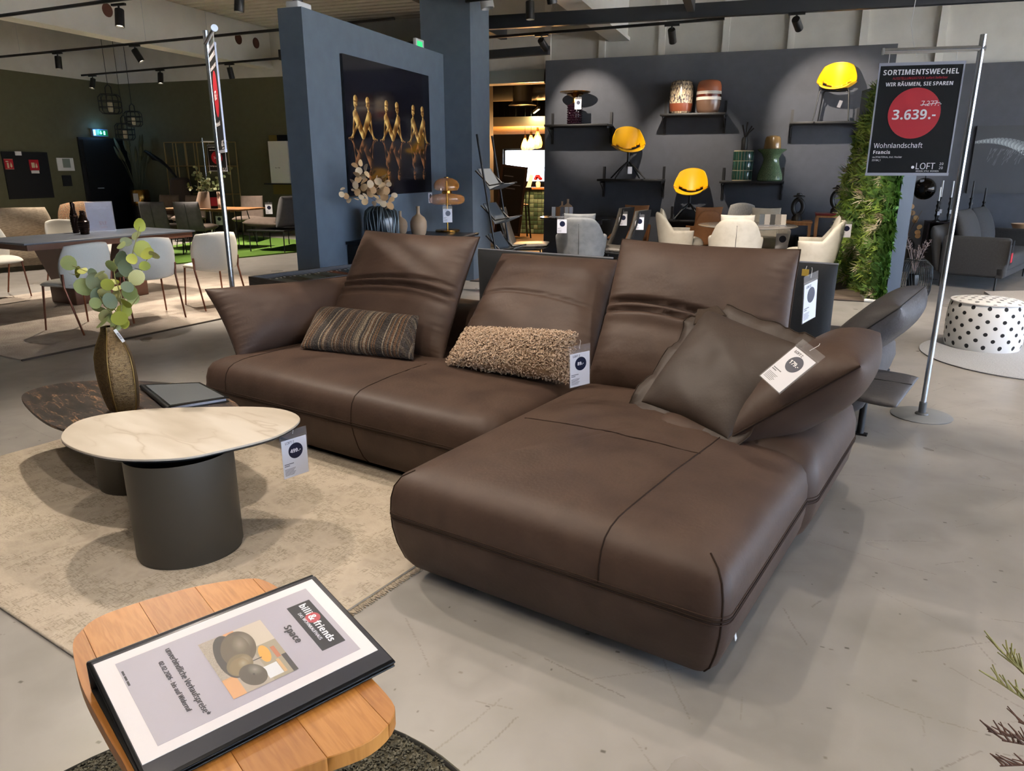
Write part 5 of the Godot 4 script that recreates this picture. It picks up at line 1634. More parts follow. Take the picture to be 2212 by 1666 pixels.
	part(t, "panel", box(Vector3(0.004, 0.06, 0.14), Vector3(0.027, 0.06, 0.02)), glow("exit_green", Color(0.2, 0.8, 0.45), 0.8))
	part(t, "bracket", box(Vector3(0.03, 0.03, 0.03), Vector3(0, 0.012, 0)), M.white)

# ---------- pale dining group on the left ----------
func shell_chair() -> Node3D:
	var t := Node3D.new()
	part(t, "seat", softpad(squircle(0.5, 0.5, 0.55, func(x, y): return Vector3(x, 0.455 - 0.03 * (y / 0.25) * (y / 0.25) * (1 if y < 0 else 0), y)), 0.035, 0.035, 16, 16, 5.0), M.boucle)
	var back := func(x: float, y: float) -> Vector3: return Vector3(x * (1 - 0.10 * clampf((y - 0.05) / 0.2, 0, 1)), 0.62 + y, 0.255 - 1.9 * x * x + (y + 0.2) * 0.16)
	part(t, "backrest", softpad(squircle(0.53, 0.43, 0.42, back), 0.03, 0.03, 20, 16, 6.0), M.boucle)
	for s in [-1, 1]:
		part(t, "leg", pipe([Vector3(s * 0.2, 0.43, -0.19), Vector3(s * 0.225, 0.0, -0.22)], 0.011, 8, 0.008), M.copper_leg)
		part(t, "leg", pipe([Vector3(s * 0.255, 0.56, 0.18), Vector3(s * 0.25, 0.44, 0.17), Vector3(s * 0.25, 0.0, 0.34)], 0.013, 8, 0.009), M.copper_leg)
	part(t, "seat_rail", pipe([Vector3(-0.2, 0.425, -0.18), Vector3(0.2, 0.425, -0.18)], 0.01, 6), M.copper_leg)
	return t
func left_dining() -> void:
	# rug
	var c := gy(50, 780)
	var rg := thing("grey_beige_rug", "worn grey-beige rug under the slate dining table", "rug", Vector3(c.x, 0, c.z), -0.167)
	var rm := grain("rug_worn", [hexc("8f8378"), hexc("a5988b"), hexc("b3a89b"), hexc("97897c")], Vector3(0.5, 0.5, 0.5), 0.95, 0.008, 0.3, 0.2, 5)
	part(rg, "pile", rbox(Vector3(3.4, 0.012, 4.4), 0.005, 1, Vector3(-1.7, 0.006, -2.2)), rm)
	part(rg, "bound_edge", box(Vector3(0.02, 0.013, 4.42), Vector3(0.0, 0.0065, -2.2)), mat("rug_dark_edge", Color(0.3, 0.27, 0.24), 0.9))
	var T := Vector3(-7.565, 0.012, -6.71)
	var t := thing("dining_table", "long slate-grey dining table with copper-brown apron and angled pedestal", "dining table", T, -0.19)
	var sl := mat("slate", Color.WHITE, 0.35)
	sl.albedo_texture = ntex(101, 0.02, [hexc("3f444c"), hexc("565c66"), hexc("484d56")], 256, 4)
	tri_uv(sl, Vector3(4, 4, 0.5))
	part(t, "table_top", rbox(Vector3(1.0, 0.02, 2.05), 0.004, 1, Vector3(0, 0.74, 0)), sl)
	for s in [-1, 1]:
		part(t, "apron", box(Vector3(0.02, 0.06, 1.98), Vector3(s * 0.47, 0.70, 0)), M.copper_paint)
		part(t, "apron", box(Vector3(0.92, 0.06, 0.02), Vector3(0, 0.70, s * 0.98)), M.copper_paint)
		var st := ST()
		st.set_smooth_group(-1)
		var v := []
		for q in [[0.3, 0.67, 0.55], [-0.3, 0.67, 0.55], [-0.22, 0.0, 0.34], [0.22, 0.0, 0.34], [0.3, 0.67, 0.43], [-0.3, 0.67, 0.43], [-0.22, 0.0, 0.18], [0.22, 0.0, 0.18]]: v.append(Vector3(q[0], q[1], q[2] * s))
		for f in [[0, 1, 2, 3], [4, 7, 6, 5], [0, 3, 7, 4], [1, 5, 6, 2], [0, 4, 5, 1]]: quad(st, v[f[0]], v[f[1]], v[f[2]], v[f[3]])
		part(t, "pedestal", done(st), M.copper_paint)
	part(t, "base_plate", rbox(Vector3(0.5, 0.18, 0.9), 0.01, 1, Vector3(0, 0.09, 0)), M.copper_paint)
	var ch := shell_chair()
	var spots := [[-6.3, -5.32, 86, "nearest the bronze vase, seat pointing away from the sofa"], [-6.15, -6.02, 60, "middle of three along the slate table, behind the eucalyptus"], [-5.98, -6.78, 66, "half behind the chrome sign pole at the slate table"], [-7.95, -5.35, -14, "at the short end of the slate table"], [-8.75, -6.35, -100, "across the slate table below the beige sofa"], [-8.9, -7.6, -96, "across the slate table, mostly hidden by the acrylic sign"]]
	for i in spots.size():
		var q: Array = spots[i]
		var o: Node3D = ch if i == 0 else ch.duplicate()
		o.name = numbered("dining_chair")
		add_child(o)
		tag(o, "white boucle chair, copper legs, " + q[3], "chair", "white boucle dining chairs")
		o.position = Vector3(q[0], 0.012, q[1])
		o.rotation_degrees.y = q[2]
	# bottle vases and acrylic sign
	var bz := mat("dark_bronze", Color(0.16, 0.1, 0.075), 0.25, 0.7)
	var Y := 0.762
	for q in [[172, 505, 0.36, 0.045, "taller and straighter bronze bottle vase on slate table"], [184, 506, 0.27, 0.062, "rounder ribbed bronze bottle vase on slate table"]]:
		var p := gy(q[0], q[1], Y)
		p = T + (p - T).limit_length(0.8)
		p.y = Y
		var b := thing("bottle_vase", q[4], "vase", p if q[0] > 175 else p + Vector3(-0.12, 0, -0.06))
		var h: float = q[2]
		var r: float = q[3]
		var pr := [Vector2(0, 0)]
		for i in 25:
			var k := i / 24.0
			var rr := r * (0.75 + 0.3 * sin(k * PI * 0.75)) if k < 0.55 else r * lerpf(0.95, 0.42, (k - 0.55) / 0.3 if k < 0.85 else 1.0)
			pr.append(Vector2(rr + (0.002 if i % 2 else -0.002), h * k))
		part(b, "body", lathe(pr, 20), bz)
		part(b, "handle", pipe([Vector3(r * 0.4, h * 0.98, 0), Vector3(r * 0.8, h * 0.94, 0), Vector3(r * 0.75, h * 0.75, 0)], 0.005, 6), bz)
	var ap := gy(222, 500, Y)
	ap = T + (ap - T).limit_length(0.95)
	ap.y = Y
	t = thing("acrylic_sign", "clear acrylic table sign with faded reversed print on slate table", "table sign", ap, deg_to_rad(52))
	part(t, "panel", box(Vector3(0.3, 0.36, 0.004), Vector3(0, 0.18, 0)), M.acrylic, Vector3.ZERO, Basis(Vector3.RIGHT, -0.15))
	var fade := mat("faded_print", Color(0.52, 0.53, 0.64), 0.5)
	var sheet_ := part(t, "printed_sheet", box(Vector3(0.28, 0.34, 0.001), Vector3(0, 0.18, -0.003)), fade, Vector3.ZERO, Basis(Vector3.RIGHT, -0.15))
	var rv := Basis.from_scale(Vector3(-1, 1, 1))
	text(sheet_, "SORTIMENTS", 0.028, mat("faded_light", Color(0.66, 0.68, 0.78), 0.5), Vector3(0, 0.28, -0.002), rv)
	text(sheet_, "1/2", 0.05, mat("faded_red", Color(0.52, 0.36, 0.42), 0.5), Vector3(0.02, 0.1, -0.002), rv)
	text(sheet_, "PREIS", 0.025, M.faded_red, Vector3(0.02, 0.05, -0.002), rv)
	part(t, "foot", box(Vector3(0.3, 0.004, 0.1), Vector3(0, 0.002, 0.03)), M.acrylic)
	# beige throw-covered sofa and floral armchair further back
	var sp := gy(60, 600)
	sp = Vector3(-11.2, 0, -8.3)
	t = thing("beige_sofa", "rounded beige woven sofa with loose throw, near the fire signs", "sofa", sp, deg_to_rad(-115))
	var tw := grain("beige_weave", [hexc("6e6050"), hexc("8f806c"), hexc("a5957e")], Vector3(1.2, 6, 1.2), 0.95, 0.02, 0.5, 0.15)
	var s := ST()
	loaf(s, -0.85, 0.85, -0.45, 0.45, [Vector2(0.04, 0.08), Vector2(0, 0.2), Vector2(0.02, 0.38), Vector2(0.08, 0.43)], 0.15, 0.02, 8)
	part(t, "seat", done(s), tw)
	part(t, "backrest", softpad(sheet(Vector3(-0.85, 0.4, 0.35), Vector3(0.85, 0.4, 0.35), Vector3(0.72, 0.9, 0.5), Vector3(-0.78, 0.9, 0.5), -0.03), 0.13, 0.12, 24, 16, 3.0, crease([], 0.03, 1.0, 1.0, 4.0)), tw)
	for e in [-1, 1]: part(t, "arm", softpad(sheet(Vector3(e * 0.88, 0.25, -0.45), Vector3(e * 0.88, 0.25, 0.4), Vector3(e * 0.9, 0.6, 0.4), Vector3(e * 0.9, 0.55, -0.4), 0.0), 0.09, 0.09, 14, 12, 3.0), tw)
	for e in [[-0.7, -0.35], [0.7, -0.35], [-0.7, 0.35], [0.7, 0.35]]: part(t, "leg", pipe([Vector3(e[0], 0.1, e[1]), Vector3(e[0], 0, e[1])], 0.02, 8), M.black_metal)
	price_tag("", "price tag hanging at the side of the beige sofa", gy(143, 470, 0.7) * Vector3(0.9, 0, 0.9) + Vector3(0, 0.76, 0), Basis(Vector3.UP, 0.9), 1.1)
	var fm := grain("floral", [hexc("1c1916"), hexc("26211d"), hexc("8b5a30"), hexc("241f1b"), hexc("7e7a5a"), hexc("2a211c")], Vector3(2.5, 2.5, 2.5), 0.9, 0.035, 0.0, 0.1, 2)
	t = thing("floral_armchair", "dark floral patterned armchair behind the bronze bottles", "armchair", Vector3(-11.75, 0, -10.3), deg_to_rad(-130))
	part(t, "seat", rbox(Vector3(0.7, 0.25, 0.65), 0.08, 3, Vector3(0, 0.32, 0)), fm)
	part(t, "backrest", softpad(squircle(0.8, 0.62, 0.6, func(x, y): return Vector3(x, 0.62 + y, 0.33 - 0.8 * x * x + y * 0.2)), 0.07, 0.07, 18, 14, 4.0), fm)
	for e in [-1, 1]: part(t, "arm", rbox(Vector3(0.12, 0.3, 0.6), 0.05, 2, Vector3(e * 0.36, 0.46, 0.0)), fm)
	for e in [[-0.28, -0.25], [0.28, -0.25], [-0.28, 0.25], [0.28, 0.25]]: part(t, "leg", pipe([Vector3(e[0], 0.2, e[1]), Vector3(e[0] * 1.1, 0, e[1] * 1.1)], 0.018, 8, 0.012), M.black_wood)
	left_wall_items()

func left_wall_items() -> void:
	var X := -15.75
	var sgn := func(u0: float, v0: float, u1: float, v1: float, called: String, label: String, cat: String, m: Material, dp := 0.03) -> Node3D:
		var a := gx(u0, v0, X + dp)
		var b := gx(u1, v1, X + dp)
		var o := thing(called, label, cat, Vector3(X + 0.001, minf(a.y, b.y), (a.z + b.z) / 2), PI / 2)
		part(o, "panel", box(Vector3(absf(a.z - b.z), absf(a.y - b.y), dp), Vector3(0, absf(a.y - b.y) / 2, dp / 2)), m)
		o.set_meta("w", absf(a.z - b.z))
		o.set_meta("h", absf(a.y - b.y))
		return o
	var dk := mat("board_navy", Color(0.055, 0.06, 0.075), 0.6)
	sgn.call(2, 327, 118, 427, "notice_board", "large dark panel on the olive wall behind the fire signs", "board", dk, 0.02)
	var sg: Node3D = sgn.call(8, 343, 31, 366, "fire_extinguisher_sign", "red square sign with white extinguisher and flames on dark panel", "sign", M.red_print, 0.035)
	var w: float = sg.get_meta("w")
	var h: float = sg.get_meta("h")
	var cm := mat("sign_cream", Color(0.8, 0.76, 0.62), 0.6)
	part(sg, "cylinder_symbol", rbox(Vector3(w * 0.2, h * 0.5, 0.004), 0.002, 1, Vector3(-w * 0.15, h * 0.38, 0.037)), cm)
	part(sg, "nozzle_symbol", box(Vector3(w * 0.3, h * 0.1, 0.004), Vector3(-w * 0.2, h * 0.75, 0.037)), cm)
	part(sg, "flame_symbol", lathe([Vector2(0, 0), Vector2(w * 0.12, h * 0.12), Vector2(w * 0.08, h * 0.35), Vector2(0, h * 0.55)], 12), cm, Vector3(w * 0.22, h * 0.15, 0.035), Basis.from_scale(Vector3(1, 1, 0.05)))
	for e in [[0, 0.03, 1, 0.02], [0, 0.97, 1, 0.02]]: part(sg, "border", box(Vector3(w * e[2], h * e[3], 0.003), Vector3(0, h * e[1], 0.036)), cm)
	sg = sgn.call(62, 345, 86, 368, "fire_hose_sign", "red sign with white hose reel symbol on dark panel", "sign", M.red_print, 0.035)
	part(sg, "reel_symbol", rbox(Vector3(w * 0.4, h * 0.5, 0.004), 0.002, 1, Vector3(-w * 0.15, h * 0.5, 0.037)), cm)
	part(sg, "flame_symbol", lathe([Vector2(0, 0), Vector2(w * 0.12, h * 0.12), Vector2(w * 0.08, h * 0.35), Vector2(0, h * 0.55)], 12), cm, Vector3(w * 0.25, h * 0.2, 0.035), Basis.from_scale(Vector3(1, 1, 0.05)))
	part(sg, "caption_strip", box(Vector3(w * 0.95, h * 0.28, 0.01), Vector3(0, -h * 0.16, 0.03)), M.white)
	sgn.call(32, 327, 47, 336, "white_label", "small white label at the top of the dark panel", "label", M.white, 0.03)
	sg = sgn.call(122, 341, 162, 369, "floor_plan", "white framed escape plan on the olive wall beside the dark door", "plan", M.white, 0.02)
	part(sg, "plan_print", box(Vector3(0.2, 0.2, 0.002), Vector3(0.02, 0.17, 0.022)), mat("plan_grey", Color(0.5, 0.54, 0.5), 0.7))
	sgn.call(134, 379, 157, 402, "switch_panel", "small black switch panel below the escape plan", "panel", dk, 0.02)
	# door
	var a := gx(165, 296, X)
	var b := gx(272, 305, X)
	var d := struct("door_1", box(Vector3(0.05, a.y, a.z - b.z), Vector3(0, a.y / 2, 0)), M.dark_door, Vector3(X + 0.025, 0, (a.z + b.z) / 2))
	part(d, "leaf", box(Vector3(0.03, a.y - 0.06, a.z - b.z - 0.2), Vector3(0.03, a.y / 2 - 0.02, 0)), mat("door_leaf", Color(0.05, 0.055, 0.065), 0.5))
	part(d, "handle", pipe([Vector3(0.05, 1.05, 0.4), Vector3(0.1, 1.05, 0.4), Vector3(0.1, 1.05, 0.27)], 0.012, 8), M.steel)
	# exit sign
	var c := gx(220, 287, X + 0.1)
	var e := thing("exit_sign", "glowing green escape-route sign above the dark door", "exit sign", Vector3(X, c.y - 0.1, c.z), PI / 2)
	part(e, "housing", rbox(Vector3(0.46, 0.17, 0.06), 0.01, 1, Vector3(0, 0.1, 0.03)), mat("exit_housing", Color(0.5, 0.62, 0.85), 0.5))
	part(e, "panel", box(Vector3(0.34, 0.13, 0.01), Vector3(0.03, 0.1, 0.064)), glow("exit_panel", Color(0.03, 0.32, 0.16), 1.0))
	var wg := glow("exit_white", Color(0.6, 0.95, 1.0), 1.6)
	part(e, "lit_end", box(Vector3(0.06, 0.13, 0.01), Vector3(-0.18, 0.1, 0.064)), wg)
	var st := ST()
	bx(st, Vector3(-0.0, 0.11, 0.072), Vector3(0.014, 0.07, 0.004))
	bx(st, Vector3(-0.016, 0.085, 0.072), Vector3(0.04, 0.012, 0.004), Basis(Vector3.BACK, -0.8))
	bx(st, Vector3(0.016, 0.085, 0.072), Vector3(0.04, 0.012, 0.004), Basis(Vector3.BACK, 0.8))
	bx(st, Vector3(0.1, 0.1, 0.072), Vector3(0.045, 0.09, 0.004))
	part(e, "arrow_and_door", done(st), wg)
	var l := OmniLight3D.new()
	l.name = "sign_light"
	l.light_color = Color(0.5, 0.75, 1.0)
	l.light_energy = 0.12
	l.light_size = 0.1
	l.omni_range = 30
	l.omni_attenuation = 2
	l.shadow_enabled = true
	e.add_child(l)
	l.position = Vector3(-0.05, 0.12, 0.12)

# ---------- lounge group before the olive back wall ----------
func slab_chair(m: Material, seat_m: Material) -> Node3D:      # upholstered chair, back towards +z
	var t := Node3D.new()
	part(t, "seat", softpad(sheet(Vector3(-0.25, 0.46, 0.25), Vector3(0.25, 0.46, 0.25), Vector3(0.25, 0.47, -0.28), Vector3(-0.25, 0.47, -0.28), 0.0), 0.06, 0.06, 12, 12, 6.0), seat_m)
	part(t, "backrest", softpad(sheet(Vector3(0.25, 0.42, 0.26), Vector3(-0.25, 0.42, 0.26), Vector3(-0.235, 0.93, 0.36), Vector3(0.235, 0.93, 0.36), 0.01), 0.05, 0.05, 14, 14, 8.0), m)
	part(t, "back_seam", pipe([Vector3(0, 0.45, 0.322), Vector3(0, 0.68, 0.366), Vector3(0, 0.9, 0.405)], 0.004, 5), M.black_wood)
	for e in [[-0.2, -0.2], [0.2, -0.2], [-0.2, 0.2], [0.2, 0.2]]: part(t, "leg", pipe([Vector3(e[0], 0.42, e[1]), Vector3(e[0] * 1.1, 0, e[1] * 1.15)], 0.012, 6), M.black_metal)
	return t
func place(proto: Node3D, called: String, label: String, cat: String, at: Vector3, deg: float, group := "", first := false) -> Node3D:
	var o: Node3D = proto if first else proto.duplicate()
	o.name = numbered(called)
	add_child(o)
	tag(o, label, cat, group)
	o.position = at
	o.rotation_degrees.y = deg
	return o
func seat_block(m: Material, tagc := false) -> Node3D:      # low bench seat element with thick cushions, back towards +z
	var t := Node3D.new()
	part(t, "seat", softpad(sheet(Vector3(-0.33, 0.5, 0.3), Vector3(0.33, 0.5, 0.3), Vector3(0.33, 0.52, -0.4), Vector3(-0.33, 0.52, -0.4), 0.0), 0.09, 0.08, 14, 14, 4.0), m)
	part(t, "backrest", softpad(sheet(Vector3(0.33, 0.44, 0.3), Vector3(-0.33, 0.44, 0.3), Vector3(-0.31, 1.0, 0.44), Vector3(0.31, 1.0, 0.44), 0.01), 0.09, 0.1, 14, 14, 5.0), M.slate_fabric)
	return t
func left_lounge() -> void:
	# artificial turf
	var n1 := gy(640, 546)
	var n2 := gy(440, 566)
	var gr := thing("turf_rug", "bright green artificial turf rug under the lounge dining group", "rug", Vector3(n1.x, 0, n1.z))
	var tm := grain("turf", [hexc("2f4a14"), hexc("4f7423"), hexc("6b8f33"), hexc("3d5c1b")], Vector3(3, 3, 3), 1.0, 0.06, 1.0, 0.14)
	var tz := []
	for q in [Vector2(-7.9, -13.3), Vector2(-9.2, -9.7), Vector2(-11.0, -9.95), Vector2(-12.0, -14.6)]: tz.append(q - Vector2(n1.x, n1.z))
	part(gr, "pile", plate(PackedVector2Array(tz), 0.0, 0.02), tm)
	# table
	var tp := Vector3(-10.42, 0, -12.1)
	var t := thing("oak_dining_table", "oak dining table on black wire trestle legs on the turf rug", "dining table", Vector3(tp.x, 0.02, tp.z), deg_to_rad(4))
	for k in 5: part(t, "plank", rbox(Vector3(1.75, 0.03, 0.178), 0.003, 1, Vector3(0, 0.735, -0.36 + k * 0.18)), M.oak_plain)
	for s in [-1, 1]:
		for q in [[-0.3, -0.16], [-0.3, 0.16], [0.3, -0.16], [0.3, 0.16]]:
			part(t, "leg", pipe([Vector3(s * 0.55, 0.72, 0) + Vector3(q[1] * 0.4, 0, q[0] * 0.6), Vector3(s * 0.55, 0, 0) + Vector3(q[1], 0, q[0])], 0.009, 6), M.black_metal)
		part(t, "brace", box(Vector3(0.3, 0.012, 0.6), Vector3(s * 0.55, 0.715, 0)), M.black_metal)
	# chairs
	var sc := slab_chair(M.slate_fabric, M.taupe_fabric)
	var p := gy(322, 438, 0.93)
	place(sc, "upholstered_chair", "slate-grey upholstered chair seen from behind, next to the dark door", "chair", Vector3(p.x, 0.02, p.z - 0.3), 14, "grey upholstered chairs", true)
	p = gy(396, 438, 0.93)
	place(sc, "upholstered_chair", "slate-grey upholstered chair seen from behind, below the black plume vase", "chair", Vector3(p.x, 0.02, p.z - 0.3), 14, "grey upholstered chairs")
	var tc := slab_chair(M.taupe_fabric, M.taupe_fabric)
	p = gz(345, 430, -13.15)
	place(tc, "upholstered_chair", "taupe chair facing us across the oak table, left of the planter", "chair", Vector3(p.x, 0.02, p.z), 190, "taupe upholstered chairs", true)
	p = gz(402, 428, -13.1)
	place(tc, "upholstered_chair", "taupe chair beside the white planter at the oak table", "chair", Vector3(p.x, 0.02, p.z), 190, "taupe upholstered chairs")
	p = gz(532, 430, -13.3)
	place(tc, "upholstered_chair", "taupe chair at the end of the oak table below the yellow frame", "chair", Vector3(p.x, 0.02, p.z), 200, "taupe upholstered chairs")
	var sb_ := seat_block(M.taupe_fabric)
	p = gy(585, 434, 1.0)
	place(sb_, "bench_seat", "taupe cushioned bench seat with hanging price card on black wire bench", "seat", Vector3(-9.0, 0.02, -11.95), 96, "cushioned bench seats", true)
	p = gy(622, 432, 1.02)
	place(sb_, "bench_seat", "taupe cushioned bench seat at the partition end of the wire bench", "seat", Vector3(-8.85, 0.02, -12.72), 92, "cushioned bench seats")
	var bc := gy(590, 503, 0.4)
	t = thing("wire_bench", "black wire-legged bench frame carrying two taupe seat cushions", "bench", Vector3(-8.95, 0.02, -12.32), deg_to_rad(96))
	part(t, "top_frame", rbox(Vector3(1.45, 0.03, 0.75), 0.005, 1, Vector3(0, 0.385, 0)), M.black_metal)
	for q in [[-0.7, -0.35], [0, -0.35], [0.7, -0.35], [-0.7, 0.35], [0, 0.35], [0.7, 0.35]]: part(t, "leg", pipe([Vector3(q[0], 0.38, q[1]), Vector3(q[0], 0, q[1])], 0.012, 6), M.black_metal)
	p = gy(566, 445, 0.88)
	price_tag("", "grey price card hanging on the taupe bench seat", Vector3(-8.75, 0.92, -11.6), Basis(Vector3.UP, 0.5), 1.1)
	p = gy(472, 462, 0.68)
	price_tag("", "price card hanging below the oak table edge behind the chrome pole", p, Basis(Vector3.UP, 0.5), 1.1)
	# planter with greenery and small red sign on the table
	p = tp + Vector3(-0.1, 0.012, -0.05)
	p.y = 0.772
	t = thing("white_planter", "tapered cream planter on the oak table", "planter", p)
	part(t, "pot", lathe([Vector2(0, 0), Vector2(0.3, 0), Vector2(0.27, 0.1), Vector2(0.2, 0.3), Vector2(0.17, 0.3), Vector2(0.16, 0.2)], 12), mat("planter_cream", Color(0.66, 0.57, 0.5), 0.7))
	var pl := thing("planter_shrub", "bushy pale green plant growing in the cream planter", "plant", p + Vector3(0, 0.28, 0))
	var gm := [mat("shrub_a", Color(0.34, 0.38, 0.22), 0.7), mat("shrub_b", Color(0.52, 0.54, 0.38), 0.7)]
	var lm := leaf_mesh(0.035, 0.1, 0.7)
	for k in 12:
		var a := TAU * k / 12 + rng.randf() * 0.4
		var tip := Vector3(cos(a) * rng.randf_range(0.2, 0.5), rng.randf_range(0.05, 0.5), sin(a) * 0.25)
		part(pl, "stem", pipe([Vector3.ZERO, tip * 0.6 + Vector3(0, 0.08, 0), tip], 0.004, 4, 0.002), gm[0])
		for j in 9:
			var q := (tip * (0.3 + j * 0.08)) + Vector3(rng.randf() - 0.5, rng.randf() - 0.2, rng.randf() - 0.5) * 0.08
			part(pl, "leaf", lm, gm[rng.randi() % 2], q, face_camera(q + pl.position, 1.5))
	p = Vector3(p.x + 0.36, 0.772, p.z + 0.32)
	t = thing("table_card", "small dark red sale card standing on the oak table", "card", p, 0.6)
	part(t, "card", box(Vector3(0.13, 0.32, 0.004), Vector3(0, 0.16, 0)), M.poster_black)
	part(t, "red_field", box(Vector3(0.12, 0.16, 0.002), Vector3(0, 0.13, 0.003)), M.red_print)
	part(t, "foot", box(Vector3(0.14, 0.006, 0.08), Vector3(0, 0.003, 0)), M.acrylic)
	# plume pot and tall vase by the wall
	p = gz(312, 470, -15.0)
	t = thing("gold_pot", "round gold pot with pampas plumes before the olive wall", "pot", Vector3(p.x, 0, -14.95))
	part(t, "stand", lathe([Vector2(0, 0), Vector2(0.2, 0), Vector2(0.2, 0.62), Vector2(0, 0.62)], 20), M.black_wood)
	part(t, "pot", lathe([Vector2(0, 0.62), Vector2(0.2, 0.62), Vector2(0.23, 0.7), Vector2(0.23, 0.95), Vector2(0.2, 1.0), Vector2(0.18, 0.98)], 28), M.brass)
	part(t, "paper_label", box(Vector3(0.16, 0.2, 0.003), Vector3(0.1, 0.82, 0.23)), M.white)
	var pp := thing("pampas_plumes", "tall grey-green pampas plumes standing in the gold pot", "plant", t.position + Vector3(0, 0.98, 0))
	var pm := mat("plume", Color(0.3, 0.31, 0.23), 0.95)
	for k in 16:
		var a := TAU * k / 16
		var tip := Vector3(cos(a) * rng.randf_range(0.1, 0.55), rng.randf_range(0.8, 1.35), sin(a) * 0.25)
		part(pp, "stalk", pipe([Vector3(cos(a) * 0.05, 0, sin(a) * 0.05), tip * 0.6, tip * 0.8], 0.008, 5, 0.004), pm)
		part(pp, "plume", lathe([Vector2(0, 0), Vector2(0.035, 0.08), Vector2(0.04, 0.2), Vector2(0.02, 0.32), Vector2(0, 0.38)], 7), pm, tip * 0.75, Basis(Quaternion(Vector3.UP, tip.normalized())))
	p = gz(395, 440, -14.9)
	t = thing("tall_floor_vase", "tall taupe floor vase with black plumes before the olive wall", "vase", Vector3(p.x, 0, -14.9))
	part(t, "body", lathe([Vector2(0, 0), Vector2(0.16, 0), Vector2(0.24, 0.5), Vector2(0.26, 1.0), Vector2(0.22, 1.25), Vector2(0.16, 1.3), Vector2(0.14, 1.28)], 24), mat("vase_taupe", Color(0.25, 0.2, 0.165), 0.8))
	for k in 6: part(t, "black_plume", pipe([Vector3(-0.05, 1.25, 0), Vector3(-0.25, 1.5 + k * 0.01, 0.02 * k), Vector3(-0.5 - k * 0.03, 1.7 + 0.03 * k, 0.03 * k), Vector3(-0.75 - 0.04 * k, 1.74 + k * 0.035, 0)], 0.02, 5, 0.035), M.black_wood)
	# gold wire rack
	var a := gz(355, 308, -15.1)
	var b := gz(492, 308, -15.1)
	t = thing("gold_rack", "slim gold wire wall rack behind the plume vase", "rack", Vector3((a.x + b.x) / 2, 0, -15.1))
	var w := b.x - a.x
	var gold := mat("dull_gold", Color(0.6, 0.5, 0.3), 0.4, 0.5)
	for f in [0.0, 0.19, 0.34, 0.52, 1.0]:
		part(t, "upright", pipe([Vector3(-w / 2 + w * f, 0, 0.02), Vector3(-w / 2 + w * f, a.y, 0.02)], 0.014, 6), gold)
		part(t, "upright", pipe([Vector3(-w / 2 + w * f, 0, -0.26), Vector3(-w / 2 + w * f, a.y, -0.26)], 0.014, 6), gold)
	for yy in [a.y, a.y - 0.55, a.y - 1.2, 0.5]:
		part(t, "shelf_bar", pipe([Vector3(-w / 2, yy, 0.02), Vector3(w / 2, yy, 0.02)], 0.012, 6), gold)
		part(t, "shelf_bar", pipe([Vector3(-w / 2, yy, -0.26), Vector3(w / 2, yy, -0.26)], 0.012, 6), gold)
	# yellow frame with white box on a ledge
	a = gz(579, 292, -15.35)
	b = gz(632, 420, -15.35)
	t = thing("wall_frame", "yellow and black wall panel with a ledge on the olive wall", "wall panel", Vector3((a.x + b.x) / 2, b.y, -15.395))
	w = b.x - a.x + 0.3
	var h := a.y - b.y
	part(t, "yellow_panel", box(Vector3(w, h, 0.03), Vector3(0.15, h / 2, 0.015)), mat("mustard", Color(0.42, 0.36, 0.12), 0.7))
	part(t, "black_panel", box(Vector3(w * 0.8, h * 0.3, 0.01), Vector3(0.3, h * 0.85, 0.035)), M.black_metal)
	part(t, "ledge", box(Vector3(w, 0.03, 0.28), Vector3(0.1, h * 0.18, 0.15)), M.black_metal)
	t = thing("white_box", "tall white cardboard box standing on the wall ledge", "box", Vector3((a.x + b.x) / 2 + 0.12, b.y + h * 0.18 + 0.016, -15.22))
	part(t, "carton", box(Vector3(0.52, h * 0.7, 0.16), Vector3(0, h * 0.35, 0)), M.white)
	text(t, "no. 10a", 0.035, M.ink, Vector3(-0.05, h * 0.26, 0.082), Basis(), false)
	# pendants
	for q in [[238, 225, 44, "mesh pendant lamp with bronze side hanging highest before the olive wall"], [288, 257, 34, "small black mesh pendant lamp hanging next to the room corner"], [270, 285, 40, "lowest black mesh pendant lamp above the dark door"]]:
		p = gz(q[0], q[1], -13.6 + 0.55 * ((int(q[0]) % 5) - 2) * 0.5)
		var r: float = q[2] * 16.6 / F / 2
		t = thing("pendant_lamp", q[3], "pendant lamp", p)
		var bm := mat("mesh_black", Color(0.07, 0.07, 0.065), 0.6)
		for k in 12:
			var al := TAU * k / 12
			part(t, "cage_wire", pipe([Vector3(cos(al) * r * 0.75, -r * 0.85, sin(al) * r * 0.75), Vector3(cos(al) * r, -r * 0.6, sin(al) * r), Vector3(cos(al) * r, r * 0.6, sin(al) * r), Vector3(cos(al) * r * 0.75, r * 0.85, sin(al) * r * 0.75)], 0.008, 5), bm)
		for yy in [-0.85, -0.3, 0.25, 0.85]:
			var rr := r * (0.77 if absf(yy) > 0.8 else 1.0)
			part(t, "cage_ring", pipe(range(16).map(func(i): return Vector3(cos(TAU * i / 16) * rr, r * yy, sin(TAU * i / 16) * rr)), 0.01, 5, -1, true), bm)
		part(t, "candle_tube", lathe([Vector2(0, -r * 0.7), Vector2(r * 0.25, -r * 0.7), Vector2(r * 0.25, r * 0.15), Vector2(0, r * 0.15)], 14), mat("candle_cream", Color(0.75, 0.7, 0.58), 0.6))
		part(t, "handle", pipe([Vector3(-r * 0.4, r * 0.85, 0), Vector3(-r * 0.35, r * 1.5, 0), Vector3(0, r * 1.75, 0), Vector3(r * 0.35, r * 1.5, 0), Vector3(r * 0.4, r * 0.85, 0)], 0.012, 6), bm)
		part(t, "cord", pipe([Vector3(0, r * 1.75, 0), Vector3(0, 4.56 - p.y, 0)], 0.006, 5), bm)

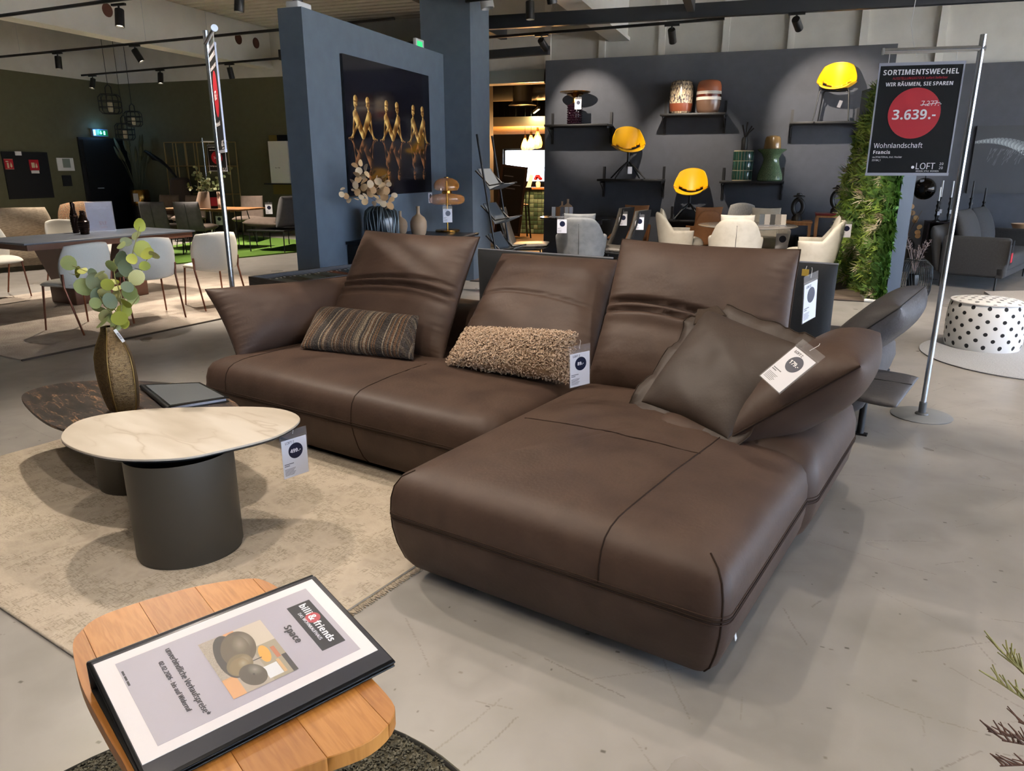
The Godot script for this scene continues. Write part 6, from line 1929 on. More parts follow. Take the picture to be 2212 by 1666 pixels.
# ---------- shelf wall ----------
func yellow_shell() -> ArrayMesh:
	var mid := func(u: float, v: float) -> Vector3:
		var w := 0.27 * (1 - 0.10 * v * v)
		var x := u * w * sqrt(1 - 0.35 * v * v * u * u)
		if v < 0: 
			var k := -v
			return Vector3(x, 0.015 * k * k + 0.11 * u * u * (1 - 0.5 * k) - 0.03 * pow(k, 6.0), 0.16 - 0.4 * k)
		var k2 := v
		return Vector3(x, 0.11 * u * u * (1 - k2) + 0.40 * k2 * (1 - 0.18 * u * u), 0.16 + 0.10 * sin(k2 * PI / 2) - 0.16 * u * u * (1 - 0.4 * k2))
	var hole := func(u: float, v: float) -> bool: return absf(u) < 0.76 and v > -0.10 + 0.14 * u * u and v < 0.09 + 0.24 * u * u - 0.1 * pow(u, 6.0)
	return softpad(mid, 0.013, 0.013, 56, 72, 12.0, NOC, hole, 0.6)
func star_base(t: Node3D, h: float, r := 0.3) -> void:
	part(t, "swivel_column", pipe([Vector3(0, 0.2, 0), Vector3(0, h, 0)], 0.024, 10), M.black_metal)
	for k in 4:
		var a := TAU * k / 4 + PI / 4
		part(t, "leg", pipe([Vector3(0, h * 0.62, 0), Vector3(cos(a) * r * 0.5, h * 0.36, sin(a) * r * 0.5), Vector3(cos(a) * r, 0.012, sin(a) * r)], 0.016, 8, 0.012), M.black_metal)
func shelf_wall() -> void:
	var Z := -13.0
	var sh := [[1176, 1313, 268, "upper wall shelf holding the gold-topped side table"], [1426, 1567, 244, "highest wall shelf holding two ceramic drum stools"], [1706, 1861, 262, "wall shelf carrying the four-legged yellow chair"], [1290, 1430, 387, "lower wall shelf carrying the swivel yellow chair"], [1554, 1694, 391, "lower wall shelf with the two green ceramic stools"], [1440, 1536, 476, "low wall shelf carrying a swivel yellow chair behind the dining chairs"]]
	var tops := []
	for q in sh:
		var a := gz(q[0], q[2], Z + 0.4)
		var b := gz(q[1], q[2], Z + 0.4)
		var w := b.x - a.x
		var y := (a.y + b.y) / 2
		var t := thing("wall_shelf", "black " + q[3], "shelf", Vector3((a.x + b.x) / 2, y, Z))
		part(t, "board", rbox(Vector3(w, 0.035, 0.42), 0.004, 1, Vector3(0, -0.018, 0.215)), M.black_wood)
		for s in [-1, 1]:
			part(t, "upright", box(Vector3(0.04, 0.5, 0.02), Vector3(s * (w / 2 - 0.03), -0.05, 0.011)), M.black_metal)
			part(t, "bracket", plate(PackedVector2Array([Vector2(0, 0.02), Vector2(0.012, 0.02), Vector2(0.012, 0.34), Vector2(0, 0.34)]), -0.07, -0.036), M.black_metal, Vector3(s * (w / 2 - 0.03), 0, 0))
			part(t, "bracket_strut", pipe([Vector3(s * (w / 2 - 0.025), -0.2, 0.02), Vector3(s * (w / 2 - 0.025), -0.05, 0.3)], 0.008, 5), M.black_metal)
		tops.append(y)
	var ZC := Z + 0.24
	# gold dish table
	var p := gz(1241, 265, ZC)
	var t := thing("dish_side_table", "side table with gold dish top and purple bubbled glass base on shelf", "side table", Vector3(p.x, tops[0], ZC))
	var pg := mat("plum_glass", Color(0.1, 0.03, 0.07), 0.12, 0.3)
	part(t, "base", lathe([Vector2(0, 0), Vector2(0.11, 0), Vector2(0.115, 0.01), Vector2(0.115, 0.31), Vector2(0.06, 0.34), Vector2(0, 0.34)], 24), pg)
	var knob := SphereMesh.new()
	knob.radius = 0.017
	knob.height = 0.034
	knob.radial_segments = 10
	knob.rings = 6
	for r in 8:
		for k in 18:
			var a := TAU * (k + 0.5 * (r % 2)) / 18
			part(t, "glass_bubble", knob, pg, Vector3(cos(a) * 0.112, 0.025 + r * 0.038, sin(a) * 0.112))
	part(t, "neck", lathe([Vector2(0.06, 0.33), Vector2(0.035, 0.38), Vector2(0.035, 0.42), Vector2(0.14, 0.47)], 24), M.brass)
	part(t, "dish", lathe([Vector2(0, 0.465), Vector2(0.1, 0.47), Vector2(0.25, 0.505), Vector2(0.255, 0.515), Vector2(0.24, 0.512), Vector2(0, 0.49)], 36), M.brass)
	price_tag("", "white price card on the gold dish side table", Vector3(p.x + 0.09, tops[0] + 0.42, ZC + 0.14), Basis(Vector3.UP, 0.1), 1.0, false)
	# drum stools
	var dr := [Vector2(0, 0), Vector2(0.14, 0), Vector2(0.165, 0.03), Vector2(0.18, 0.12), Vector2(0.183, 0.25), Vector2(0.178, 0.4), Vector2(0.16, 0.465), Vector2(0.12, 0.49), Vector2(0, 0.495)]
	p = gz(1470, 240, ZC)
	t = thing("ceramic_stool", "drum stool with cream drips over dark blue and rust glaze on shelf", "stool", Vector3(p.x, tops[1], ZC))
	var dg := mat("drip_glaze", Color.WHITE, 0.25)
	dg.albedo_texture = ntex(111, 0.03, [hexc("2b2a33"), hexc("3b3036"), hexc("b9a888"), hexc("d3c5a6"), hexc("6a3d2a"), hexc("c8b796")], 256, 4, 0.0, FastNoiseLite.TYPE_SIMPLEX, [0.0, 0.42, 0.46, 0.6, 0.68, 0.75])
	tri_uv(dg, Vector3(3.5, 1.4, 3.5))
	part(t, "body", lathe(dr.filter(func(q): return q.y >= 0.12 or q.x == 0.0) if false else dr, 32), dg)
	part(t, "rust_foot", lathe([Vector2(0.1665, 0.032), Vector2(0.1815, 0.12), Vector2(0.1822, 0.15), Vector2(0.18, 0.152)], 32), mat("rust_glaze", Color(0.42, 0.22, 0.14), 0.3))
	p = gz(1529, 240, ZC)
	t = thing("ceramic_stool", "drum stool with terracotta, white and taupe bands on shelf", "stool", Vector3(p.x, tops[1], ZC))
	var bands := [[0.0, 0.19, Color(0.33, 0.25, 0.2)], [0.19, 0.235, Color(0.78, 0.74, 0.68)], [0.235, 0.275, Color(0.32, 0.12, 0.07)], [0.275, 0.32, Color(0.78, 0.74, 0.68)], [0.32, 0.5, Color(0.55, 0.31, 0.2)]]
	for b in bands:
		var pr := []
		for i in 9:
			var y := lerpf(b[0], b[1], i / 8.0)
			var r := 0.0
			for k in dr.size() - 1:
				if y >= dr[k].y and y <= dr[k + 1].y + 0.0001 and dr[k + 1].y > dr[k].y: r = lerpf(dr[k].x, dr[k + 1].x, (y - dr[k].y) / (dr[k + 1].y - dr[k].y))
			pr.append(Vector2(r * 1.05, y))
		if b[0] == 0.0: pr.push_front(Vector2(0, 0))
		part(t, "glazed_band", lathe(pr, 32), mat("band_%d" % int(b[0] * 1000), b[2], 0.25))
	# yellow chairs
	var shell := yellow_shell()
	p = gz(1796, 262, ZC)
	t = thing("yellow_chair", "yellow shell chair on four black tube legs on wall shelf", "chair", Vector3(p.x, tops[2], ZC + 0.1), PI - 0.15)
	part(t, "shell", shell, M.yellow, Vector3(0, 0.45, 0))
	for s in [-1, 1]:
		part(t, "leg", pipe([Vector3(0, 0.43, -0.1), Vector3(s * 0.17, 0.44, -0.14), Vector3(s * 0.2, 0.41, -0.15), Vector3(s * 0.24, 0.005, -0.2)], 0.011, 8), M.black_metal)
		part(t, "leg", pipe([Vector3(0, 0.43, 0.1), Vector3(s * 0.15, 0.44, 0.12), Vector3(s * 0.18, 0.41, 0.13), Vector3(s * 0.22, 0.005, 0.2)], 0.011, 8), M.black_metal)
	part(t, "hang_tag", box(Vector3(0.05, 0.1, 0.002), Vector3(-0.02, 0.25, -0.1)), M.grey_print, Vector3.ZERO, Basis(Vector3.BACK, 0.3))
	p = gz(1358, 384, ZC)
	t = thing("yellow_chair", "yellow shell swivel chair on wall shelf below the gold dish table", "chair", Vector3(p.x, tops[3], ZC + 0.1), PI + 0.35)
	part(t, "shell", shell, M.yellow, Vector3(0, 0.44, 0))
	star_base(t, 0.45, 0.34)
	part(t, "hang_tag", box(Vector3(0.07, 0.11, 0.002), Vector3(0, 0.14, -0.2)), M.paper)
	p = gz(1488, 476, ZC)
	t = thing("yellow_chair", "yellow shell swivel chair standing low behind the tan dining chair", "chair", Vector3(p.x, tops[5], ZC + 0.1), PI)
	part(t, "shell", shell, M.yellow, Vector3(0, 0.42, 0))
	star_base(t, 0.43, 0.3)
	# green tiled drum, with black vase and twigs
	p = gz(1602, 387, ZC)
	t = thing("tiled_stool", "drum stool covered in green tiles with pale joints on shelf", "stool", Vector3(p.x, tops[4], ZC))
	part(t, "core", lathe([Vector2(0, 0), Vector2(0.15, 0), Vector2(0.15, 0.455), Vector2(0.145, 0.46), Vector2(0, 0.46)], 32), mat("joint_cream", Color(0.62, 0.58, 0.47), 0.8))
	var tl := rbox(Vector3(0.041, 0.135, 0.012), 0.004, 1)
	var tms := [mat("tile_green_a", Color(0.09, 0.22, 0.19), 0.15), mat("tile_green_b", Color(0.14, 0.28, 0.24), 0.15)]
	for r in 3:
		for k in 20:
			var a := TAU * k / 20
			part(t, "tile", tl, tms[rng.randi() % 2], Vector3(sin(a) * 0.15, 0.085 + r * 0.145, cos(a) * 0.15), Basis(Vector3.UP, a))
	var bp := Vector3(p.x + 0.0, tops[4] + 0.461, ZC)
	t = thing("twig_vase", "slim black vase with dark twigs on the green tiled stool", "vase", bp)
	part(t, "body", lathe([Vector2(0, 0), Vector2(0.045, 0), Vector2(0.05, 0.02), Vector2(0.05, 0.16), Vector2(0.035, 0.19), Vector2(0.035, 0.2)], 20), M.black_wood)
	for q in [[0.02, 0.42, 0.02], [-0.05, 0.38, 0.0], [0.09, 0.36, 0.03], [0.12, 0.33, -0.03]]:
		part(t, "twig", pipe([Vector3(0, 0.15, 0), Vector3(q[0] * 0.4, 0.26, q[2]), Vector3(q[0], q[1], q[2])], 0.006, 5, 0.012), mat("twig", Color(0.12, 0.09, 0.07), 0.9))
	p = gz(1662, 387, ZC)
	t = thing("hourglass_stool", "green speckled hourglass ceramic stool on shelf", "stool", Vector3(p.x, tops[4], ZC))
	var gg := mat("green_glaze", Color.WHITE, 0.2)
	gg.albedo_texture = ntex(121, 0.1, [hexc("0e2018"), hexc("2c4a36"), hexc("7c8a64"), hexc("16291f")], 256, 3)
	tri_uv(gg, Vector3(3, 3, 3))
	part(t, "body", lathe([Vector2(0, 0), Vector2(0.18, 0), Vector2(0.195, 0.02), Vector2(0.185, 0.1), Vector2(0.13, 0.25), Vector2(0.115, 0.33), Vector2(0.15, 0.41), Vector2(0.215, 0.46), Vector2(0.22, 0.475), Vector2(0.2, 0.48), Vector2(0, 0.47)], 36), gg)
	t = thing("glass_lamp", "small tan frosted glass dome lamp on the hourglass stool", "lamp", Vector3(p.x, tops[4] + 0.472, ZC))
	part(t, "shade", lathe([Vector2(0.0, 0.005), Vector2(0.125, 0.005), Vector2(0.13, 0.02), Vector2(0.115, 0.16), Vector2(0.1, 0.19), Vector2(0.06, 0.205), Vector2(0, 0.208)], 28), mat("tan_glass", Color(0.5, 0.4, 0.26), 0.2))
	part(t, "base_ring", lathe([Vector2(0.0, 0), Vector2(0.12, 0), Vector2(0.12, 0.006), Vector2(0, 0.006)], 28), M.brass)

# ---------- dining groups in front of the shelf wall ----------
func tub_chair(m: Material, arms := true, seam := true) -> Node3D:     # back towards +z
	var t := Node3D.new()
	var sh := func(u: float, v: float) -> Vector3:
		var a := u * (2.05 if arms else 1.2)
		var c := clampf(1 - pow(absf(u) / 0.55, 4.0), 0, 1)
		var top := 0.64 + 0.24 * c
		var k := (v + 1) / 2
		var fl := 1.0 + 0.14 * k
		return Vector3(sin(a) * 0.285 * fl, lerpf(0.34, top, k), cos(a) * (0.25 if a < PI / 2 and a > -PI / 2 else 0.33) * fl + 0.06 * k * c)
	part(t, "shell", softpad(sh, 0.032, 0.03, 36, 14, 8.0), m)
	part(t, "seat_cushion", softpad(squircle(0.52, 0.56, 0.3, func(x, y): return Vector3(x, 0.44, y - 0.06)), 0.07, 0.09, 14, 14, 5.0), m)
	part(t, "back_cushion", softpad(sheet(Vector3(-0.2, 0.5, 0.16), Vector3(0.2, 0.5, 0.16), Vector3(0.21, 0.93, 0.28), Vector3(-0.21, 0.93, 0.28), 0.04), 0.05, 0.04, 14, 14, 3.0), m)
	if seam: part(t, "back_seam", pipe([Vector3(0, 0.4, 0.298), Vector3(0, 0.6, 0.327), Vector3(0, 0.8, 0.36)], 0.004, 5), mat("seam_dark", Color(0.25, 0.24, 0.23), 0.9))
	star_base(t, 0.36, 0.3)
	return t
func quilt_chair(m: Material) -> Node3D:
	var t := Node3D.new()
	var mid := func(u: float, v: float) -> Vector3:
		var k := v
		if v < 0: return Vector3(u * 0.25, 0.44 + 0.02 * v * v, 0.2 + 0.5 * v)
		return Vector3(u * 0.24, 0.44 + 0.52 * v, 0.2 + 0.09 * sin(v * 1.6) + 0.06 * v)
	part(t, "padded_seat_and_back", softpad(mid, 0.055, 0.03, 16, 48, 6.0, crease([[0.22, 0.03, 0.03], [0.5, 0.03, 0.03], [0.76, 0.03, 0.03], [-0.35, 0.03, 0.03], [-0.7, 0.03, 0.03], [0.02, 0.02, 0.05]], 0.012, 1, 2, 2.0)), m)
	var fr := func(u: float, v: float) -> Vector3: return mid.call(u * 1.04, v * 1.0) + (Vector3(0, -0.04, 0.0) if v < 0 else Vector3(0, 0, 0.05))
	part(t, "shell", softpad(fr, 0.012, 0.012, 12, 30, 10.0), M.black_fabric)
	for e in [[-0.18, -0.2], [0.18, -0.2], [-0.18, 0.18], [0.18, 0.18]]: part(t, "leg", pipe([Vector3(e[0], 0.38, e[1]), Vector3(e[0] * 1.2, 0, e[1] * 1.2)], 0.011, 6), M.black_metal)
	part(t, "leg_frame", pipe([Vector3(-0.18, 0.385, -0.2), Vector3(-0.18, 0.385, 0.18), Vector3(0.18, 0.385, 0.18), Vector3(0.18, 0.385, -0.2)], 0.011, 6, -1, true), M.black_metal)
	return t
func at_floor(u: float, v: float, y: float, dz := 0.0) -> Vector3:
	var p := gy(u, v, y)
	return Vector3(p.x, 0.012, p.z + dz)
func right_dining() -> void:
	# cream tub chairs round the pale table
	var tc := tub_chair(M.cream_suede)
	place(tc, "tub_chair", "cream suede tub chair in profile facing the pale round table", "chair", at_floor(1470, 452, 0.94, -0.1), -78, "cream tub chairs", true)
	var B := place(tc, "tub_chair", "cream suede tub chair seen from behind, centre seam showing", "chair", at_floor(1592, 466, 0.92, -0.1), 4, "cream tub chairs")
	place(tc, "tub_chair", "cream suede tub chair with price tag next to the plant wall", "chair", at_floor(1762, 466, 0.94), 88, "cream tub chairs")
	place(tc, "tub_chair", "cream suede tub chair behind the round table by the catalogue holder", "chair", at_floor(1660, 450, 0.93, 0.35), 185, "cream tub chairs")
	var tp := at_floor(1615, 486, 0.76)
	var t := thing("round_table", "round pale marble dining table on black centre foot", "dining table", tp)
	part(t, "table_top", lathe([Vector2(0, 0.73), Vector2(0.64, 0.73), Vector2(0.66, 0.738), Vector2(0.66, 0.746), Vector2(0.645, 0.75), Vector2(0, 0.75)], 56), mat("pale_marble", Color(0.56, 0.53, 0.5), 0.18))
	part(t, "column", lathe([Vector2(0, 0), Vector2(0.3, 0), Vector2(0.28, 0.02), Vector2(0.06, 0.06), Vector2(0.05, 0.68), Vector2(0.18, 0.73), Vector2(0, 0.73)], 28), M.black_metal)
	var ct := tp + Vector3(0.32, 0.75, 0.05)
	t = thing("catalogue_holder", "clear holder with grey marble sample cards on round table", "sample holder", ct)
	part(t, "tray", box(Vector3(0.36, 0.01, 0.12), Vector3(0, 0.005, 0)), M.acrylic)
	for k in 5: part(t, "sample_card", box(Vector3(0.065, 0.14, 0.008), Vector3(-0.14 + k * 0.07, 0.08, 0)), mat("sample_%d" % k, [Color(0.3, 0.33, 0.36), Color(0.6, 0.58, 0.56), Color(0.14, 0.14, 0.14), Color(0.45, 0.43, 0.41), Color(0.7, 0.68, 0.65)][k], 0.3), Vector3.ZERO, Basis(Vector3.RIGHT, -0.2))
	price_tag("", "blank-faced price card hanging below the round marble table", gy(1692, 492, 0.73) + Vector3(0, -0.02, 0.02), Basis(Vector3.UP, 0.05), 1.5, false)
	price_tag("", "price tag with navy disc on cream chair next to the plant wall", at_floor(1762, 466, 0.94) + Vector3(0.36, 0.88, 0.12), Basis(Vector3.UP, 0.1), 1.05)
	# zebra oval chair behind
	t = thing("oval_back_chair", "oval-backed chair with white and grey streaked cover behind round table", "chair", Vector3(gz(1603, 434, -12.4).x, 0.012, -12.45), PI)
	var zb := mat("zebra", Color.WHITE, 0.9)
	zb.albedo_texture = ntex(131, 0.05, [hexc("7d8486"), hexc("c9c5bd"), hexc("a5a6a3"), hexc("d8d3ca")], 256, 3)
	tri_uv(zb, Vector3(5, 0.8, 5))
	part(t, "backrest", softpad(squircle(0.44, 0.5, 0.6, func(x, y): return Vector3(x, 0.72 + y, 0.22 + y * 0.15)), 0.04, 0.04, 16, 16, 6.0), zb)
	part(t, "seat", softpad(squircle(0.46, 0.46, 0.5, func(x, y): return Vector3(x, 0.46, y)), 0.04, 0.05, 12, 12, 5.0), zb)
	for e in [[-0.18, -0.18], [0.18, -0.18], [-0.18, 0.18], [0.18, 0.18]]: part(t, "leg", pipe([Vector3(e[0], 0.43, e[1]), Vector3(e[0] * 1.1, 0, e[1] * 1.1)], 0.014, 6), M.black_wood)
	# tan leather chairs
	var ln := tub_chair(M.tan_leather, false, false)
	place(ln, "tan_chair", "tan leather chair half hidden behind cream tub chair and round table", "chair", at_floor(1522, 451, 0.9), 20, "tan leather chairs", true)
	place(ln, "tan_chair", "tan leather chair behind the two padded dark chairs", "chair", at_floor(1362, 446, 0.93), 168, "tan leather chairs")
	# grey suede chair and padded chairs at the dark table
	var gs := tub_chair(M.grey_suede)
	place(gs, "grey_tub_chair", "grey suede chair with stub arms seen from behind at dark table", "chair", at_floor(1253, 463, 0.92, -0.1), 8, "", true)
	price_tag("", "price tag with navy disc on the back of the grey suede chair", at_floor(1253, 463, 0.92, -0.1) + Vector3(-0.16, 0.9, 0.41), Basis(Vector3.UP, 0.2), 1.15)
	var qc := quilt_chair(grain("quilt_grey", [hexc("4a4642"), hexc("5a554f"), hexc("625c55")], Vector3(2, 2, 2), 0.45, 0.015))
	place(qc, "padded_chair", "quilted grey-brown padded chair, further of two beside grey suede chair", "chair", at_floor(1298, 451, 0.95, -0.1), 80, "quilted padded chairs", true)
	place(qc, "padded_chair", "quilted grey-brown padded chair with price tag, next to cream chair", "chair", at_floor(1334, 456, 0.95, 0.05), 80, "quilted padded chairs")
	place(qc, "padded_chair", "quilted grey padded chair beside the magazine ladder", "chair", at_floor(1140, 452, 0.95), -78, "quilted padded chairs")
	price_tag("", "price tag on the further quilted padded chair", at_floor(1298, 451, 0.95, -0.1) + Vector3(0.36, 0.92, 0.27), Basis(Vector3.UP, 0.2), 1.05)
	price_tag("", "price tag on the quilted padded chair next to the cream chair", at_floor(1334, 456, 0.95, 0.05) + Vector3(0.36, 0.92, 0.27), Basis(Vector3.UP, 0.2), 1.05)
	# dark table with vases and brochures
	var dp := at_floor(1235, 473, 0.76, -0.5)
	t = thing("dark_table", "black dining table with crossed steel legs by the shelf wall", "dining table", dp, deg_to_rad(-4))
	part(t, "table_top", plate(smooth_poly([Vector2(-0.62, 0), Vector2(-0.5, -0.4), Vector2(0, -0.48), Vector2(0.5, -0.4), Vector2(0.62, 0), Vector2(0.5, 0.4), Vector2(0, 0.48), Vector2(-0.5, 0.4)]), 0.73, 0.75, 0.003), mat("table_black", Color(0.1, 0.1, 0.105), 0.2))
	part(t, "under_frame", rbox(Vector3(0.7, 0.1, 0.2), 0.01, 1, Vector3(0, 0.68, 0)), mat("steel_blue", Color(0.16, 0.19, 0.23), 0.4, 0.4))
	for s in [-1, 1]:
		for q in [-1, 1]: part(t, "leg", box(Vector3(0.05, 0.86, 0.05), Vector3.ZERO), M.steel_blue, Vector3(s * 0.17, 0.32, q * 0.2), Basis(Vector3.BACK, s * 0.7) * Basis(Vector3.RIGHT, q * 0.25))
	for q in [[1234, 462, 0.2, "squat cream bottle vase on the black dining table"], [1254, 461, 0.235, "slim-necked cream bottle vase on the black dining table"]]:
		var v := gy(q[0], q[1], 0.762)
		v = Vector3(v.x, 0.7625, dp.z - 0.18 + 0.2 * (q[2] - 0.2) * 10)
		cream_vase(q[3], v, q[2] * 1.15, 1.1)
	t = thing("brochure_stand", "white brochure stand and open folder on the black dining table", "brochure stand", Vector3(dp.x - 0.3, 0.7625, dp.z + 0.05), 0.2)
	for k in 5: part(t, "brochure", box(Vector3(0.06, 0.15, 0.006), Vector3(-0.12 + k * 0.07, 0.078, 0)), [M.white, M.oak_plain, M.grey_print, M.white, M.paper][k], Vector3.ZERO, Basis(Vector3.RIGHT, -0.15))
	part(t, "folder", box(Vector3(0.45, 0.008, 0.16), Vector3(0.05, 0.004, 0.05)), M.white)
	# oak tables with black sculptures
	for q in [[1716, 478, "low oak side table carrying a black sculpture", 0.0], [1800, 462, "taller oak side table with red top carrying a black sculpture", 1.0]]:
		var v := gz(q[0], q[1], -12.25)
		var o := thing("oak_stand", q[2], "side table", Vector3(v.x, 0.012, -12.25))
		part(o, "table_top", rbox(Vector3(0.5, 0.03, 0.4), 0.004, 1, Vector3(0, v.y - 0.015, 0)), M.oak_plain if q[3] == 0.0 else mat("red_lacquer", Color(0.4, 0.06, 0.08), 0.4))
		part(o, "apron", box(Vector3(0.48, 0.03, 0.38), Vector3(0, v.y - 0.046, 0)), M.oak_plain)
		for e in [[-0.22, -0.17], [0.22, -0.17], [-0.22, 0.17], [0.22, 0.17]]: part(o, "leg", box(Vector3(0.035, v.y - 0.06, 0.035), Vector3(e[0], (v.y - 0.06) / 2, e[1])), M.oak_plain)
		part(o, "stretcher", box(Vector3(0.44, 0.03, 0.03), Vector3(0, 0.1, 0.17)), M.oak_plain)
		var sc := thing("black_sculpture", "black abstract loop sculpture on the " + ("low oak table" if q[3] == 0.0 else "red-topped table"), "sculpture", Vector3(v.x + 0.03, v.y + 0.012, -12.22))
		var lp := []
		for i in 20: lp.append(Vector3(sin(TAU * i / 20) * 0.07, 0.2 + cos(TAU * i / 20) * 0.11, 0))
		part(sc, "foot", lathe([Vector2(0, 0), Vector2(0.08, 0), Vector2(0.075, 0.05), Vector2(0.04, 0.1), Vector2(0, 0.1)], 18), M.black_wood)
		part(sc, "loop", pipe(lp, 0.034, 10, -1, true), M.black_wood)
		part(sc, "hat", lathe([Vector2(0, 0.3), Vector2(0.03, 0.31), Vector2(0.03, 0.34), Vector2(0.085, 0.35), Vector2(0.08, 0.365), Vector2(0.04, 0.375), Vector2(0.035, 0.4), Vector2(0, 0.405)], 18), M.black_wood)
	var cb0 := gz(1785, 560, -12.7)
	t = thing("low_cabinet", "low black drawer cabinet at the foot of the shelf wall", "cabinet", Vector3(cb0.x, 0.012, -12.79))
	part(t, "body", rbox(Vector3(0.95, 0.44, 0.36), 0.004, 1, Vector3(0, 0.25, 0)), M.black_wood)
	for k in 2:
		var d := part(t, "drawer", box(Vector3(0.9, 0.18, 0.015), Vector3(0, 0.15 + k * 0.2, 0.188)), mat("drawer_black", Color(0.035, 0.036, 0.04), 0.35))
		part(d, "knob", lathe([Vector2(0, 0), Vector2(0.012, 0), Vector2(0.012, 0.015), Vector2(0, 0.015)], 10), M.steel, Vector3(0.3, 0.15 + k * 0.2, 0.196), Basis(Vector3.RIGHT, PI / 2))
	part(t, "plinth", box(Vector3(0.9, 0.03, 0.36), Vector3(0, 0.015, 0)), M.black_metal)

# ---------- right-hand corner ----------
func blade_clump(n: int, h: float, spread: float, w: float, droop: float, sd: int) -> ArrayMesh:     # tuft growing along +y
	var r := RandomNumberGenerator.new()
	r.seed = sd
	var s := ST()
	s.set_smooth_group(-1)
	for i in n:
		var a := r.randf() * TAU
		var o := Vector3(cos(a), 0, sin(a))
		var side := Vector3(-sin(a), 0, cos(a)) * w
		var l := h * r.randf_range(0.6, 1.0)
		var p0 := o * 0.01
		var p1 := o * spread * 0.35 * l + Vector3(0, l * 0.6, 0)
		var p2 := o * spread * l + Vector3(0, l * (1.0 - droop), 0)
		quad(s, p0 - side * 0.6, p1 - side, p1 + side, p0 + side * 0.6)
		tri(s, p1 - side, p2, p1 + side)
	return done(s)
func right_corner() -> void:
	# plant wall
	var n0 := gy(1908, 655)
	n0.y = 0
	var d := Vector3(-0.17, 0, -0.98).normalized()
	var len := 2.1
	var H := 2.5
	var out := Vector3(d.z, 0, -d.x).normalized()     # towards the dining tables
	if out.x > 0: out = -out
	var turn := atan2(-d.x, -d.z)
	var t := thing("plant_wall", "free-standing wall panel covered in green artificial plants", "plant wall", n0, turn)
	# local: -z runs along the panel, +x is its plain blue side
	part(t, "panel", box(Vector3(0.13, H, len), Vector3(0.08, H / 2, -len / 2)), M.blue_paint)
	part(t, "end_strip", box(Vector3(0.14, H, 0.02), Vector3(0.08, H / 2, 0.011)), mat("strip_blue", Color(0.27, 0.32, 0.39), 0.6))
	part(t, "cable_foot", pipe([Vector3(-0.2, 0.02, -0.05), Vector3(-0.05, 0.02, 0.0)], 0.02, 8), M.white)
	var kinds := [
		[blade_clump(16, 0.24, 0.55, 0.009, 0.25, 1), Color(0.14, 0.26, 0.03), Color(0.38, 0.5, 0.10), 460, "grass_tufts"],
		[blade_clump(20, 0.2, 0.8, 0.015, 0.35, 2), Color(0.06, 0.16, 0.03), Color(0.18, 0.32, 0.07), 460, "fern_tufts"],
		[blade_clump(26, 0.13, 1.0, 0.014, 0.2, 3), Color(0.03, 0.11, 0.015), Color(0.09, 0.21, 0.03), 700, "box_leaves"],
		[blade_clump(30, 0.24, 0.4, 0.005, 0.15, 4), Color(0.45, 0.36, 0.24), Color(0.75, 0.70, 0.55), 90, "pale_plumes"]]
	for k in kinds.size():
		var q: Array = kinds[k]
		var mm := MultiMesh.new()
		mm.transform_format = MultiMesh.TRANSFORM_3D
		mm.use_colors = true
		mm.mesh = q[0]
		mm.instance_count = q[3]
		for i in q[3]:
			var z := -rng.randf() * len
			if k == 2: z = -pow(rng.randf(), 2.2) * len
			elif k < 2: z = -0.25 - rng.randf() * (len - 0.25)
			var y := rng.randf_range(0.03, H - 0.02)
			if y > 1.2 and z < -len * (1.45 - 0.36 * y): z *= 0.35
			var nrm := Vector3(-1, rng.randf_range(-0.75, 0.1), rng.randf_range(-0.3, 0.6)).normalized()
			var sc := rng.randf_range(0.7, 1.3)
			var b := Basis(Quaternion(Vector3.UP, nrm)) * Basis(Vector3.UP, rng.randf() * TAU) * Basis.from_scale(Vector3.ONE * sc)
			mm.set_instance_transform(i, Transform3D(b, Vector3(0.02, y, z)))
			mm.set_instance_color(i, q[1].lerp(q[2], rng.randf()))
		var m := mat("foliage_%d" % k, Color.WHITE, 0.6)
		m.vertex_color_use_as_albedo = true
		m.backlight_enabled = true
		m.backlight = Color(0.2, 0.25, 0.08)
		var mi := MultiMeshInstance3D.new()
		mi.name = q[4]
		mi.multimesh = mm
		mi.material_override = m
		mi.set_meta("kind", "stuff")
		t.add_child(mi)
	# wire lantern vase with plumes
	var lp := gy(1966, 647)
	t = thing("wire_lantern_vase", "dark wire lantern vase on the floor beside the plant wall", "vase", lp)
	for k in 44:
		var a := TAU * k / 44
		var pts := []
		for q in [[0.11, 0.0], [0.17, 0.03], [0.195, 0.12], [0.2, 0.28], [0.185, 0.4], [0.13, 0.46], [0.1, 0.475]]:
			var al: float = a + q[1] * 0.9
			pts.append(Vector3(cos(al) * q[0], q[1], sin(al) * q[0]))
		part(t, "wire", pipe(pts, 0.0035, 4), mat("wire_dark", Color(0.14, 0.16, 0.17), 0.4, 0.4))
	part(t, "rim", pipe(range(24).map(func(i): return Vector3(cos(TAU * i / 24) * 0.1, 0.475, sin(TAU * i / 24) * 0.1)), 0.007, 6, -1, true), M.wire_dark)
	part(t, "foot_ring", pipe(range(24).map(func(i): return Vector3(cos(TAU * i / 24) * 0.11, 0.006, sin(TAU * i / 24) * 0.11)), 0.006, 6, -1, true), M.wire_dark)
	part(t, "inner_glass", lathe([Vector2(0, 0.01), Vector2(0.06, 0.01), Vector2(0.07, 0.2), Vector2(0.06, 0.3)], 18), mat("inner_dark", Color(0.05, 0.055, 0.06), 0.2))
	var pp := thing("dried_plumes", "pale lilac-grey dried plumes in the wire lantern vase", "plant", lp + Vector3(0, 0.3, 0))
	var pm := mat("plume_pale", Color(0.42, 0.38, 0.38), 0.95)
	var F2 := (lp - EYE).dot(cb * Vector3.FORWARD)
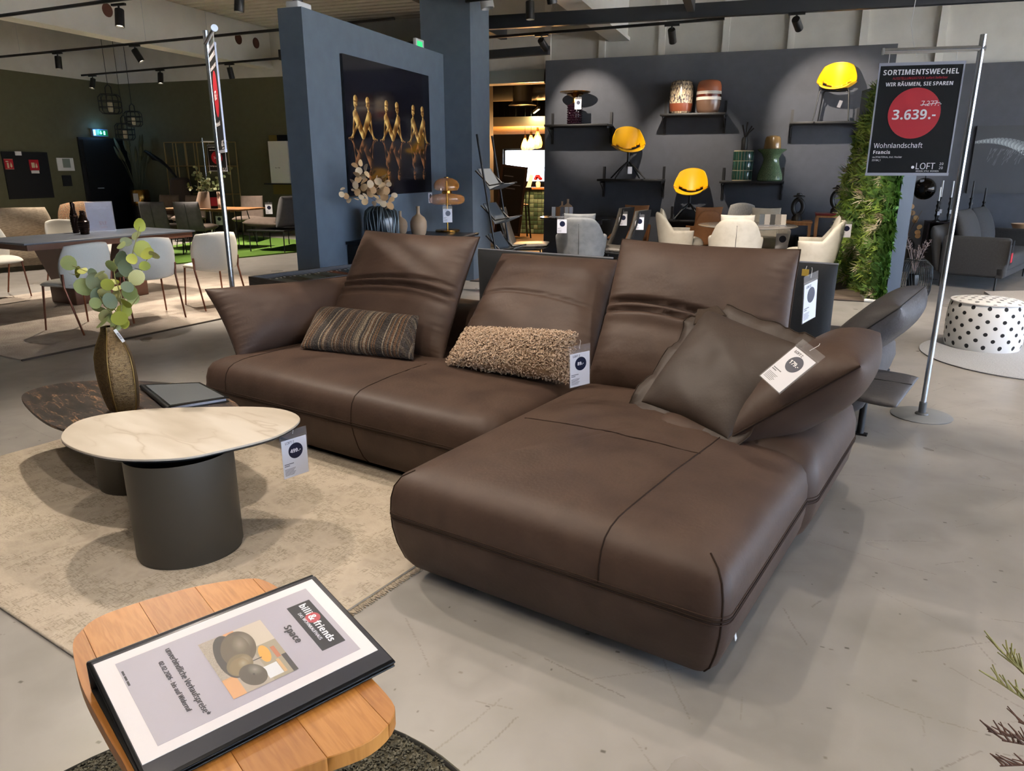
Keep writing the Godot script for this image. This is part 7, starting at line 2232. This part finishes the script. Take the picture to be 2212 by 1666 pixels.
	for q in [[1955, 500], [1948, 512], [1962, 520], [1985, 530], [2000, 520], [2012, 518], [1990, 545], [1995, 555], [1975, 540]]:
		var tip := EYE + ray(q[0], q[1]) * (F2 + rng.randf_range(-0.1, 0.1)) - pp.position
		part(pp, "stalk", pipe([Vector3.ZERO, tip * 0.5 + Vector3(0, 0.06, 0), tip], 0.004, 5, 0.002), pm)
		var s := ST()
		for i in 26:
			var f := 0.5 + 0.5 * i / 26.0
			var b0 := tip * f + Vector3(0, 0.06 * (1 - f) * 2, 0)
			var o := Vector3(rng.randf() - 0.5, rng.randf_range(0, 0.8), rng.randf() - 0.5).normalized() * 0.06 * (1.3 - f)
			tube(s, [b0, b0 + o], 0.004, 4, 0.002)
		part(pp, "plume", done(s), pm)
	var bp := gy(1958, 650)
	bp = Vector3(1.85, 0, -12.75)
	t = thing("dried_leaf_branch", "small tan dried leaf branch in a dark pot behind the lantern vase", "plant", bp)
	part(t, "pot", lathe([Vector2(0, 0), Vector2(0.14, 0), Vector2(0.16, 0.4), Vector2(0.1, 0.5), Vector2(0.08, 0.5)], 18), M.black_wood)
	var lm := leaf_mesh(0.04, 0.2)
	for i in 14:
		var q := Vector3(rng.randf_range(-0.22, 0.22), 0.55 + rng.randf() * 0.4, rng.randf_range(-0.1, 0.1))
		part(t, "leaf", lm, [M.dry_leaf_0, M.dry_leaf_1][i % 2], q, face_camera(q + bp, 1.2))
	for i in 4: part(t, "stem", pipe([Vector3(0, 0.45, 0), Vector3(-0.18 + i * 0.12, 0.9, 0)], 0.005, 5, 0.003), M.stem_brown)
	# polka dot pouf on its round rug
	var rp := gy(2150, 770)
	t = thing("round_pale_rug", "pale blue-grey round rug under the polka dot pouf", "rug", Vector3(rp.x + 0.25, 0, rp.z))
	part(t, "pile", lathe([Vector2(0, 0), Vector2(0.8, 0), Vector2(0.81, 0.01), Vector2(0.79, 0.02), Vector2(0, 0.02)], 56), grain("rug_pale", [hexc("8d9096"), hexc("a8abb0"), hexc("b8bac0")], Vector3(3, 3, 3), 1.0, 0.05, 0.8, 0.15))
	var pc := gy(2118, 752)
	t = thing("polka_pouf", "round white pouf with black polka dots and piped rim", "pouf", Vector3(pc.x, 0.02, pc.z))
	var im := Image.create(1024, 256, false, Image.FORMAT_RGB8)
	im.fill(hexc("d6d5d3"))
	for r in 7:
		for k in 15: blot(im, Vector2((k + 0.5 * (r % 2)) * 1024.0 / 15 + 12, 18 + r * 36), Vector2(9.0, 10.5), 0, hexc("17181b"))
	var dot := pic("polka", im, 0.85)
	dot.uv1_scale = Vector3(1, 1.0, 1)
	var R := 0.3
	var Hh := 0.4
	var s := ST()
	s.set_smooth_group(0)
	var pr := [[0.94, 0.0, 1.0], [0.985, 0.05, 0.9], [1.0, 0.16, 0.62], [1.0, 0.26, 0.36], [0.975, 0.35, 0.12], [0.93, 0.395, 0.01]]
	for i in pr.size() - 1:
		for k in 48:
			var vv := []
			for e in [[i, k], [i, k + 1], [i + 1, k + 1], [i + 1, k]]:
				var a: float = TAU * e[1] / 48
				vv.append([Vector3(cos(a) * R * pr[e[0]][0], pr[e[0]][1], sin(a) * R * pr[e[0]][0]), Vector2(e[1] / 48.0, pr[e[0]][2])])
			for j in [0, 1, 2, 0, 2, 3]:
				s.set_uv(vv[j][1])
				s.add_vertex(vv[j][0])
	part(t, "side", done(s), dot)
	var im2 := Image.create(256, 256, false, Image.FORMAT_RGB8)
	im2.fill(hexc("d6d5d3"))
	for r in 8:
		for k in 8: blot(im2, Vector2((k + 0.5 * (r % 2)) * 32 + 10, 14 + r * 32), Vector2(7, 7), 0, hexc("17181b"))
	var dot2 := pic("polka_top", im2, 0.85)
	tri_uv(dot2, Vector3(1.6, 1.6, 1.6))
	part(t, "top", lathe([Vector2(R * 0.93, Hh - 0.005), Vector2(R * 0.75, Hh + 0.012), Vector2(R * 0.4, Hh + 0.022), Vector2(0, Hh + 0.025)], 48), dot2)
	part(t, "piping", pipe(range(48).map(func(i): return Vector3(cos(TAU * i / 48) * R * 0.945, Hh - 0.005, sin(TAU * i / 48) * R * 0.945)), 0.007, 6, -1, true), mat("piping_white", Color(0.8, 0.79, 0.78), 0.8))
	# dark sofa seen from its side
	var f0 := gy(2172, 604, 0.17)
	var b0 := gy(2005, 590, 0.17)
	var dv := (f0 - b0)
	dv.y = 0
	var fw := dv.normalized()
	var ln := dv.length()
	t = thing("charcoal_sofa", "charcoal fabric sofa in side view with slim legs, by candle cabinet", "sofa", Vector3(f0.x, 0, f0.z), atan2(-fw.x, -fw.z))
	# local -z is the front; the near arm lies at local x = 0, the sofa runs away to one side
	var side := 1.0 if (t.basis * Vector3.RIGHT).z < 0 else -1.0
	var cf := grain("charcoal", [hexc("2b2b2c"), hexc("353536")], Vector3(2, 2, 2), 0.9, 0.03)
	part(t, "arm", rbox(Vector3(0.14, 0.5, ln * 0.86), 0.04, 3, Vector3(side * 0.07, 0.42, ln * 0.45)), cf)
	part(t, "arm", rbox(Vector3(0.14, 0.5, ln * 0.86), 0.04, 3, Vector3(side * 2.0, 0.42, ln * 0.45)), cf)
	part(t, "seat", rbox(Vector3(1.8, 0.2, ln * 0.84), 0.05, 3, Vector3(side * 1.03, 0.34, ln * 0.44)), cf)
	part(t, "front_rail", rbox(Vector3(2.04, 0.14, 0.1), 0.02, 2, Vector3(side * 1.02, 0.24, 0.08)), cf)
	part(t, "backrest", softpad(sheet(Vector3(side * 0.04, 0.2, ln * 0.9), Vector3(side * 2.04, 0.2, ln * 0.9), Vector3(side * 2.04, 0.78, ln * 1.04), Vector3(side * 0.04, 0.78, ln * 1.04), 0.0), 0.09, 0.09, 20, 14, 8.0), cf)
	for k in 2: part(t, "back_cushion", softpad(sheet(Vector3(side * (0.2 + k * 0.85), 0.45, ln * 0.62), Vector3(side * (0.98 + k * 0.85), 0.45, ln * 0.62), Vector3(side * (0.95 + k * 0.85), 0.98, ln * 0.82), Vector3(side * (0.23 + k * 0.85), 0.98, ln * 0.82), 0.02), 0.12, 0.1, 16, 16, 2.4), cf)
	for e in [[0.1, 0.12], [0.1, ln * 0.85], [1.95, 0.12], [1.95, ln * 0.85]]: part(t, "leg", pipe([Vector3(side * e[0], 0.2, e[1]), Vector3(side * e[0], 0, e[1])], 0.012, 8), M.black_metal)
	part(t, "sale_tag", box(Vector3(0.1, 0.3, 0.004), Vector3(side * 0.0, 0.5, -0.02)), M.poster_black)
	part(t, "sale_tag_red", box(Vector3(0.1, 0.12, 0.005), Vector3(side * 0.0, 0.44, -0.021)), M.red_print)
	# dark floor edge strip and shag rug in front of it
	var r0 := gy(2120, 668)
	t = thing("shag_rug", "silver-grey shag rug in front of the charcoal sofa", "rug", Vector3(r0.x, 0, r0.z))
	var sgm := grain("shag", [hexc("8d857c"), hexc("b5aca2"), hexc("c9c1b7"), hexc("9a9188")], Vector3(3, 3, 3), 1.0, 0.06, 1.0, 0.12)
	var e1 := gy(2115, 634) - r0
	var e2 := gy(2215, 690) - r0
	part(t, "pile", plate(PackedVector2Array([Vector2(e1.x + 0.05, e1.z), Vector2(e2.x, e2.z), Vector2(e2.x + 1.6, e2.z - 0.5), Vector2(e1.x + 1.7, e1.z - 0.8)]), 0.0, 0.03), sgm)
	# candle cabinets
	var Z := -13.45
	var c0 := gz(2004, 478, Z)
	var c1 := gz(2132, 480, Z)
	t = thing("wine_red_cabinet", "dark wine-red open box cabinet carrying candle holders", "cabinet", Vector3((c0.x + c1.x) / 2, 0, Z - 0.1))
	var w := c1.x - c0.x
	var wr := mat("wine_red", Color(0.12, 0.05, 0.06), 0.45)
	var cy := c0.y
	part(t, "top_panel", box(Vector3(w, 0.025, 0.36), Vector3(0, cy - 0.0125, 0)), wr)
	part(t, "bottom_panel", box(Vector3(w, 0.025, 0.36), Vector3(0, 0.0125, 0)), wr)
	for f in [-0.5, -0.15, 0.15, 0.5]: part(t, "upright_panel", box(Vector3(0.025, cy - 0.05, 0.36), Vector3(f * (w - 0.025), cy / 2, 0)), wr)
	part(t, "back_panel", box(Vector3(w - 0.02, cy - 0.03, 0.01), Vector3(0, cy / 2, -0.17)), M.black_wood)
	for q in [[2018, 404, 0, "nearest the arc lamp"], [2026, 390, 0, "second beside the arc lamp"], [2046, 391, 0, "standing alone with white candle"], [2090, 391, 1, "with dark candle, left of pair"], [2118, 406, 1, "with dark candle at cabinet end"]]:
		var b1 := gz(q[0], 478, Z)
		var tip := gz(q[0] + 8, q[1], Z)
		var o := thing("candle_holder", "twisted black candle holder " + q[3], "candle holder", Vector3(b1.x, cy, Z - 0.06 + 0.16 * (int(q[1]) % 3) * 0.5))
		var h := tip.y - cy
		var pf := [Vector2(0, 0), Vector2(0.055, 0), Vector2(0.05, 0.015), Vector2(0.014, 0.03)]
		for i in 8: pf.append(Vector2(0.014 + 0.014 * (i % 2), 0.06 + i * h * 0.07))
		pf.append(Vector2(0.02, h * 0.6))
		pf.append(Vector2(0, h * 0.6))
		part(o, "stand", lathe(pf, 12), M.black_wood)
		part(o, "candle", lathe([Vector2(0.014, h * 0.6), Vector2(0.012, h), Vector2(0, h)], 10), M.white if q[2] == 0 else mat("grey_candle", Color(0.16, 0.16, 0.17), 0.6))
		part(o, "small_label", box(Vector3(0.035, 0.06, 0.002), Vector3(0.02, h * 0.25, 0.035)), M.paper)
	# pale sideboard with bowl
	var s0 := gz(2130, 505, -13.4)
	t = thing("pale_sideboard", "long cream-topped sideboard under the bull picture", "sideboard", Vector3(s0.x + 1.2, 0, -13.5))
	part(t, "top", rbox(Vector3(2.4, 0.04, 0.45), 0.005, 1, Vector3(0, s0.y - 0.02, 0)), mat("cream_top", Color(0.66, 0.6, 0.5), 0.5))
	part(t, "body", rbox(Vector3(2.3, s0.y - 0.16, 0.42), 0.005, 1, Vector3(0, 0.12 + (s0.y - 0.16) / 2, 0)), M.anthracite_paint)
	for e in [-1.0, 1.0]: part(t, "leg", box(Vector3(0.04, 0.12, 0.36), Vector3(e, 0.06, 0)), M.black_metal)
	var bw := gz(2203, 500, -13.4)
	t = thing("cream_bowl", "shallow cream bowl standing on the pale sideboard", "bowl", Vector3(bw.x + 0.08, s0.y, -13.45))
	part(t, "bowl", lathe([Vector2(0, 0), Vector2(0.07, 0), Vector2(0.15, 0.06), Vector2(0.2, 0.16), Vector2(0.19, 0.16), Vector2(0.13, 0.07), Vector2(0, 0.03)], 28), M.cream_ceramic)
	# arc lamp
	var lz := -12.2
	var ls := gz(1997, 408, lz)
	t = thing("arc_lamp", "black arc floor lamp with smoked chrome globe", "floor lamp", Vector3(ls.x - 0.3, 0, lz))
	var g := ls - t.position
	part(t, "pole", pipe([Vector3(0, 0.02, 0), Vector3(0, g.y, 0), Vector3(0.03, g.y + 0.2, 0), Vector3(0.1, g.y + 0.33, 0), Vector3(0.2, g.y + 0.36, 0), Vector3(0.28, g.y + 0.3, 0), Vector3(0.3, g.y + 0.14, 0)], 0.012, 8), M.black_metal)
	part(t, "foot", lathe([Vector2(0, 0), Vector2(0.16, 0), Vector2(0.16, 0.02), Vector2(0, 0.025)], 28), M.black_metal)
	var gl := SphereMesh.new()
	gl.radius = 0.15
	gl.height = 0.3
	part(t, "globe", gl, mat("smoke_chrome", Color(0.14, 0.13, 0.12), 0.08, 0.9), g)
	part(t, "globe_label", box(Vector3(0.05, 0.035, 0.003), Vector3(-0.06, 0.11, 0.1) + g), M.grey_print)
	# bull picture
	var pa := gz(2112, 272, -13.86)
	var pb := gz(2112, 418, -13.86)
	var pw := 2.6
	var phh := pa.y - pb.y
	t = thing("bull_picture", "dark wall picture of a shaggy bull with long pale horns", "picture", Vector3(pa.x + pw / 2, pb.y, -13.895))
	part(t, "panel", box(Vector3(pw, phh, 0.03), Vector3(0, phh / 2, 0.015)), M.black_metal)
	part(t, "print", uvquad(pw, phh), pic("bull_print", bull_print(), 0.5), Vector3(0, 0, 0.032))
func bull_print() -> Image:
	var im := Image.create(640, 300, false, Image.FORMAT_RGB8)
	im.fill(hexc("34373c"))
	for s in [-1, 1]:
		var X := func(x: float) -> float: return 0.5 + s * x
		for i in 16:
			var k := i / 15.0
			cap2(im, Vector2(X.call(0.5 - 0.30 * k), 0.24 - 0.05 * sin(k * 2.6) + 0.18 * k * k), Vector2(X.call(0.48 - 0.30 * k), 0.235 - 0.05 * sin(k * 2.6) + 0.2 * k * k), 0.02 + 0.06 * k, 0.025 + 0.06 * k, hexc("4b5054"), hexc("b5bcbd"))
		for i in 40:
			var x := rng.randf_range(0.12, 0.42)
			var y := 0.32 + 0.2 * (0.45 - x)
			cap2(im, Vector2(X.call(x), y), Vector2(X.call(x + rng.randf_range(0.0, 0.04)), y + rng.randf_range(0.05, 0.25)), 0.006, 0.003, hexc("3a3d41"), hexc("70767a"))
	for i in 260:
		var x := rng.randf_range(0.36, 0.64)
		var y := rng.randf_range(0.28, 0.9)
		cap2(im, Vector2(x, y), Vector2(x + rng.randf_range(-0.03, 0.03), y + 0.1), 0.012, 0.005, hexc("3a3d41"), hexc("a0a6a8").darkened(rng.randf() * 0.6))
	return im

# ---------- café seen between column and shelf wall ----------
func cafe() -> void:
	var dk := mat("cafe_dark", Color(0.12, 0.125, 0.135), 0.8)
	var ZB := -21.5
	var a := gz(1086, 322, ZB)
	var b := gz(1190, 395, ZB)
	wall_box("wall_cafe_left", Vector3(-10.2, 0, ZB - 0.3), Vector3(-10, 3.7, -15.9), dk)
	wall_box("wall_cafe_right", Vector3(-2.0, 0, ZB - 0.3), Vector3(-1.8, 3.7, -14.3), dk)
	wall_box("ceiling_cafe", Vector3(-10.2, 3.7, ZB - 0.3), Vector3(-1.8, 3.9, -14.3), dk)
	wall_box("wall_cafe_near", Vector3(-10.2, 0, -15.9), Vector3(-6.0, 3.7, -15.7), dk)
	wall_box("wall_cafe_back_lower", Vector3(-10.2, 0, ZB - 0.3), Vector3(-1.8, b.y, ZB), dk)
	wall_box("wall_cafe_back_upper", Vector3(-10.2, a.y, ZB - 0.3), Vector3(-1.8, 3.7, ZB), dk)
	wall_box("wall_cafe_back_left", Vector3(-10.2, b.y, ZB - 0.3), Vector3(a.x, a.y, ZB), dk)
	wall_box("wall_cafe_back_right", Vector3(b.x, b.y, ZB - 0.3), Vector3(-1.8, a.y, ZB), dk)
	window_at(11, Vector3((a.x + b.x) / 2, (a.y + b.y) / 2, ZB - 0.15), b.x - a.x, a.y - b.y, true)
	wall_box("floor_cafe", Vector3(-10, 0.0, ZB), Vector3(-2, 0.006, -14.1), mat("cafe_floor", Color(0.42, 0.33, 0.24), 0.5))
	# bar with tiled front
	var zf := -17.2
	var l := gz(1108, 405, zf)
	var r := gz(1185, 405, zf)
	var t := thing("bar_counter", "café bar with glossy green tiled front and wooden top", "bar", Vector3((l.x + r.x) / 2, 0.006, zf - 0.3))
	var w := r.x - l.x + 0.2
	part(t, "body", box(Vector3(w, l.y - 0.06, 0.5), Vector3(0, (l.y - 0.06) / 2, 0)), mat("bar_joint", Color(0.25, 0.27, 0.25), 0.8))
	part(t, "counter_top", rbox(Vector3(w + 0.1, 0.05, 0.62), 0.008, 1, Vector3(0, l.y - 0.03, 0)), M.oak_plain)
	var tm := [mat("bar_tile_a", Color(0.3, 0.4, 0.36), 0.08), mat("bar_tile_b", Color(0.4, 0.5, 0.47), 0.08), mat("bar_tile_c", Color(0.22, 0.32, 0.28), 0.08)]
	var tw := 0.093
	var tile := rbox(Vector3(tw, 0.093, 0.014), 0.004, 1)
	var cols := int(w / 0.1)
	for i in cols:
		for j in 10:
			part(t, "tile", tile, tm[rng.randi() % 3], Vector3(-w / 2 + 0.06 + i * 0.1, 0.06 + j * 0.1, 0.255), Basis(Vector3.UP, rng.randf_range(-0.04, 0.04)) * Basis(Vector3.RIGHT, rng.randf_range(-0.04, 0.04)))
	# things on the bar
	var y := l.y
	var fl := thing("flower_vase", "small vase with red flowers on the café bar", "vase", Vector3(l.x + 0.55, y, zf - 0.25))
	part(fl, "vase", lathe([Vector2(0, 0), Vector2(0.05, 0), Vector2(0.06, 0.1), Vector2(0.03, 0.15)], 14), M.white)
	for k in 7: part(fl, "flower", lathe([Vector2(0, 0), Vector2(0.045, 0.02), Vector2(0.04, 0.06), Vector2(0, 0.075)], 9), M.red_print, Vector3(cos(k * 0.9) * 0.06, 0.16 + 0.03 * (k % 3), sin(k * 0.9) * 0.06))
	var mc := thing("menu_card", "white menu card leaning on the café bar", "card", Vector3(l.x + 0.32, y, zf - 0.2))
	part(mc, "card", box(Vector3(0.1, 0.3, 0.006), Vector3(0, 0.15, 0)), M.white, Vector3.ZERO, Basis(Vector3.BACK, -0.3))
	part(mc, "foot", box(Vector3(0.12, 0.008, 0.06), Vector3(0, 0.004, 0)), M.white)
	# chalkboard easel
	var zc := -15.3
	var c0 := gz(1085, 356, zc)
	var c1 := gz(1120, 356, zc)
	t = thing("chalkboard", "brown framed leaning chalkboard at the café entrance", "chalkboard", Vector3((c0.x + c1.x) / 2 - 0.1, 0.006, zc), 0.35)
	var cb_ := Basis(Vector3.BACK, -0.12) * Basis(Vector3.RIGHT, -0.08)
	part(t, "board", box(Vector3(0.5, 1.35, 0.02), Vector3(0, 0.85, 0)), mat("chalk_black", Color(0.07, 0.06, 0.055), 0.8), Vector3.ZERO, cb_)
	for e in [[Vector3(-0.26, 0.85, 0), Vector3(0.05, 1.45, 0.04)], [Vector3(0.26, 0.85, 0), Vector3(0.05, 1.45, 0.04)], [Vector3(0, 1.55, 0), Vector3(0.57, 0.05, 0.04)], [Vector3(0, 0.15, 0), Vector3(0.57, 0.05, 0.04)]]:
		part(t, "frame", box(e[1], e[0]), mat("board_brown", Color(0.24, 0.14, 0.09), 0.6), Vector3.ZERO, cb_)
	for e in [[-0.1, 1.35, 0.2], [0.02, 1.18, 0.3], [-0.04, 1.1, 0.2]]: part(t, "chalk_stroke", box(Vector3(e[2], 0.018, 0.002), Vector3(e[0], e[1], 0.012)), M.grey_print, Vector3.ZERO, cb_)
	part(t, "leg", box(Vector3(0.04, 0.2, 0.04), Vector3(0, 0.1, -0.05)), M.board_brown)
	# bar chair
	t = thing("bar_chair", "black spindle-back bar chair with brown seat at the café bar", "bar chair", Vector3(gz(1122, 480, -16.2).x, 0.006, -16.2), 0.5)
	part(t, "seat", softpad(squircle(0.42, 0.42, 0.4, func(x, y): return Vector3(x, 0.72, y)), 0.02, 0.03, 10, 10, 6.0), mat("seat_brown", Color(0.25, 0.15, 0.1), 0.5))
	for e in [[-0.17, -0.17], [0.17, -0.17], [-0.17, 0.17], [0.17, 0.17]]: part(t, "leg", pipe([Vector3(e[0], 0.7, e[1]), Vector3(e[0] * 1.3, 0, e[1] * 1.3)], 0.018, 6), M.black_wood)
	for k in 6: part(t, "spindle", pipe([Vector3(-0.17 + k * 0.068, 0.7, 0.18), Vector3(-0.19 + k * 0.076, 1.05, 0.22)], 0.01, 5), M.black_wood)
	part(t, "top_rail", rbox(Vector3(0.46, 0.07, 0.035), 0.01, 1, Vector3(0, 1.07, 0.225)), M.black_wood)
	# bulbs
	var zz := -16.6
	for q in [[1134, 313, 0.9], [1147, 309, 1.0], [1161, 304, 1.2]]:
		var p := gz(q[0], q[1], zz - 0.35 * (q[2] - 1.0) * 5)
		var k: float = q[2]
		t = thing("filament_bulb", ["smallest", "middle", "largest"][[0.9, 1.0, 1.2].find(k)] + " of three hanging amber filament bulbs over the café bar", "pendant lamp", p)
		part(t, "glass", lathe([Vector2(0, -0.15 * k), Vector2(0.08 * k, -0.12 * k), Vector2(0.1 * k, -0.05 * k), Vector2(0.07 * k, 0.05 * k), Vector2(0.03 * k, 0.14 * k), Vector2(0.025 * k, 0.17 * k)], 18), glass("bulb_glass", Color(1.0, 0.72, 0.4), 0.2))
		part(t, "filament", pipe([Vector3(0.02, -0.08, 0) * k, Vector3(-0.02, 0.02, 0.01) * k, Vector3(0.01, 0.1, 0) * k], 0.012, 6), glow("filament_glow", Color(1.0, 0.7, 0.35), 14.0))
		part(t, "socket", pipe([Vector3(0, 0.16 * k, 0), Vector3(0, 0.24 * k, 0)], 0.025, 8), M.brass)
		part(t, "cord", pipe([Vector3(0, 0.24 * k, 0), Vector3(0, 3.68 - p.y, 0)], 0.005, 5), M.black_metal)
		var o := OmniLight3D.new()
		o.name = "bulb_light"
		o.light_color = Color(1.0, 0.72, 0.42)
		o.light_energy = 3.0
		o.light_size = 0.05
		o.omni_range = 30
		o.omni_attenuation = 2
		o.shadow_enabled = true
		t.add_child(o)
	# timber ceiling slats, ducts
	var zs := -18.0
	for i in 9:
		var p := gz(1062, 275, zs)
		var o := thing("ceiling_slat", "pale timber ceiling slat hanging above the café bar", "ceiling slat", Vector3(-5.9, p.y + 0.02, -16.4 - i * 0.45), 0.0, "timber slats of the café ceiling")
		part(o, "board", rbox(Vector3(4.2, 0.2, 0.05), 0.004, 1), mat("pale_timber", Color(0.72, 0.6, 0.42), 0.6))
		part(o, "hanger", pipe([Vector3(-1, 0.1, 0), Vector3(-1, 3.69 - p.y, 0)], 0.005, 5), M.black_metal)
		part(o, "hanger", pipe([Vector3(1, 0.1, 0), Vector3(1, 3.69 - p.y, 0)], 0.005, 5), M.black_metal)
	var dz := gz(1122, 222, -15.8)
	t = thing("ventilation_duct", "ribbed grey ventilation duct under the café ceiling", "duct", Vector3(dz.x, dz.y + 0.1, -16.0))
	var pf := [Vector2(0, 0.3), Vector2(0.2, 0.3)]
	for i in 8: pf.append(Vector2(0.2 + 0.012 * (i % 2), 0.28 - i * 0.05))
	pf.append(Vector2(0.3, -0.14))
	pf.append(Vector2(0.28, -0.15))
	pf.reverse()
	part(t, "outlet", lathe(pf, 24), mat("duct_grey", Color(0.3, 0.31, 0.31), 0.4, 0.5))
	part(t, "run", pipe([Vector3(-1.6, 0.2, -0.3), Vector3(0.6, 0.2, -0.3)], 0.22, 20), M.duct_grey)
	t = thing("ceiling_spot_bar", "thin glowing light bar below the café ceiling", "light bar", Vector3(dz.x + 0.25, dz.y - 0.15, -16.2), 0.4)
	part(t, "housing", box(Vector3(0.05, 0.05, 1.2), Vector3(0, 0.03, 0)), M.black_metal)
	part(t, "strip", box(Vector3(0.03, 0.01, 1.15)), glow("strip_glow", Color(0.85, 1.0, 0.8), 2.5))
	part(t, "hanger", pipe([Vector3(0, 0.05, 0), Vector3(0, 3.69 - dz.y + 0.15, 0)], 0.005, 5), M.black_metal)
	var al := AreaLight3D.new()
	al.name = "bar_light"
	al.area_size = Vector2(0.05, 1.1)
	al.light_color = Color(0.95, 1.0, 0.9)
	al.light_energy = 2.0
	al.shadow_enabled = true
	t.add_child(al)
	al.position = Vector3(0, -0.02, 0)
	al.basis = Basis.looking_at(Vector3.DOWN, Vector3.FORWARD)
